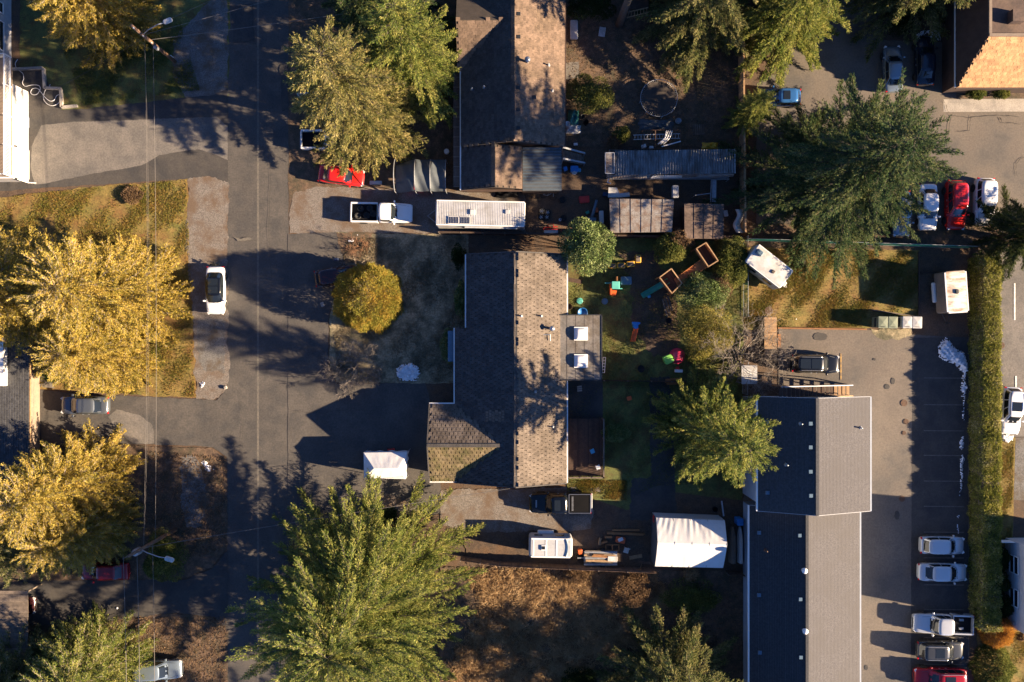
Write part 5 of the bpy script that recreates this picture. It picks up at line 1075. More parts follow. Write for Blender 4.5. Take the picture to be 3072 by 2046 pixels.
conifer("olive conifer cut by the bottom edge on the brambly ground", 2003, 2020, 12.5, 6.2, "needles_olive", "broad", 2.2)
conifer("dark green conifer filling the gap between the tan and lime ones", 1185, 95, 16.5, 5.2, "needles_green", "plumed", 2.5)
# golden cedars on the left
for l, px, py, h, r, m, f, a in (("golden cedar nearest the street beside the white sedan", 412, 888, 13.5, 5.3, "needles_gold", "cedar_a", 0), ("golden cedar at the left edge above the dark roof", 175, 888, 14, 5.9, "needles_gold", "cedar_b", 1), ("smaller golden cedar below the big pair", 372, 1058, 11, 4.0, "needles_gold", "cedar_b", 3),
    ("golden cedar below the dark grey car", 295, 1430, 13, 4.9, "needles_gold", "cedar_a", 2), ("yellow green cedar above the dark red sedan", 318, 1560, 10.5, 4.0, "needles_gold", "cedar_b", 5), ("dusky cedar at the left edge above the plank carport", 110, 1560, 12.5, 5.0, "needles_olive", "cedar_a", 4), ("golden cedar cut by the top left edge", 350, 55, 13, 5.0, "needles_gold", "cedar_b", 4.4),
    ("green cedar at the bottom left beside the silver blue van", 318, 1988, 9, 5.5, "needles_lime", "cedar_a", 5.2), ("dull green cedar in the bottom left corner", 100, 2015, 9, 5.0, "needles_olive", "cedar_b", 2)):
    conifer(l, px, py, h, r, m, f, a, name="cedar", twig="twig_pale")
# trees beyond the frame whose shade falls into it
for i, (px, py, h, r, l) in enumerate(((2450, -220, 22, 6, "tall conifer out of frame above the lime yellow one"), (1900, 2380, 15, 5.5, "conifer out of frame below the olive one"), (1560, 2330, 16, 6, "conifer out of frame below the brambly ground"), (3250, 2330, 15, 5, "conifer out of frame at the lower right"), (1950, -160, 20, 6, "tall conifer out of frame above the trampoline yard"), (1130, -130, 19, 6, "tall conifer out of frame above the tan tinged one"))):
    conifer(l, px, py, h, r, "needles_green", ("plumed", "tall")[i % 2], i)
# shrubs
bush("round golden shrub covering a maroon car", 1096, 890, 3.2, 3.15, 5.2, "leaves_autumn", 31, n=36000, ll=.17, lw=.04, clipped=True, twigs=260, twig="twig_pale", spread=.8)
bush("glossy pale green laurel beside the long roof corner", 1762, 742, 2.75, 2.8, 5.0, "leaves_laurel", 32, n=16000, ll=.17, lw=.06, lumps=20)
bush("green and brown shrub left of the wooden play tower", 2010, 752, 1.8, 1.8, 2.8, "leaves_green", 33, n=9000)
bush("brown twiggy shrub top left of the wooden play tower", 2035, 722, 1.5, 1.2, 2.8, "leaves_brown", 34, n=3500, twigs=260, twig="twig_red")
bush("yellow green shrub right of the wooden play tower", 2188, 785, 1.9, 2.6, 3.0, "leaves_green", 35, n=13000, ll=.15)
bush("leafy shrub below the orange play bridge", 2100, 880, 2.8, 2.2, 3.0, "leaves_laurel", 36, n=14000, ll=.15)
bush("brownish shrub between the play bridge and the fence", 2160, 855, 1.4, 1.5, 2.6, "leaves_brown", 37, n=3500, twigs=200, twig="twig_red")
bush("olive twiggy shrub left of the bare tree", 2105, 990, 3.3, 2.9, 3.6, "leaves_olive", 38, n=16000, twigs=500, twig="twig_grey", ll=.12)
bush("low green shrub behind the red tub", 2110, 1065, 1.9, .9, 1.5, "leaves_green", 39, n=5000)
bush("small dark clipped shrub beside the wooden deck", 1846, 1298, 1.45, .95, 1.7, "leaves_laurel", 40, n=5500, ll=.1)
bush("sunlit green shrub beside the shake roofed house", 1768, 285, 2.4, 2.1, 2.8, "leaves_green", 41, n=10000)
bush("dark green shrub at the top beside the shake roofed house", 1772, 25, 2.6, 1.5, 3.2, "leaves_dark", 42, n=8000)
bush("small yellow shrub above the corrugated store", 1866, 405, .95, .8, 1.7, "leaves_green", 43, n=2600)
bush("brown dead shrub above the corrugated store", 1842, 430, .8, .6, 1.3, "leaves_brown", 44, n=1600, twigs=160, twig="twig_red")
bush("dark green shrub below the lower utility pole", 500, 1665, 2.2, 2.8, 3.6, "leaves_green", 45, n=13000)
bush("dark shrub under the cedars near the concrete strip", 170, 1110, 1.4, 1.2, 2.4, "leaves_dark", 46, n=5000)
bush("dark foundation shrub by the garage side of the long house", 1345, 1040, .8, 1.7, 1.3, "leaves_laurel", 47, n=4000)
bush("dark foundation shrub at the middle of the long house", 1383, 900, .7, 2.0, 1.4, "leaves_laurel", 48, n=4500)
bush("dark foundation shrub by the upper corner of the long house", 1375, 770, .8, 1.3, 1.3, "leaves_dark", 49, n=3000)
for i, (x, y, rx, ry, h) in enumerate(((2985, 1672, 1.4, 1.3, 1.9), (2975, 1745, 1.6, 1.4, 2.1), (2988, 1815, 1.5, 1.3, 1.9), (2950, 1850, 1.1, 1.2, 1.7))):
    bush(("top dark shrub before the pale house", "broad dark shrub between the two sash windows", "dark shrub below the lower sash window", "dark shrub near the tail of the silver pickup")[i], x, y, rx, ry, h, "leaves_dark", 70 + i, n=5500, ll=.14, group="shrubs before the pale house")
bush("orange twiggy shrub below the pale house", 2994, 1895, 1.55, 1.6, 1.9, "leaves_orange", 50, n=7000, clipped=True, twigs=900, twig="twig_red", ll=.2, lw=.02)
bush("clipped green shrub in the lower right corner", 2984, 2010, 1.85, 2.3, 1.9, "leaves_green", 51, n=14000, clipped=True)
bush("small red shrub at the corner of the pale house", 3062, 1908, .5, .5, .8, "leaves_brown", 52, n=900)
bush("left round shrub in the bed below the orange shingles", 2925, 282, 1.0, .65, 1.0, "leaves_green", 53, n=3000, group="shrubs in the planting bed")
bush("right round shrub in the bed below the orange shingles", 3000, 284, .9, .6, 1.0, "leaves_green", 54, n=2800, group="shrubs in the planting bed")
bush("dark shrub below the navy sedan court corner", 2700, 60, 2.2, 1.6, 1.6, "leaves_dark", 55, n=6000)
bush("reddish shrub at the foot of the huge light green conifer", 1225, 1560, 1.5, 1.1, 1.2, "leaves_brown", 56, n=3000, twigs=120, twig="twig_red")
bush("low dark shrub under the upper edge of the huge conifer", 1150, 1545, 1.6, .9, 1.3, "leaves_dark", 57, n=4000)
bush("small dead mound in the golden lawn", 398, 585, 1.1, .95, .45, "leaves_brown", 58, n=2500, twigs=150, twig="twig_red")
bush("dry spiky tuft below the white storage tent", 2070, 1720, .75, .7, 1.0, "dry_grass", 59, n=1800, ll=.3, lw=.02)
bush("bramble thicket below the white storage tent", 2080, 1790, 3.4, 2.0, 1.4, "leaves_green", 80, n=8000)
bush("pale green sapling right of the bramble thicket", 2130, 1800, .6, .6, 1.2, "leaves_green", 81, n=1200)
bush("red stemmed bramble at the long fence", 1730, 1730, 1.2, .8, 1.0, "leaves_brown", 82, n=2500, twigs=200, twig="twig_red")
bush("red stemmed bramble beside the bramble thicket", 1890, 1760, 2.4, 1.9, 1.3, "leaves_brown", 83, n=6000, twigs=600, twig="twig_red")
bush("dark scrub patch at the bottom of the brambly ground", 1735, 2030, 1.8, 1.0, 1.2, "leaves_dark", 84, n=4000)
bare("grey leafless shrub at the forecourt corner", 1072, 1100, 3.4, 2.4, 90, stems=10, depth=5, r0=.055, rmin=.010)
bare("leafless sprawling tree between the wooden walkway and the yard", 2205, 1065, 4.6, 4.2, 91, stems=10, depth=5, r0=.10, rmin=.010, tilt=(.3, 1.1), name="bare_tree", cat="tree", lean=(.28, .05))
bare("reddish dead shrub above the round golden shrub", 1080, 745, 1.3, 1.5, 92, m="twig_red", stems=6, depth=4, r0=.03)
bare("pale forked stems at the edge of the round golden shrub", 1068, 800, 1.4, 1.2, 93, m="twig_pale", stems=6, depth=2, r0=.035, tilt=(.2, .7), lean=(0, .5))
# bare trunk at the top of the yard
t = thing("leaning_conifer", "bare leaning conifer trunk at the top of the trampoline yard", "tree", W(1858, 75, 0)); g = MB(); g.tube([(0, 0, 0), (.05, .1, 4), (.15, .1, 9), (.2, .2, 15)], [.42, .36, .28, .12], 12); g.obj("trunk", "bark", t, True)
# hedge
def hedge():
    t = thing("hedge", "long clipped hedge dividing the two parking lots", "hedge", W(2940, 1330), ws=True); rs = np.random.RandomState(3); x0, x1 = W(2908, 0, 0).x, W(2964, 0, 0).x; ya, yb = W(0, 775, 0).y, W(0, 1870, 0).y; h = 2.0; n = 75000
    xi, xo = x0 + .12, x1; y = rs.uniform(yb, ya, n); k = rs.choice(3, n, p=[.5, .27, .23]); u = rs.uniform(size=n); hh = h + .16 * np.sin(y * 1.7) * np.sin(y * .63 + 1) + .08 * np.sin(y * 5.1) + rs.normal(size=n) * .06
    P = np.zeros((n, 3)); P[:, 1] = y + rs.normal(size=n) * .05; P[:, 0] = np.where(k == 0, xi + (xo - xi) * u, np.where(k == 1, xi - .16 * (1 - u), xo + .08 * (1 - u))) + (.10 * np.sin(y * 2.3) + .05 * np.sin(y * 6.7 + 1)) * np.where(k == 1, 1, np.where(k == 2, -.8, 0)) + rs.normal(size=n) * .06; P[:, 2] = np.where(k == 0, hh - .10 * np.abs(2 * u - 1) ** 6, hh * u)
    nr = np.zeros((n, 3)); nr[k == 0, 2] = 1; nr[k == 1, 0] = -1; nr[k == 2, 0] = 1; ax = nr + rs.normal(size=(n, 3)) * .8
    link("foliage", leafmesh("foliage", [leaves(P, ax, .13 * rs.uniform(.6, 1.3, n), .05 * rs.uniform(.7, 1.3, n), rs)], "hedge_leaf"), t)
    g = MB(); g.box(((xi + xo) / 2, (ya + yb) / 2, h / 2 - .06), (xo - xi - .12, ya - yb - .15, h - .25)); g.obj("twig_core", "bark", t)
hedge()
# dead grass of the vacant ground
def dead_grass():
    rs = np.random.RandomState(9); poly = [(1400, 1712), (1960, 1720), (2010, 1800), (1960, 1900), (1850, 1960), (1700, 2060), (1330, 2060), (1400, 1900), (1440, 1800)]; c = scatter(poly, 1150, rs); P, A, L = [], [], []
    for x, y in c:
        n = 90; w = W(x, y, .05); a = rs.uniform(0, 2 * PI, n); lean = rs.uniform(.4, 2.2); th = rs.uniform(0, 2 * PI); d = np.stack([np.cos(a) + lean * math.cos(th), np.sin(a) + lean * math.sin(th), rs.uniform(.15, .9, n)], 1)
        P.append(np.array([[w.x, w.y, .05]]) + rs.normal(size=(n, 3)) * np.array([.22, .22, .03])); A.append(d); L.append(rs.uniform(.25, .75, n))
    P, A, L = map(np.concatenate, (P, A, L)); o = link("dead_grass", leafmesh("dead_grass", [leaves(P, A, L, np.full(len(L), .03), rs)], "dry_grass")); tag(o, "pale matted dead grass on the vacant ground", "grass", None, "stuff")
    c = scatter([(1330, 1760), (2220, 1730), (2220, 2060), (1330, 2060)], 9000, rs); n = len(c); P = np.zeros((n, 3)); P[:, 0] = (c[:, 0] - 1536) / S; P[:, 1] = -(c[:, 1] - 1023) / S; P[:, 2] = .06; A = rs.normal(size=(n, 3)); A[:, 2] = np.abs(A[:, 2]) * .6
    o = link("leaf_litter", leafmesh("leaf_litter", [leaves(P, A, rs.uniform(.1, .3, n), rs.uniform(.02, .06, n), rs)], "leaves_brown")); tag(o, "brown leaves and stalks scattered over the vacant ground", "litter", None, "stuff")
    c = np.concatenate([scatter([(1700, 60), (2220, 60), (2220, 430), (1700, 430)], 9000, rs), scatter([(350, 1850), (680, 1850), (680, 2046), (350, 2046)], 7000, rs), scatter([(430, 1350), (680, 1370), (680, 1650), (440, 1700)], 6000, rs)]); n = len(c); P = np.zeros((n, 3)); P[:, 0] = (c[:, 0] - 1536) / S; P[:, 1] = -(c[:, 1] - 1023) / S; P[:, 2] = .075; A = rs.normal(size=(n, 3)); A[:, 2] = np.abs(A[:, 2]) * .4
    o = link("leaf_litter", leafmesh("leaf_litter", [leaves(P, A, rs.uniform(.08, .2, n), rs.uniform(.02, .05, n), rs)], "leaves_brown")); tag(o, "fallen brown needles and leaves over the verges and top yard", "litter", None, "stuff")
dead_grass()
# ------------------------------------------------------------------ yard things
def outline_img(pts): return pts
def pole(label, base, h, lamp, extra):
    t = thing("utility_pole", label, "utility pole", W(*base), ws=True); b = W(*base); g = MB(); g.tube([b, b + Vector((0, 0, h * .5)), b + Vector((0, 0, h))], [.19, .165, .13], 12); g.obj("pole", "pole_wood", t, True)
    (ax, ay, az), (lx, ly, lz) = lamp; p, q = Vector((b.x, b.y, az)), W(lx, ly, lz); g = MB(); g.tube([p, p.lerp(q, .3) + Vector((0, 0, .25)), p.lerp(q, .75) + Vector((0, 0, .3)), q], .045, 8); g.obj("lamp_arm", "galv", t)
    d = (q - p).normalized(); g = MB(); g.rbox((0, 0, 0), (.85, .42, .2), .18, tr=.09); o = g.obj("lamp_head", "alu_white", t); o.location = q + d * .3 - t.location; o.rotation_euler = (0, 0, math.atan2(d.y, d.x))
    extra(t, b); return t
def ex1(t, b):
    g = MB(); g.bar((b.x - .25, b.y + .2, 8.2), (b.x + .5, b.y - .4, 8.2), .1, .12); g.obj("bracket", "pole_wood", t)
    for z in (8.3, 6.6, 5.0): g = MB(); g.lathe((b.x + .12, b.y - .14, z), [(.03, 0), (.07, .05), (.05, .12), (.07, .18), (.03, .22)], 10); g.obj("insulator", "alu_white", t)
    g = MB(); g.rbox((b.x + .15, b.y - .3, 4.0), (.3, .3, .6), .08); g.obj("junction_box", "galv", t)
    g = MB()
    for i in range(4): g.box((b.x + .2, b.y + .1, .9 + i * .16), (.12, .04, .1))
    g.obj("number_tag", "trim_white", t)
def ex2(t, b):
    g = MB(); g.lathe((b.x - .48, b.y - .3, 6.4), [(.28, 0), (.33, .05), (.33, .85), (.28, .95), (.1, 1.05)], 18); tr = g.obj("transformer", "galv", t, True)
    for dx in (-.12, .12): g = MB(); g.lathe((b.x - .48 + dx, b.y - .3, 7.4), [(.05, 0), (.07, .1), (.03, .3)], 8); o = g.obj("bushing", "alu_white", t)
    g = MB(); g.bar((b.x, b.y, 8.7), (b.x - .7, b.y - .35, 8.7), .1, .1); g.obj("bracket", "pole_wood", t)
    for z in (8.8, 7.2, 5.2): g = MB(); g.lathe((b.x - .16, b.y - .08, z), [(.03, 0), (.07, .05), (.05, .12), (.07, .18), (.03, .22)], 10); g.obj("insulator", "alu_white", t)
pole("wooden utility pole with a street lamp near the top left cedar", (525, 185), 8.6, ((0, 0, 6.6), (496, 68, 7.0)), ex1)
pole("wooden utility pole with a grey transformer above the dark red sedan", (529, 1588), 9.3, ((0, 0, 7.2), (500, 1674, 7.4)), ex2)
def wire(label, a, b, sag, r=.011, group=None, m="wire"):
    pts = []; a, b = Vector(a), Vector(b)
    for i in range(21): u = i / 20; p = a.lerp(b, u); p.z -= sag * 4 * u * (1 - u); pts.append(p)
    g = MB(); g.tube(pts, r, 5); o = g.obj("power_line", m); tag(o, label, "wire", group)
p1, p2 = W(525, 185), W(529, 1588)
def at(p, dx, dy, z): return Vector((p.x + dx, p.y + dy, z))
wire("upper street wire between the two utility poles", at(p1, -.05, -.1, 6.1), at(p2, -.1, 0, 6.5), .6)
wire("left neutral wire between the two utility poles", at(p1, -.1, -.1, 6.0), at(p2, -.15, 0, 6.3), .9, .008)
wire("right street cable between the two utility poles", at(p1, .1, -.1, 4.8), at(p2, .12, 0, 4.7), .4, .016)
for i, (dx, z, z2, l) in enumerate(((-.65, 9.0, 8.5, "left wire running off the bottom edge"), (-.3, 7.3, 7.0, "middle wire running off the bottom edge"), (.15, 5.3, 5.2, "right wire running off the bottom edge"))):
    wire(l, at(p2, dx, -.1, z), at(p2, dx - .1, -34, z2), .5, .02)
wire("service wire from the lower pole to the brown roofed house", at(p2, .1, 0, 6.6), Vector((-.2, -13.85, 4.6)), .5, .022)
wire("upper wire from the top pole to the tall conifers", at(p1, .3, .1, 7.2), Vector((-6.0, 41, 7.5)), .5)
wire("second wire from the top pole to the tall conifers", at(p1, .3, .05, 6.6), Vector((-4.5, 36.5, 6.5)), .4, .016)
wire("lower wire from the top pole to the tall conifers", at(p1, .3, 0, 5.5), Vector((-6.5, 31.5, 6.0)), .3, .022)
wire("dark wire from the top pole to the balcony house", at(p1, -.2, 0, 6.0), W(40, 330, 4.5), .4, .014, m="dark_metal")
def fence(label, pts, h, m, panel=2.4, name="fence", cat="fence", top=None, boards=True, post="wood_weathered"):
    t = thing(name, label, cat, W(*pts[0]), ws=True); W_ = [W(x, y, 0) for x, y in pts]
    for a, b in zip(W_, W_[1:]):
        d = b - a; n = max(1, round(d.length / panel)); d.normalize(); nn = Vector((-d.y, d.x, 0))
        for i in range(n):
            p, q = a.lerp(b, i / n), a.lerp(b, (i + 1) / n); g = MB(); k = max(2, int((q - p).length / .15)); rr = random.Random(i)
            for j in range(k):
                c = p.lerp(q, (j + .5) / k) + nn * rr.uniform(-.015, .015); hh = h + rr.uniform(-.03, .03); g.box((c.x, c.y, hh / 2 + .03), ((q - p).length / k - .012, .025, hh), rz=math.atan2(d.y, d.x))
            for z in (.35, h - .25): g.bar(p + nn * .04 + Vector((0, 0, z)), q + nn * .04 + Vector((0, 0, z)), .04, .09)
            if top: g.bar(p + Vector((0, 0, h + .05)), q + Vector((0, 0, h + .05)), .16, .04)
            g.obj("panel", m, t)
            g = MB(); g.box((p.x, p.y, h / 2 + .05), (.11, .11, h + .1), rz=math.atan2(d.y, d.x)); g.obj("post", post, t)
    return t
fence("leaning brown board fence below the camper and tent", [(1385, 1668), (1500, 1684), (1620, 1690), (1790, 1697), (1960, 1704)], 1.7, "wood_fence", name="board_fence")
fence("tan board fence between the trampoline yard and the parking court", [(2210, -80), (2214, 150), (2216, 380), (2220, 705)], 1.8, "wood_light", name="board_fence", top=True)
fence("dark board fence behind the rusty sheds and the long roof", [(1320, 702), (1580, 706), (1850, 712), (2215, 716)], 1.3, "wood_dark", name="board_fence", top=True)
fence("low dark fence across the back lawn", [(1810, 1141), (1950, 1143), (2130, 1146)], .9, "wood_dark", name="low_fence")
fence("pair of short boards at the apartment wall by the tent", [(2176, 1714), (2226, 1718)], 1.2, "wood_fence", name="board_fence")
def chain_fence(label, pts, h, m, gap=3.0, slat=False):
    t = thing("chain_link_fence", label, "fence", W(*pts[0]), ws=True); Q = [W(x, y, 0) for x, y in pts]
    for a, b in zip(Q, Q[1:]):
        n = max(1, round((b - a).length / gap))
        for i in range(n + 1): p = a.lerp(b, i / n); g = MB(); g.tube([p, p + Vector((0, 0, h + .1))], .03, 6); g.obj("post", "galv", t)
        for z, nm in ((h, "top_rail"), (.15, "bottom_wire")): g = MB(); g.tube([a + Vector((0, 0, z)), b + Vector((0, 0, z))], .024, 6); g.obj(nm, "galv", t)
        g = MB(); d = (b - a); L = d.length; k = int(L / (.11 if slat else .2))
        for j in range(k):
            p = a + d * (j / k)
            if slat: g.bar(p + Vector((0, 0, .1)), p + Vector((0, 0, h - .05)), .085, .012)
            else: q = a + d * min(1, (j + 3) / k); g.tube([p + Vector((0, 0, .1)), q + Vector((0, 0, h))], .006, 3); g.tube([q + Vector((0, 0, .1)), p + Vector((0, 0, h))], .006, 3)
        g.obj("mesh_infill", m, t)["kind"] = "stuff"
chain_fence("green slatted wire fence between the play yard and the sunlit lawn", [(2228, 715), (2229, 950)], 1.7, "plastic_green", slat=True)
chain_fence("wire fence from the bare tree down to the apartment wall", [(2229, 1085), (2226, 1180)], 1.7, "galv")
chain_fence("green slatted wire fence along the top of the sunlit lawn", [(2232, 722), (2600, 735), (2905, 745)], 1.7, "plastic_green", slat=True)
def plank(label, a, b, w=.15, h=.15, m="wood_new", z=.1, name="timber", cat="timber", group=None):
    g = MB(); p, q = W(*a, z), W(*b, z); c = (p + q) / 2; g.bar(p - c, q - c, w, h); o = g.obj(name, m); o.location = c; tag(o, label, cat, group); return o
plank("orange timber kerb along the bottom of the sunlit lawn", (2333, 984), (2600, 988), .14, .16, "wood_new")
plank("dark timber edging beside the horse trailer", (2757, 755), (2757, 945), .12, .14, "wood_dark"); plank("short timber edging above the horse trailer", (2762, 818), (2806, 818), .12, .14, "wood_dark"); plank("timber edging above the two bins", (2617, 930), (2752, 950), .12, .18, "wood_weathered")
# wooden walkway by the bare tree
t = thing("wooden_walkway", "tan plank walkway running up to the sunlit lawn", "walkway", W(2312, 1020), ws=True); a, c = W(2293, 952, .35), W(2330, 1082, .35); n = 26; g = MB(); g.box((0, 0, 0), (c.x - a.x, (a.y - c.y) / n - .012, .05)); me = g.mesh("plank", "wood_light")
for i in range(n): o = link("plank", me, t); o.location = Vector(((a.x + c.x) / 2, a.y - (a.y - c.y) * (i + .5) / n, .36 + R.uniform(-.004, .004))) - t.location
g = MB(); g.box(((a.x + c.x) / 2, (a.y + c.y) / 2, .16), (c.x - a.x - .2, a.y - c.y - .1, .3)); g.obj("frame", "wood_dark", t); g = MB(); g.box((c.x + .25, c.y + 2.0, .25), (.3, 1.3, .3)); g.obj("step", "wood_new", t)
t = thing("glass_shelter", "pale flat shelter roof under the bare tree", "shelter", W(2248, 1125), ws=True); a, c = W(2225, 1096, 2.1), W(2272, 1152, 2.1); g = MB(); g.box(((a.x + c.x) / 2, (a.y + c.y) / 2, 2.05), (c.x - a.x, a.y - c.y, .06)); g.obj("roof", "alu_white", t)
for x in (a.x + .1, c.x - .1):
    for y in (a.y - .1, c.y + .1): g = MB(); g.box((x, y, 1.0), (.07, .07, 2.0)); g.obj("post", "galv", t)
# two bins
def dumpster(label, px, py, L, Wd, m, hgt=1.35):
    t = thing("waste_bin", label, "bin", W(px, py, .7) * 1 if False else Vector((W(px, py, hgt).x, W(px, py, hgt).y, .06)), -.02); g = MB(); g.box((0, 0, hgt / 2), (L * .94, Wd * .9, hgt), top=(1.06, 1.1)); g.obj("body", m, t)
    for s in (-1, 1): g = MB(); g.rbox((s * L / 4, 0, hgt + .01), (L / 2 - .04, Wd + .06, .07), .06, tr=.03, crown=.05); l = g.obj("lid", m, t); h_ = MB(); h_.tube([(s * L / 4 - .2, -Wd / 2 + .1, hgt + .12), (s * L / 4 + .2, -Wd / 2 + .1, hgt + .12)], .025, 6); o = h_.obj("handle", "dark_metal", None); o.parent = l
    for x in (-L / 2 - .05, L / 2 + .05): g = MB(); g.box((x, 0, .9), (.12, Wd * .8, .12)); g.obj("fork_pocket", "dark_metal", t)
    for x in (-L / 2 + .2, L / 2 - .2):
        for y in (-Wd / 2 + .15, Wd / 2 - .15): g = MB(); g.tube([(x, y - .04, .08), (x, y + .04, .08)], .08, 8); g.obj("wheel", "rubber", t)
dumpster("green waste bin left of the grey one on the lawn edge", 2662, 967, 1.95, 1.1, "green_bin"); dumpster("grey metal waste bin beside the green one", 2735, 967, 1.95, 1.1, "grey_bin")
# corrugated store
def corrugated(t, nm, c0, c1, c2, c3, n, amp, m):
    def fn(u, v): p = Vector(c0).lerp(Vector(c1), u).lerp(Vector(c3).lerp(Vector(c2), u), v); p.z += amp * (math.sin(u * n * 2 * PI) ** 3 * .5 + math.sin(u * n * 2 * PI) * .6); return p
    g = MB(); g.grid(fn, n * 8, 3); return g.obj(nm, m, t, True)
t = thing("corrugated_store", "long low store with a grey corrugated metal roof", "shed", W(2020, 490), ws=True)
z = 2.6; c = [W(1845, 525, z), W(2204, 520, z), W(2203, 447, z), W(1845, 452, z)]
corrugated(t, "roof", c[0], c[1], c[2], c[3], 46, .05, "corrugated")
b0, b1 = W(1820, 537, 1.7), W(2200, 530, 1.7); corrugated(t, "eave_roof", b0, b1, c[1] - Vector((0, 0, .12)), W(1820, 525, 2.45), 46, .04, "rusty")
e = [W(1950, 536, 1.78), W(2045, 535, 1.78), W(2046, 526, 2.55), W(1958, 527, 2.55)]; corrugated(t, "clear_sheet", *[p + Vector((0, 0, .07)) for p in e], 12, .035, "alu_white")
a, c_ = W(1816, 458, 2.75), W(1843, 520, 2.75); g = MB(); g.box(((a.x + c_.x) / 2, (a.y + c_.y) / 2, 2.65), (c_.x - a.x, a.y - c_.y, .1)); g.obj("end_panel", "rusty", t)
g = MB()
for p, q in (((a.x, a.y), (c_.x, a.y)), ((c_.x, a.y), (c_.x, c_.y)), ((c_.x, c_.y), (a.x, c_.y)), ((a.x, c_.y), (a.x, a.y))): g.bar((*p, 2.73), (*q, 2.73), .07, .06)
g.obj("end_frame", "alu_grey", t); walls(t, [(b0.x + .2, b0.y + .3), (c[1].x - .1, b0.y + .3), (c[1].x - .1, c[2].y), (b0.x + .2, c[2].y)], 2.4, "siding_grey")
g = MB(); g.tube([c[1] + Vector((.05, 0, 0)), c[2] + Vector((.05, 0, 0))], .06, 8); g.obj("edge_pipe", "galv", t)
# rusty sheds
def shed(label, q, zs, m, wallm="siding_brown", seams=4):
    P = [W(x, y, z) for (x, y), z in zip(q, zs)]; t = thing("rusty_shed", label, "shed", Vector((P[0].x, P[0].y, 0)), ws=True); g = MB(); g.slab(P, .08); g.obj("roof", m, t)
    g = MB()
    for i in range(1, seams): f = i / seams; g.bar(P[0].lerp(P[1], f) + Vector((0, 0, .02)), P[3].lerp(P[2], f) + Vector((0, 0, .02)), .06, .04)
    g.bar(P[0].lerp(P[3], .5) + Vector((0, 0, .02)), P[1].lerp(P[2], .5) + Vector((0, 0, .02)), .05, .03); g.obj("roof_seam", m, t)
    cx = sum((p for p in P), Vector()) / 4; w = [cx + (p - cx) * .94 for p in P]; b = MB()
    for i in range(4): a, d = w[i], w[(i + 1) % 4]; b.add([(a.x, a.y, 0), (d.x, d.y, 0), (d.x, d.y, d.z - .1), (a.x, a.y, a.z - .1)], [(0, 1, 2, 3)])
    b.obj("wall", wallm, t)
shed("rust streaked grey shed roof left of the brown one", [(1832, 698), (2016, 696), (2022, 598), (1828, 596)], (2.2, 2.2, 2.5, 2.5), "rusty", seams=6); shed("brown rusty shed roof beside the grey one", [(2054, 716), (2170, 716), (2172, 612), (2053, 610)], (2.1, 2.1, 2.3, 2.3), "rusty_dark")
# stairs and porch rails by the shake house
t = thing("porch_ramp", "grey ramp with two rails beside the dark flat roof", "ramp", W(1720, 470), ws=True); P = [W(1687, 482, 1.0), W(1752, 495, .3), W(1752, 466, .3), W(1687, 449, 1.0)]; n = 10
for i in range(n): g = MB(); f0, f1 = i / n, (i + .92) / n; g.slab([P[0].lerp(P[1], f0), P[0].lerp(P[1], f1), P[3].lerp(P[2], f1), P[3].lerp(P[2], f0)], .05); g.obj("plank", "wood_weathered", t)
for a, b in ((P[0], P[1]), (P[3], P[2])): g = MB(); g.bar(a + Vector((0, 0, .9)), b + Vector((0, 0, .9)), .16, .07); g.obj("rail", "galv", t); g = MB(); g.box((a.x, a.y, a.z / 2 + .45), (.1, .1, a.z + .9)); g.box((b.x, b.y, b.z / 2 + .45), (.1, .1, b.z + .9)); g.obj("post", "galv", t)
# trampoline
t = thing("trampoline", "round black trampoline with a pale rim in the reddish yard", "trampoline", W(1972, 302)); r = 1.83; g = MB(); g.tube([(r * math.cos(a * PI / 24), r * math.sin(a * PI / 24), .85) for a in range(48)], .03, 8, True); g.obj("rim", "galv", t); g = MB(); g.lathe((0, 0, .8), [(.02, -.03), (.9, -.02), (r * .88, .02), (r * .88, .03), (.02, -.01)], 40); g.obj("jump_mat", "roof_under", t)
g = MB()
for a in range(60): c_, s_ = math.cos(a * PI / 30), math.sin(a * PI / 30); g.tube([(r * .87 * c_, r * .87 * s_, .83), (r * .99 * c_, r * .99 * s_, .85)], .012, 4)
g.obj("springs", "galv", t)["kind"] = "stuff"
for a in range(4): g = MB(); c_, s_ = math.cos(a * PI / 2 + .5) * r * .97, math.sin(a * PI / 2 + .5) * r * .97; d = Vector((-s_, c_, 0)).normalized() * .6; p = Vector((c_, s_, 0)); g.tube([p + d + Vector((0, 0, .85)), p + d + Vector((0, 0, .03)), p - d + Vector((0, 0, .03)), p - d + Vector((0, 0, .85))], .03, 6); g.obj("leg", "alu_white", t)
# ladder rack
t = thing("ladder", "aluminium ladder lying across the rusty rack", "ladder", W(1970, 412)); p, q = W(1900, 412, 1.15) - t.location, W(2040, 408, 1.15) - t.location; n_ = Vector((0, 1, 0))
for s in (-.22, .22): g = MB(); g.bar(p + n_ * s, q + n_ * s, .05, .09); g.obj("rail", "alu_white", t)
for i in range(15): g = MB(); c_ = p.lerp(q, (i + .5) / 15); g.tube([c_ - n_ * .22, c_ + n_ * .22], .022, 6); g.obj("rung", "alu_white", t)
t = thing("storage_rack", "rusty steel pipe rack above the corrugated store", "rack", W(1987, 418), ws=True)
for x in (1929, 1966, 2003, 2042):
    a, b = W(x, 390, 1.3), W(x, 446, 1.3)
    g = MB(); g.tube([(a.x, a.y, 0), a, b, (b.x, b.y, 0)], .04, 6); g.obj("upright", "rust_iron", t)
for y in (390, 446): g = MB(); g.tube([W(1929, y, 1.3), W(2042, y, 1.3)], .04, 6); g.obj("rail", "rust_iron", t)
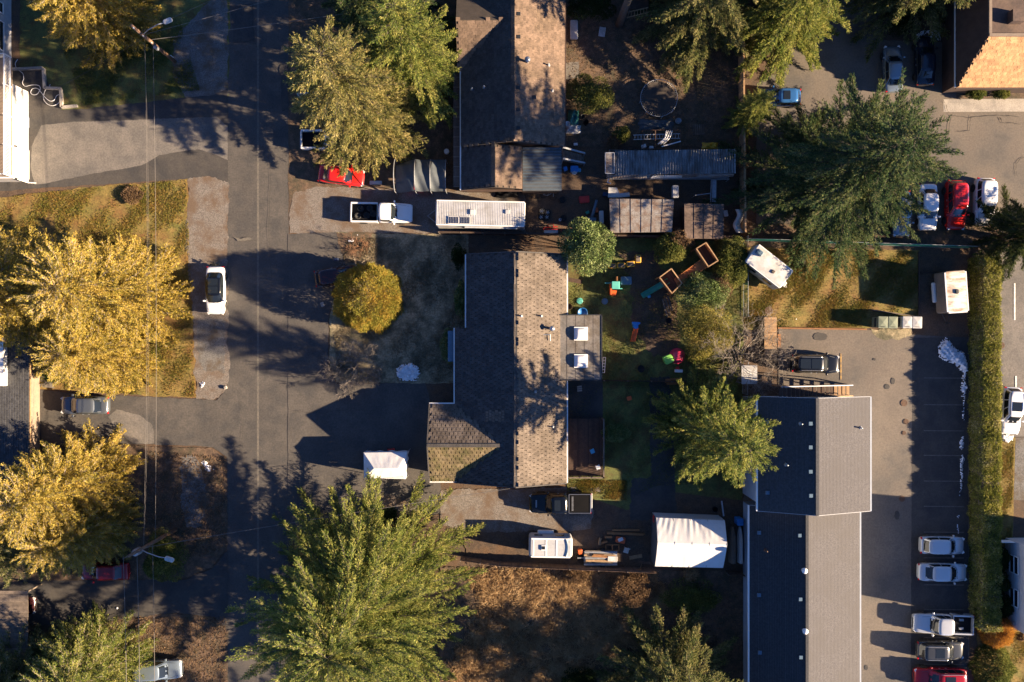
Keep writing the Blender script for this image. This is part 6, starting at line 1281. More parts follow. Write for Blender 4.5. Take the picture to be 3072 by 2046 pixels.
for i in range(4):
    o = MB(); a, b = W(2017 - i * 6, 392, 1.42 - .0 * i), W(1990 - i * 8 + (14 if i == 3 else 0), 432, 1.42); cc = (a + b) / 2; o.tube([a - cc, (a + b) / 2 - cc + Vector((.15, -.1, .06)), b - cc], .06, 8); q = o.obj("white_pipe", "plastic_white", None, True); q.location = cc; tag(q, "white bent pipe on the rusty rack, %s" % ("first from the tan fence", "second from the tan fence", "third from the tan fence", "fourth and shortest")[i], "pipe", "pipes on the rusty rack")
plank("long white pipe sloping off the rusty rack", (1985, 440), (2042, 424), .1, .1, "plastic_white", 1.4, "white_pipe", "pipe")
def heap(label, px, py, rx, ry, h, m, name, cat, seed=1, n=16):
    rr = np.random.RandomState(seed); ph = rr.uniform(0, 6, 6); g = MB()
    g.grid(lambda u, v: ((u - .5) * 2 * rx * (1 + .06 * math.sin(v * 9 + ph[0])), (v - .5) * 2 * ry * (1 + .08 * math.sin(u * 8 + ph[1])), max(0, (1 - (2 * u - 1) ** 4) * (1 - (2 * v - 1) ** 4)) * h * (.75 + .3 * math.sin(u * 13 + ph[2] + v * 5) * math.sin(v * 11 + ph[3])) + .01), n, n)
    o = g.obj(name, m, None, True); o.location = W(px, py, .06); tag(o, label, cat); return o
heap("crumpled dark tarp heap above the rusty rack", 1968, 374, 1.75, .55, .5, "tarp_grey", "tarp_heap", "tarp", 2, 30); heap("green tarp bundle beside the shake roofed house", 1720, 352, .55, .75, .8, "plastic_teal", "tarp_bundle", "tarp", 3, 20); heap("crumpled silver sheet beside the shake roofed house", 1720, 388, .75, .45, .35, "alu_grey", "foil_sheet", "sheet", 4, 24); heap("dark tarp bundle by the travel trailer", 1520, 578, 1.2, .5, .5, "black_plastic", "tarp_bundle", "tarp", 5, 20)
def drum(label, px, py, r, h, m, open_=True, name="bucket", cat="bucket", inner="rubber"):
    g = MB(); g.lathe((0, 0, 0), [(r * .85, 0), (r, h), (r * .9, h), (r * .8, h * .25), (.02, h * .22)] if open_ else [(r * .9, 0), (r, h * .1), (r, h * .9), (r * .9, h), (.02, h + .02)], 18); o = g.obj(name, m, None, True); o.location = W(px, py, .06); tag(o, label, cat); return o
drum("dark round planter right of the green tarp bundle", 1757, 370, .28, .45, "black_plastic"); drum("black pot beside the dark round planter", 1748, 352, .22, .4, "dark_metal"); drum("pale round pot at the shake house wall", 1702, 374, .25, .4, "plastic_white"); drum("grey round tub beside the crumpled tarp heap", 2033, 365, .3, .35, "galv")
drum("green round tub on the back lawn near the long roof", 1739, 903, .32, .12, "plastic_turquoise", False, "round_tub", "tub"); drum("slate round tub on the shaded back lawn", 1814, 904, .32, .12, "plastic_slate", False, "round_tub", "tub"); drum("small blue pail by the green slide", 1946, 889, .18, .3, "plastic_sky_blue", False); drum("bright blue paddling pool behind the skylight room", 1747, 938, .5, .22, "plastic_blue", True, "paddling_pool", "pool")
drum("dark tyre like pot at the low fence", 1922, 1106, .36, .25, "rubber"); drum("dark pot in the back lawn by the timber stack", 2005, 962, .3, .3, "rubber"); drum("brown pot at the corner of the long roof", 1707, 920, .3, .4, "wood_dark")
def boxy(label, px, py, d, m, deg=0, name="storage_box", cat="box", z=.06, lid=None):
    t = thing(name, label, cat, W(px, py, z + d[2]) * 1, math.radians(deg)); t.location.z = z; g = MB(); g.rbox((0, 0, 0), d, min(d[0], d[1]) * .18, tr=min(.05, d[2] * .3), topscale=1.03); g.obj("body", m, t)
    if lid: g = MB(); g.rbox((0, 0, d[2]), (d[0] * 1.04, d[1] * 1.04, .06), min(d[0], d[1]) * .18, tr=.03, crown=.03); g.obj("lid", lid, t)
    return t
boxy("white box beside the porch ramp", 1727, 432, (.4, .25, .2), "plastic_white", 5); boxy("white panel leaning by the rusty rack", 1932, 438, (.45, .35, .3), "plastic_white", 20); boxy("small white crate below the rusty rack", 1955, 442, (.4, .3, .3), "plastic_white", 0)
boxy("long white freezer panel lying in the top yard", 1722, 88, (.75, 1.85, .25), "alu_white", 0, "freezer_panel", "panel"); 
t = thing("slatted_pallet", "small pale slatted pallet in the top yard", "pallet", W(1806, 97), -.15)
for i in range(5): g = MB(); g.box(((i - 2) * .13, 0, .12), (.1, .95, .03)); g.obj("slat", "alu_white", t)
for y in (-.35, .35): g = MB(); g.box((0, y, .06), (.6, .09, .08)); g.obj("bearer", "alu_grey", t)
t = thing("slatted_pallet", "dark slatted pallet below the crumpled tarp heap corner", "pallet", W(2095, 390), .05)
for i in range(6): g = MB(); g.box(((i - 2.5) * .2, 0, .12), (.13, 1.1, .03)); g.obj("slat", "wood_weathered", t)
for y in (-.4, .4): g = MB(); g.box((0, y, .06), (1.2, .09, .08)); g.obj("bearer", "wood_weathered", t)
heap("yellow tarp bundle above the corrugated store", 2130, 438, .8, .35, .4, "plastic_yellow", "tarp_bundle", "tarp", 6, 18)
# climbing frame at the top
t = thing("climbing_frame", "dark wooden climbing frame with a ladder at the top edge", "climbing frame", W(1915, 40), ws=True)
for x in (1878, 1945):
    for y in (5, 62): p = W(x, y, 0); g = MB(); g.bar(p, p + Vector((0, 0, 2.2)), .1, .1); g.obj("post", "wood_weathered", t)
a, b = W(1880, 45, 1.2), W(1945, 30, 1.9)
for s in (-.25, .25): g = MB(); g.bar(a + Vector((0, s, 0)), b + Vector((0, s, 0)), .07, .1); g.obj("rail", "wood_light", t)
for i in range(7): c_ = a.lerp(b, (i + .5) / 7); g = MB(); g.bar(c_ - Vector((0, .25, 0)), c_ + Vector((0, .25, 0)), .06, .05); g.obj("rung", "wood_light", t)
p = W(1912, 8, 1.5); g = MB(); g.box((p.x, p.y, 1.5), (2.2, 1.3, .08)); g.obj("platform", "wood_dark", t)
# work yard goods
boxy("red plastic sledge in the work yard", 1753, 598, (1.0, .68, .22), "plastic_red", 4, "sledge", "sledge")
t = thing("appliance_casing", "white bent appliance panel leaning on the rusty shed", "panel", W(1850, 578), ws=True); g = MB(); g.prism([W(1824, 592, .9), W(1826, 562, .9), W(1851, 563, .9), W(1858, 580, .9), W(1888, 577, .9), W(1890, 589, .9), W(1860, 592, .9)], .75, .9); g.obj("panel", "alu_white", t); g = MB(); g.prism([W(1834, 586, .7), W(1834, 570, .7), W(1846, 570, .7), W(1846, 586, .7)], 0, .75); g.obj("stand", "dark_metal", t)
boxy("white appliance on its back between the store and sheds", 2027, 574, (.6, 1.2, .6), "alu_white", 0, "old_appliance", "appliance")
boxy("blue drum box beside the rusty shed", 1817, 582, (.5, .4, .5), "navy_x" if "navy_x" in M else "plastic_navy"); boxy("long white cabinet left of the rusty shed", 1805, 652, (.42, 1.3, .7), "alu_white", 2, "cabinet", "cabinet"); boxy("orange tool box left of the long cabinet", 1790, 630, (.3, .45, .4), "plastic_orange", 15)
t = thing("slate_pipe", "slate plastic chute lying beside the laurel", "pipe", W(1783, 625), ws=True); g = MB(); g.tube([W(1790, 600, .7), W(1782, 630, .5), W(1776, 652, .4)], [.13, .15, .18], 10); g.obj("tube", "plastic_slate", t, True); g = MB(); p = W(1775, 662, .4); g.rbox((p.x, p.y, .06), (.9, .6, .5), .12); g.obj("base", "plastic_slate", t)
boxy("green box above the laurel", 1763, 637, (.35, .3, .3), "plastic_green", 30)
for i, (x, y) in enumerate(((1625, 634), (1643, 638), (1623, 652), (1640, 652))):
    g = MB(); g.lathe((0, 0, 0), [(.16, .04), (.26, 0), (.31, .05), (.31, .17), (.26, .22), (.16, .18), (.15, .1), (.02, .1)], 18); tt = thing("spare_wheel", "alloy spare wheel right of the travel trailer, %s of the four" % ("top left", "top right", "bottom left", "bottom right")[i], "wheel", W(x, y, .06), 0, "spare wheels beside the trailer"); g.obj("tyre", "rubber", tt, True); g = MB()
    for k in range(5): a = k * 2 * PI / 5 + i; g.bar((.03 * math.cos(a), .03 * math.sin(a), .19), (.19 * math.cos(a), .19 * math.sin(a), .18), .05, .03)
    g.obj("rim", "steel", tt)
for i, (x, y, l) in enumerate(((1687, 600, "dark tyre below the dark flat roof"), (1690, 655, "dark tyre above the red framed trolley"))):
    g = MB(); g.lathe((0, 0, 0), [(.19, .03), (.28, 0), (.33, .06), (.33, .15), (.28, .21), (.19, .18), (.17, .1)], 18); o = g.obj("discarded_tyre_ring", "rubber", None, True); o.location = W(x, y, .07); tag(o, l, "tyre")
drum("small pale pot above the red framed trolley", 1680, 660, .15, .25, "plastic_white")
def bicycle(label, px, py, deg, fr, s=1.0):
    t = thing("bicycle", label, "bicycle", W(px, py, .06), math.radians(deg)); 
    for x in (-.5, .5): g = MB(); g.tube([(x + .33 * math.cos(a * PI / 10), .33 * math.sin(a * PI / 10), .1) for a in range(20)], .025, 5, True); g.obj("wheel", "rubber", t)
    g = MB(); P = [(-.5, 0, .15), (-.1, -.02, .18), (.05, .45, .2), (-.3, .42, .2), (-.5, 0, .15)]; g.tube(P, .025, 5); g.tube([(-.1, -.02, .18), (.42, .42, .2), (.05, .45, .2)], .022, 5); g.tube([(.42, .5, .2), (.5, 0, .15)], .022, 5); g.obj("frame", fr, t)
    g = MB(); g.tube([(.3, .6, .1), (.42, .5, .25), (.5, .55, .5)], .02, 5); g.obj("handlebar", "steel", t); g = MB(); g.rbox((-.32, .5, .2), (.24, .12, .08), .05); g.obj("saddle", "black_plastic", t)
bicycle("dark bicycle lying below the dark flat roof", 1600, 590, 5, "dark_metal"); bicycle("pale bicycle lying right of the dark one", 1645, 588, -12, "alu_white")
t = thing("hand_trolley", "red framed trolley with two wheels below the travel trailer", "trolley", W(1652, 690), .05)
g = MB(); g.tube([(-.7, .25, .35), (.65, .25, .35), (.7, 0, .35), (-.7, 0, .35), (-.7, .25, .35)], .05, 6); g.tube([(-.3, .25, .35), (-.25, .5, .5), (.25, .5, .5), (.3, .25, .35)], .05, 6); g.obj("frame", "plastic_red", t); g = MB(); g.rbox((0, -.2, .15), (1.4, .4, .2), .08); g.obj("deck", "alu_white", t)
for x in (-.5, .5): g = MB(); g.tube([(x, -.35, .16), (x, .1, .16)], .16, 10); g.obj("wheel", "rubber", t)
t = thing("generator", "blue engine with a white pulley beside the porch ramp", "engine", W(1722, 512)); g = MB(); g.rbox((0, .1, 0), (.8, .6, .5), .1); g.obj("housing", "plastic_blue", t); g = MB(); g.lathe((0, -.2, .3), [(.3, 0), (.3, .12), (.2, .14), (.05, .2)], 16); g.obj("pulley", "alu_white", t); g = MB(); g.rbox((.5, .0, 0), (.35, .35, .4), .08); g.obj("fuel_tank", "plastic_sky_blue", t)
boxy("blue bucket box left of the blue engine", 1696, 505, (.4, .4, .4), "plastic_blue", 20)
t = thing("steel_gate", "dark steel gate frame right of the white appliance", "gate", W(2140, 570), ws=True); g = MB(); g.tube([W(2085, 586, 1.2), W(2130, 580, 1.2), W(2132, 605, 1.2), W(2134, 540, 1.2), W(2188, 537, 1.2)], .05, 6); g.obj("frame", "galv", t); g = MB(); g.bar(W(2143, 538, 1.1), W(2142, 606, 1.1), .4, .06); g.obj("trough", "galv", t)
for x, y in ((2085, 586), (2132, 605), (2188, 537)): g = MB(); p = W(x, y, 1.2); g.tube([(p.x, p.y, 0), p], .04, 6); g.obj("post", "galv", t)
t = thing("pipe_stand", "white bent pipe below the store corner", "pipe", W(1822, 545), ws=True); g = MB(); g.tube([W(1829, 532, .8), W(1822, 547, .8), W(1832, 550, .8), W(1832, 550, .1)], .06, 6); g.obj("tube", "turq" if "turq" in M else "plastic_white", t)
boxy("pale sheet by the bottom of the tan fence", 2178, 640, (.4, .6, .1), "alu_white", 10, "loose_sheet", "sheet")
t = thing("torn_cover", "torn tan cover hanging by the bottom of the tan fence", "cover", W(2218, 660), ws=True); g = MB(); g.grid(lambda u, v: W(2205 + 22 * u + 6 * math.sin(v * 7), 628 + 70 * v, 1.5 - .9 * abs(u - .4) + .1 * math.sin(v * 9)), 6, 14); g.obj("fabric", "tarp_cream", t, True)
# play yard
def play_tower():
    t = thing("play_tower", "wooden play tower with an orange bridge and a green slide", "play set", W(2050, 840), ws=True)
    def frame_box(c, z, nm, fill, h=.0, floor="wood_dark"):
        P = [W(x, y, z) for x, y in c]
        for i in range(4): g = MB(); g.bar(P[i], P[(i + 1) % 4], .1, .12); g.obj("top_rail", "wood_light", t); g = MB(); g.bar((P[i].x, P[i].y, 0), P[i], .1, .1); g.obj("post", "wood_new", t)
        Q = [Vector((p.x, p.y, z - .9)) for p in P]; n = 9
        for k in range(n): g = MB(); f0, f1 = k / n, (k + .93) / n; g.slab([Q[0].lerp(Q[1], f0), Q[0].lerp(Q[1], f1), Q[3].lerp(Q[2], f1), Q[3].lerp(Q[2], f0)], .04); g.obj("plank", floor, t)
        for i in fill:
            for k in range(4): g = MB(); a, b = P[i], P[(i + 1) % 4]; g.bar(a - Vector((0, 0, .15 + k * .2)), b - Vector((0, 0, .15 + k * .2)), .03, .17); g.obj("side_board", "wood_new", t)
    frame_box([(2089, 746), (2118, 728), (2154, 782), (2125, 800)], 2.5, "tower", (0, 1, 3)); frame_box([(1979, 832), (2014, 806), (2046, 850), (2016, 880)], 2.2, "cabin", (0, 3))
    g = MB(); g.slab([W(1980, 834, 2.25), W(2001, 818, 2.25), W(2026, 860, 2.25), W(2006, 878, 2.25)], .05) if False else None
    a0, a1, b0, b1 = W(2022, 838, 1.5), W(2034, 858, 1.5), W(2104, 778, 1.8), W(2122, 800, 1.8); n = 16
    for k in range(n): f0, f1 = k / n, (k + .9) / n; g = MB(); g.slab([a0.lerp(b0, f0), a1.lerp(b1, f0), a1.lerp(b1, f1), a0.lerp(b0, f1)], .05); g.obj("plank", "wood_orange", t)
    for a, b in ((a0, b0), (a1, b1)): g = MB(); g.bar(a + Vector((0, 0, .05)), b + Vector((0, 0, .05)), .06, .2); g.obj("bridge_rail", "wood_orange", t)
    s0, s1 = W(2005, 842, 1.3), W(1925, 888, .15); d = (s1 - s0).normalized(); w = Vector((-d.y, d.x, 0)).normalized() * .25
    g = MB(); g.grid(lambda u, v: s0.lerp(s1, u) + w * (2 * v - 1) + Vector((0, 0, .12 * (2 * v - 1) ** 4 - .15 * math.sin(PI * u))), 14, 8); g.obj("slide", "plastic_green", t, True)
    for s in (-1, 1): g = MB(); g.tube([s0.lerp(s1, k / 14) + w * s + Vector((0, 0, .14 - .15 * math.sin(PI * k / 14))) for k in range(15)], .04, 6); g.obj("slide_edge", "plastic_green", t)
mat("wood_orange", (.36, .13, .035), (.28, .10, .03), 3, .7, .3, 12, rnd=.25, fine=.2)
play_tower()
sn = [(2073, 795), (2080, 790), (2094, 788), (2090, 796), (2080, 800)]
t = thing("toy_slide", "orange toddler slide with a blue ladder on the back lawn", "slide", W(1903, 1000)); a, b = W(1908, 985, .9) - t.location, W(1899, 1024, .1) - t.location
g = MB(); g.grid(lambda u, v: a.lerp(b, u) + Vector(((2 * v - 1) * .22, 0, .1 * (2 * v - 1) ** 4 - .08 * math.sin(PI * u))), 10, 6); g.obj("chute", "plastic_orange", t, True)
for s in (-1, 1): g = MB(); g.tube([a.lerp(b, k / 8) + Vector((s * .22, 0, .1 - .08 * math.sin(PI * k / 8))) for k in range(9)], .035, 6); g.obj("chute_edge", "plastic_orange", t)
g = MB(); g.prism([a + Vector(q) for q in ((-.25, -.05, 0), (.25, -.05, 0), (.2, .3, 0), (.45, .5, 0), (.4, .6, 0), (-.3, .65, 0), (-.42, .6, 0), (-.2, .3, 0))], .78, .9); g.prism([a + Vector(q) for q in ((-.2, .1, 0), (.2, .1, 0), (.3, .5, 0), (-.3, .5, 0))], .05, .78); g.obj("ladder", "plastic_blue", t)
t = thing("play_house", "toy climber with a teal roof and orange slide beside a blue cube", "play set", W(1850, 855)); p = t.location
g = MB(); c_ = W(1847, 855, 1.2) - p; g.rbox((c_.x, c_.y, 1.05), (.75, .75, .1), .06, tr=.04); g.obj("roof", "plastic_turquoise", t)
g = MB(); c_ = W(1847, 856, .5) - p; g.box((c_.x, c_.y, .5), (.7, .7, 1.0)); g.obj("tower", "plastic_turquoise", t)
g = MB(); a, b = W(1843, 872, .8) - p, W(1840, 888, .2) - p; g.slab([a + Vector((-.2, 0, 0)), b + Vector((-.2, 0, 0)), b + Vector((.25, 0, 0)), a + Vector((.25, 0, 0))], .08); g.obj("slide", "plastic_orange", t)
g = MB(); c_ = W(1832, 868, .5) - p; g.box((c_.x, c_.y, .5), (.16, 1.1, .9)); g.obj("side_panel", "plastic_orange", t)
for x, y, l in ((1824, 849, .9), (1858, 866, .9)): g = MB(); c_ = W(x, y, .9) - p; g.bar(c_ - Vector((.3, 0, 0)), c_ + Vector((.3, 0, 0)), .08, .06); g.obj("wing", "plastic_turquoise", t)
g = MB(); c_ = W(1878, 842, .5) - p; g.rbox((c_.x, c_.y, .0), (1.1, .8, .75), .1, tr=.06); g.obj("cube", "plastic_slate", t); g = MB(); c_ = W(1850, 838, .5) - p; g.box((c_.x, c_.y, .45), (.12, .5, .9)); g.obj("post", "wood_new", t)
boxy("lime green ride on chair beside the red tub", 2006, 1078, (.85, .8, .75), "plastic_lime", 24, "toy_chair", "chair", lid="plastic_lime"); 
t = thing("toy_tub", "big red pink dome tub beside the lime green chair", "tub", W(2033, 1068, .4)); t.location.z = .05; g = MB(); g.lathe((0, 0, 0), [(.62, 0), (.72, .12), (.66, .5), (.45, .78), (.15, .88), (.02, .9)], 22); g.obj("dome", "plastic_pink", t, True); g = MB(); g.lathe((0, 0, 0), [(.75, .08), (.8, .11), (.75, .15)], 22); g.obj("rim", "plastic_pink", t)
for i in range(4):
    x, y = ((1837, 797), (1864, 796), (1892, 792), (1915, 776))[i]; tt = boxy("yellow open crate by the laurel, %s in the bent row" % ("first from the laurel", "second from the laurel", "third from the laurel", "upright last one")[i], x, y, (.8, .55, .3) if i < 3 else (.55, .8, .3), "plastic_yellow", (-6, 0, 6, 0)[i], "toy_crate", "crate"); tt["group"] = "yellow crates by the laurel"; g = MB(); g.rbox((0, 0, .301), (.62, .4, .012) if i < 3 else (.4, .62, .012), .05, tr=.004); g.obj("inside", "wood_weathered", tt)
boxy("small orange square mat on the lower lawn", 1888, 1195, (.45, .4, .06), "plastic_orange", 15, "toy_mat", "mat"); boxy("white toy bench at the low fence", 2037, 1113, (.75, .3, .4), "plastic_white", -3, "toy_bench", "bench"); boxy("small red toy above the white toy bench", 2034, 1104, (.3, .25, .3), "plastic_red", 0, "toy_block", "toy")
for i, (a, b) in enumerate((((1988, 898), (2002, 950)), ((1995, 894), (2010, 945)), ((2003, 888), (2016, 932)))): plank("weathered board below the play cabin, %s of three" % ("left", "middle", "right")[i], a, b, .2, .1, "wood_weathered", .25 + .05 * i, "board", "board", "boards below the play cabin")
for i, (a, b) in enumerate((((1996, 1140), (2046, 1136)), ((1995, 1146), (2036, 1146)), ((2000, 1152), (2040, 1150)))): plank("brown board in the stack below the low fence, %s one" % ("top", "middle", "lowest")[i], a, b, .18, .15, "wood_new", .2, "board", "board", "boards below the low fence")
for i, (x, y) in enumerate(((1738, 1160), (1739, 1166), (1739, 1172))): plank("pale paver on the dark patio, %s of three" % ("top", "middle", "bottom")[i], (x - 7, y + 1), (x + 7, y - 1), .15, .06, "concrete", .3 + .02 * i, "paver", "paver", "pavers on the dark patio")
plank("small steel ladder on the lawn by the long roof", (1704, 838), (1746, 846), .4, .05, "wood_dark", .1, "low_ladder", "ladder")
# lumber trailer
t = thing("utility_trailer", "flat trailer loaded with grey boards beside the small camper", "trailer", W(1800, 1670)); p = t.location
g = MB(); g.box((0, 0, .45), (3.3, 1.3, .1)); g.obj("bed", "galv", t); 
for s in (-1, 1): g = MB(); g.bar((-1.65, s * .65, .55), (1.65, s * .65, .55), .07, .14); g.obj("side_rail", "alu_white" if s < 0 else "galv", t); put_wheel(t, .2, s * .82, WHEELS, .28)
g = MB(); g.bar((-1.65, 0, .42), (-2.3, 0, .42), .09, .09); g.obj("tow_bar", "galv", t)
for i in range(9):
    x0 = R.uniform(-.25, .1); o = plank("grey board on the flat trailer, %s from the wheelbarrow side" % ("first", "second", "third", "fourth", "fifth", "sixth", "seventh", "eighth", "ninth")[i], (1752 + R.uniform(-4, 6), 1653 + i * 4.2), (1845 + R.uniform(-8, 4), 1654 + i * 4.2), .13, .06, ("wood_weathered", "galv", "wood_weathered", "wood_light")[i % 4], .58 + .02 * (i % 3), "board", "board", "boards on the flat trailer")
for i, (a, b) in enumerate((((1776, 1668), (1822, 1671)), ((1780, 1664), (1812, 1666)))): plank("orange timber on top of the trailer load, %s one" % ("lower", "upper")[i], a, b, .14, .12, "wood_new", .72, "timber", "timber", "orange timbers on the trailer load")
boxy("white sheet on the end of the trailer load", 1838, 1677, (.95, .5, .06), "alu_white", -2, "loose_sheet", "sheet", .66); boxy("orange bucket shaped can left of the trailer load", 1741, 1656, (.45, .45, .5), "plastic_orange", 10, "fuel_can", "can")
boxy("black bag below the orange can", 1738, 1672, (.6, .4, .35), "black_plastic", 10, "black_bag", "bag"); boxy("orange wheelbarrow tray above the trailer load", 1862, 1621, (.9, .6, .3), "plastic_orange", -10, "barrow_tray", "wheelbarrow"); boxy("pale sack inside the orange wheelbarrow tray", 1862, 1619, (.5, .32, .12), "tarp_white", 25, "sack", "sack", .36)
t = thing("garden_chair", "pale yellow folding chair right of the trailer load", "chair", W(1877, 1648), -.3); g = MB(); g.box((0, 0, .42), (.5, .5, .05)); g.obj("seat", "tarp_cream", t); g = MB(); g.box((0, .28, .65), (.5, .05, .45), rx=-.3); g.obj("backrest", "tarp_cream", t)
for x in (-.22, .22):
    for y in (-.22, .22): g = MB(); g.box((x, y, .21), (.04, .04, .42)); g.obj("leg", "steel", t)
t = thing("wooden_crate_frame", "dark orange wooden frame above the trailer load", "frame", W(1836, 1640)); 
for y in (-.3, .3): g = MB(); g.box((0, y, .35), (1.4, .1, .1)); g.obj("rail", "wood_new", t)
for x in (-.65, 0, .65): g = MB(); g.box((x, 0, .35), (.09, .7, .1)); g.obj("crossbar", "wood_new", t); g = MB(); g.box((x, 0, .15), (.1, .1, .3)); g.obj("leg", "wood_new", t)
for i, (x, y, d) in enumerate(((1812, 1628, 20), (1800, 1625, 80), (1826, 1612, 0))): boxy(("tilted wooden offcut left of the wheelbarrow tray", "pale wooden offcut left of the tilted one", "dark orange offcut above the wooden frame")[i], x, y, (.7, .22, .35), ("wood_new", "wood_light", "wood_new")[i], d, "offcut", "offcut")
for i, (a, b) in enumerate((((1836, 1590), (1918, 1590)), ((1820, 1596), (1934, 1602)), ((1822, 1600), (1930, 1604)))): plank("reddish brown beam in the row above the wheelbarrow", a, b, .16, .16, "wood_new", .12 + .03 * i, "beam", "timber", "beams above the wheelbarrow")
plank("pale plank lying right of the trailer load", (1888, 1674), (1926, 1667), .35, .06, "wood_light", .12, "plank", "plank"); plank("dark plank below the pale plank", (1915, 1686), (1955, 1690), .2, .06, "wood_fence", .12, "plank", "plank")
# boat hulls by the apartment wall
for i, (x0, x1, m, l) in enumerate(((2189, 2213, "tarp_grey", "dull green upturned boat between the tent and apartment wall"), (2216, 2232, "tarp_white", "slim white upturned boat against the apartment wall"))):
    t = thing("upturned_boat", l, "boat", W((x0 + x1) / 2, 1637, .0)); p = W((x0 + x1) / 2, 1637, .7); t.location = (p.x, p.y, .06); wd = (x1 - x0) / S * .97; L = 3.6; g = MB(); g.grid(lambda u, v: (wd / 2 * (2 * v - 1) * (1 - .75 * max(0, (u - .6) / .4) ** 2) * (1 - .15 * max(0, (.12 - u) / .12)), L * (u - .5), .65 * (1 - (2 * v - 1) ** 4) * (1 - .5 * max(0, (u - .6) / .4) ** 2) + .02), 18, 12); g.obj("hull", "green_boat" if "green_boat" in M else (m if i else "siding_tan"), t, True)
    for v in (-.25, 0, .25): g = MB(); g.tube([(wd * v * (1 - .75 * max(0, (k / 14 - .6) / .4) ** 2), L * (k / 14 - .5), .66 * (1 - (2 * v) ** 4) * (1 - .5 * max(0, (k / 14 - .6) / .4) ** 2) + .03) for k in range(15)], .02, 5); g.obj("keel", m if i else "siding_tan", t)
boxy("blue recycling bin at the apartment wall", 2221, 1566, (.6, .7, 1.0), "plastic_blue", 0, "recycling_bin", "bin", lid="plastic_blue")
plank("pale blue post leaning above the white storage tent", (2165, 1503), (2171, 1548), .12, .12, "siding_blue", .6, "post", "post"); drum("dark bucket left of the pale blue post", 2143, 1526, .25, .4, "black_plastic")
# snow
def snow(label, pts, hmax, seed, step=.09):
    rs = np.random.RandomState(seed); poly = [(p.x, p.y) for p in WP(rough_edge(pts, 5, 2.2, seed))]; a = np.array(poly); lo, hi = a.min(0), a.max(0); nx, ny = int((hi[0] - lo[0]) / step) + 2, int((hi[1] - lo[1]) / step) + 2
    X, Y = np.meshgrid(lo[0] + np.arange(nx) * step, lo[1] + np.arange(ny) * step, indexing='ij'); P = np.stack([X.ravel(), Y.ravel()], 1); D = np.full(len(P), 9.9)
    for i in range(len(poly)):
        p, q = a[i], a[(i + 1) % len(poly)]; d = q - p; tt_ = np.clip(((P - p) @ d) / (d @ d + 1e-9), 0, 1); D = np.minimum(D, np.linalg.norm(P - p - tt_[:, None] * d, axis=1))
    ins = inside(P, poly); Z = np.where(ins, hmax * (1 - np.exp(-D / .3)) * 1.3, 0) ; ph = rs.uniform(0, 6, 4); Z *= .72 + .2 * np.sin(P[:, 0] * 5 + ph[0]) * np.sin(P[:, 1] * 4.3 + ph[1]) + .22 * np.sin(P[:, 0] * 13 + ph[2]) * np.sin(P[:, 1] * 11 + ph[3]) + .16 * rs.normal(size=len(P)); V = np.concatenate([P + rs.normal(size=P.shape) * .012, (np.maximum(Z, 0) + .07)[:, None]], 1)
    idx = np.arange(nx * ny).reshape(nx, ny); F = np.stack([idx[:-1, :-1], idx[1:, :-1], idx[1:, 1:], idx[:-1, 1:]], -1).reshape(-1, 4); F = F[ins[F].sum(1) >= 3]; F = F[(D[F].mean(1) > .24) | (rs.uniform(size=len(F)) < .35 + 2.2 * D[F].mean(1))]
    me = npmesh("snow_pile", V, F, "snow"); me.polygons.foreach_set("use_smooth", [True] * len(me.polygons)); tag(link("snow_pile", me), label, "snow", None, "thing")
snow("round melting snow heap on the front lawn", [(1188, 1105), (1205, 1092), (1238, 1087), (1255, 1098), (1262, 1118), (1250, 1142), (1215, 1144), (1195, 1135), (1186, 1120)], .42, 1)
snow("big snow drift along the hedge in the parking lot", [(2810, 1040), (2835, 1010), (2848, 1020), (2856, 1035), (2890, 1058), (2902, 1090), (2896, 1140), (2902, 1160), (2895, 1190), (2892, 1225), (2893, 1260), (2884, 1260), (2886, 1200), (2878, 1170), (2884, 1120), (2870, 1100), (2840, 1085), (2812, 1068)], .45, 2)
snow("narrow snow strip below the big drift", [(2885, 1302), (2892, 1310), (2888, 1348), (2878, 1352), (2874, 1335)], .2, 3); snow("long thin snow strip beside the hedge", [(2882, 1360), (2892, 1372), (2888, 1410), (2886, 1460), (2878, 1495), (2874, 1490), (2878, 1430), (2878, 1390)], .2, 4); snow("last thin snow strip above the silver sedans", [(2870, 1540), (2878, 1545), (2874, 1570), (2878, 1600), (2871, 1602), (2868, 1570)], .15, 5)
snow("snow patch at the nose of the white crossover", [(2986, 1306), (3010, 1300), (3040, 1304), (3038, 1320), (3020, 1330), (3000, 1318)], .3, 6); snow("snow strip right of the hedge top", [(2984, 820), (2992, 815), (2992, 850), (2984, 905), (2978, 900)], .25, 7); snow("snow bank before the navy sedan", [(2745, 105), (2770, 92), (2800, 88), (2822, 100), (2820, 125), (2808, 118), (2790, 104), (2765, 108), (2748, 116)], .3, 8)
snow("small snow patch near the street corner", [(600, 1148), (618, 1142), (616, 1160), (604, 1166), (597, 1160)], .15, 9); snow("cluster of snow in the brown verge", [(602, 1388), (618, 1378), (628, 1392), (636, 1402), (628, 1416), (618, 1412), (612, 1398)], .15, 10); snow("snow scrap right of the verge cluster", [(640, 1406), (647, 1402), (644, 1420), (638, 1418)], .1, 11); snow("snow heap on the lawn near the concrete strip", [(166, 1112), (184, 1110), (192, 1125), (182, 1136), (172, 1124)], .3, 12)
snow("small snow scrap beside the dead shrub", [(1040, 720), (1060, 716), (1062, 726), (1048, 728)], .12, 13); snow("snow scrap on the orange bridge side of the play yard", [(1066, 704), (1078, 702), (1078, 708), (1068, 709)], .1, 14); snow("tiny snow scrap on the sunlit lawn", [(2382, 956), (2390, 955), (2391, 963), (2384, 964)], .1, 15)
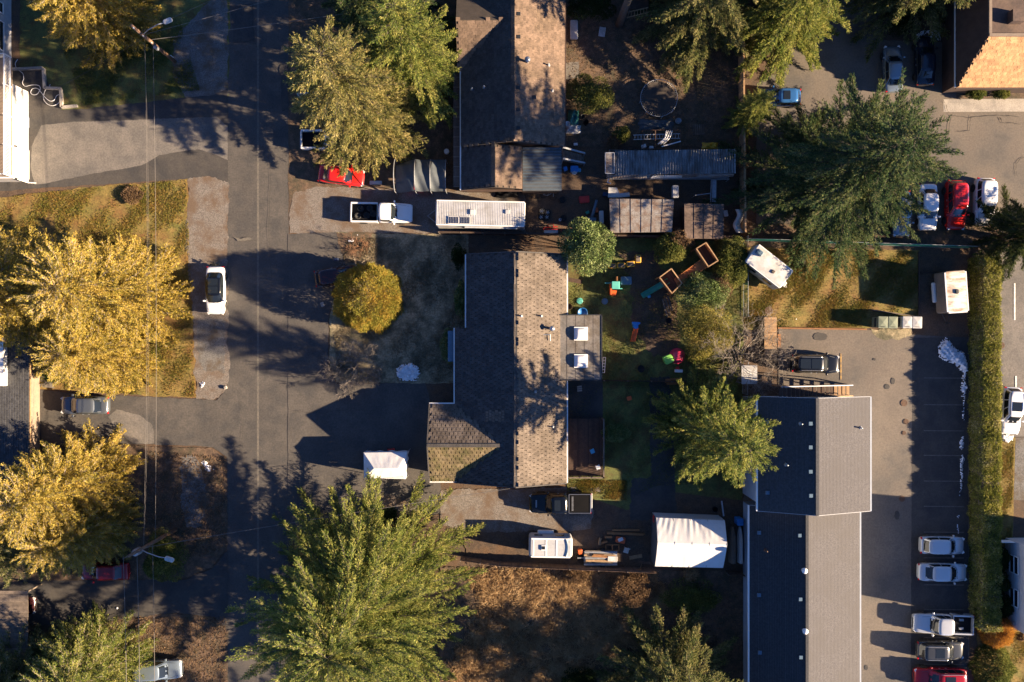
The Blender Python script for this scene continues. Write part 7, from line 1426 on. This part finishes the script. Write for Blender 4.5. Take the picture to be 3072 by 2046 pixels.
# hose, edging walls by the balcony house
g = MB(); hp = [(53, 178), (46, 190), (50, 205), (68, 220), (71, 235), (67, 248), (75, 259), (95, 255), (115, 256), (121, 266), (112, 282), (98, 284), (92, 276), (98, 266), (112, 265), (122, 275), (135, 292), (150, 303), (163, 300), (170, 287), (179, 285), (183, 296), (175, 310), (158, 317), (142, 312), (131, 298), (132, 280), (138, 268), (147, 260), (152, 250)]
pts = []
for i in range(len(hp) - 1):
    p0, p1, p2_, p3 = (Vector((*hp[max(0, min(len(hp) - 1, i + k))], 0)) for k in (-1, 0, 1, 2))
    for u in (0, .33, .66): pts.append(.5 * ((2 * p1) + (-p0 + p2_) * u + (2 * p0 - 5 * p1 + 4 * p2_ - p3) * u * u + (-p0 + 3 * p1 - 3 * p2_ + p3) * u ** 3))
g.tube([W(p.x, p.y, .1 + .03 * math.sin(i * .3)) for i, p in enumerate(pts)], .028, 6); tag(g.obj("garden_hose", "plastic_hose", None, True), "white garden hose looped on the shaded driveway", "hose")
for i, (a, b, l) in enumerate((((38, 208), (128, 204), "top stretch of the low concrete edging wall"), ((131, 206), (135, 266), "upright stretch of the low concrete edging wall"), ((136, 264), (184, 266), "middle step of the low concrete edging wall"), ((183, 268), (186, 322), "lower upright of the low concrete edging wall"), ((186, 322), (232, 318), "bottom stretch of the low concrete edging wall"))): plank(l, a, b, .25, .3, "concrete", .15, "edging_wall", "wall")
for i, (x, y, l) in enumerate(((967, 913, "grey square slab on the shaded forecourt"), )): boxy(l, x, y, (.35, .45, .05), "concrete", 20, "paving_slab", "slab")
boxy("pale stone at the street corner", 675, 1163, (.3, .3, .2), "concrete", 20, "stone", "stone"); drum("white cap on the dark driveway", 352, 1824, .1, .08, "plastic_white", False, "drain_cap", "cap")
t = thing("bike_rack", "black folded bike rack behind the white sedan", "bike rack", W(643, 792), ws=True); g = MB(); p = W(643, 793, .7); g.tube([p + Vector((-.45, 0, 0)), p + Vector((.45, 0, 0)), p + Vector((.5, .12, .1))], .05, 6); g.tube([p + Vector((0, -.3, -.1)), p, p + Vector((0, .15, .2))], .06, 6); g.rbox((p.x, p.y - .05, .65), (.4, .2, .2), .06); g.obj("frame", "black_plastic", t)
t = thing("mailbox", "blue mailbox above the maroon car", "mailbox", W(1016, 782)); g = MB(); g.rbox((0, 0, .95), (.5, .3, .3), .12, tr=.12); g.obj("box", "plastic_navy", t); g = MB(); g.box((0, 0, .5), (.1, .1, .95)); g.obj("post", "wood_weathered", t)
for o in bpy.data.objects:
    if "worldspace" in o: del o["worldspace"]
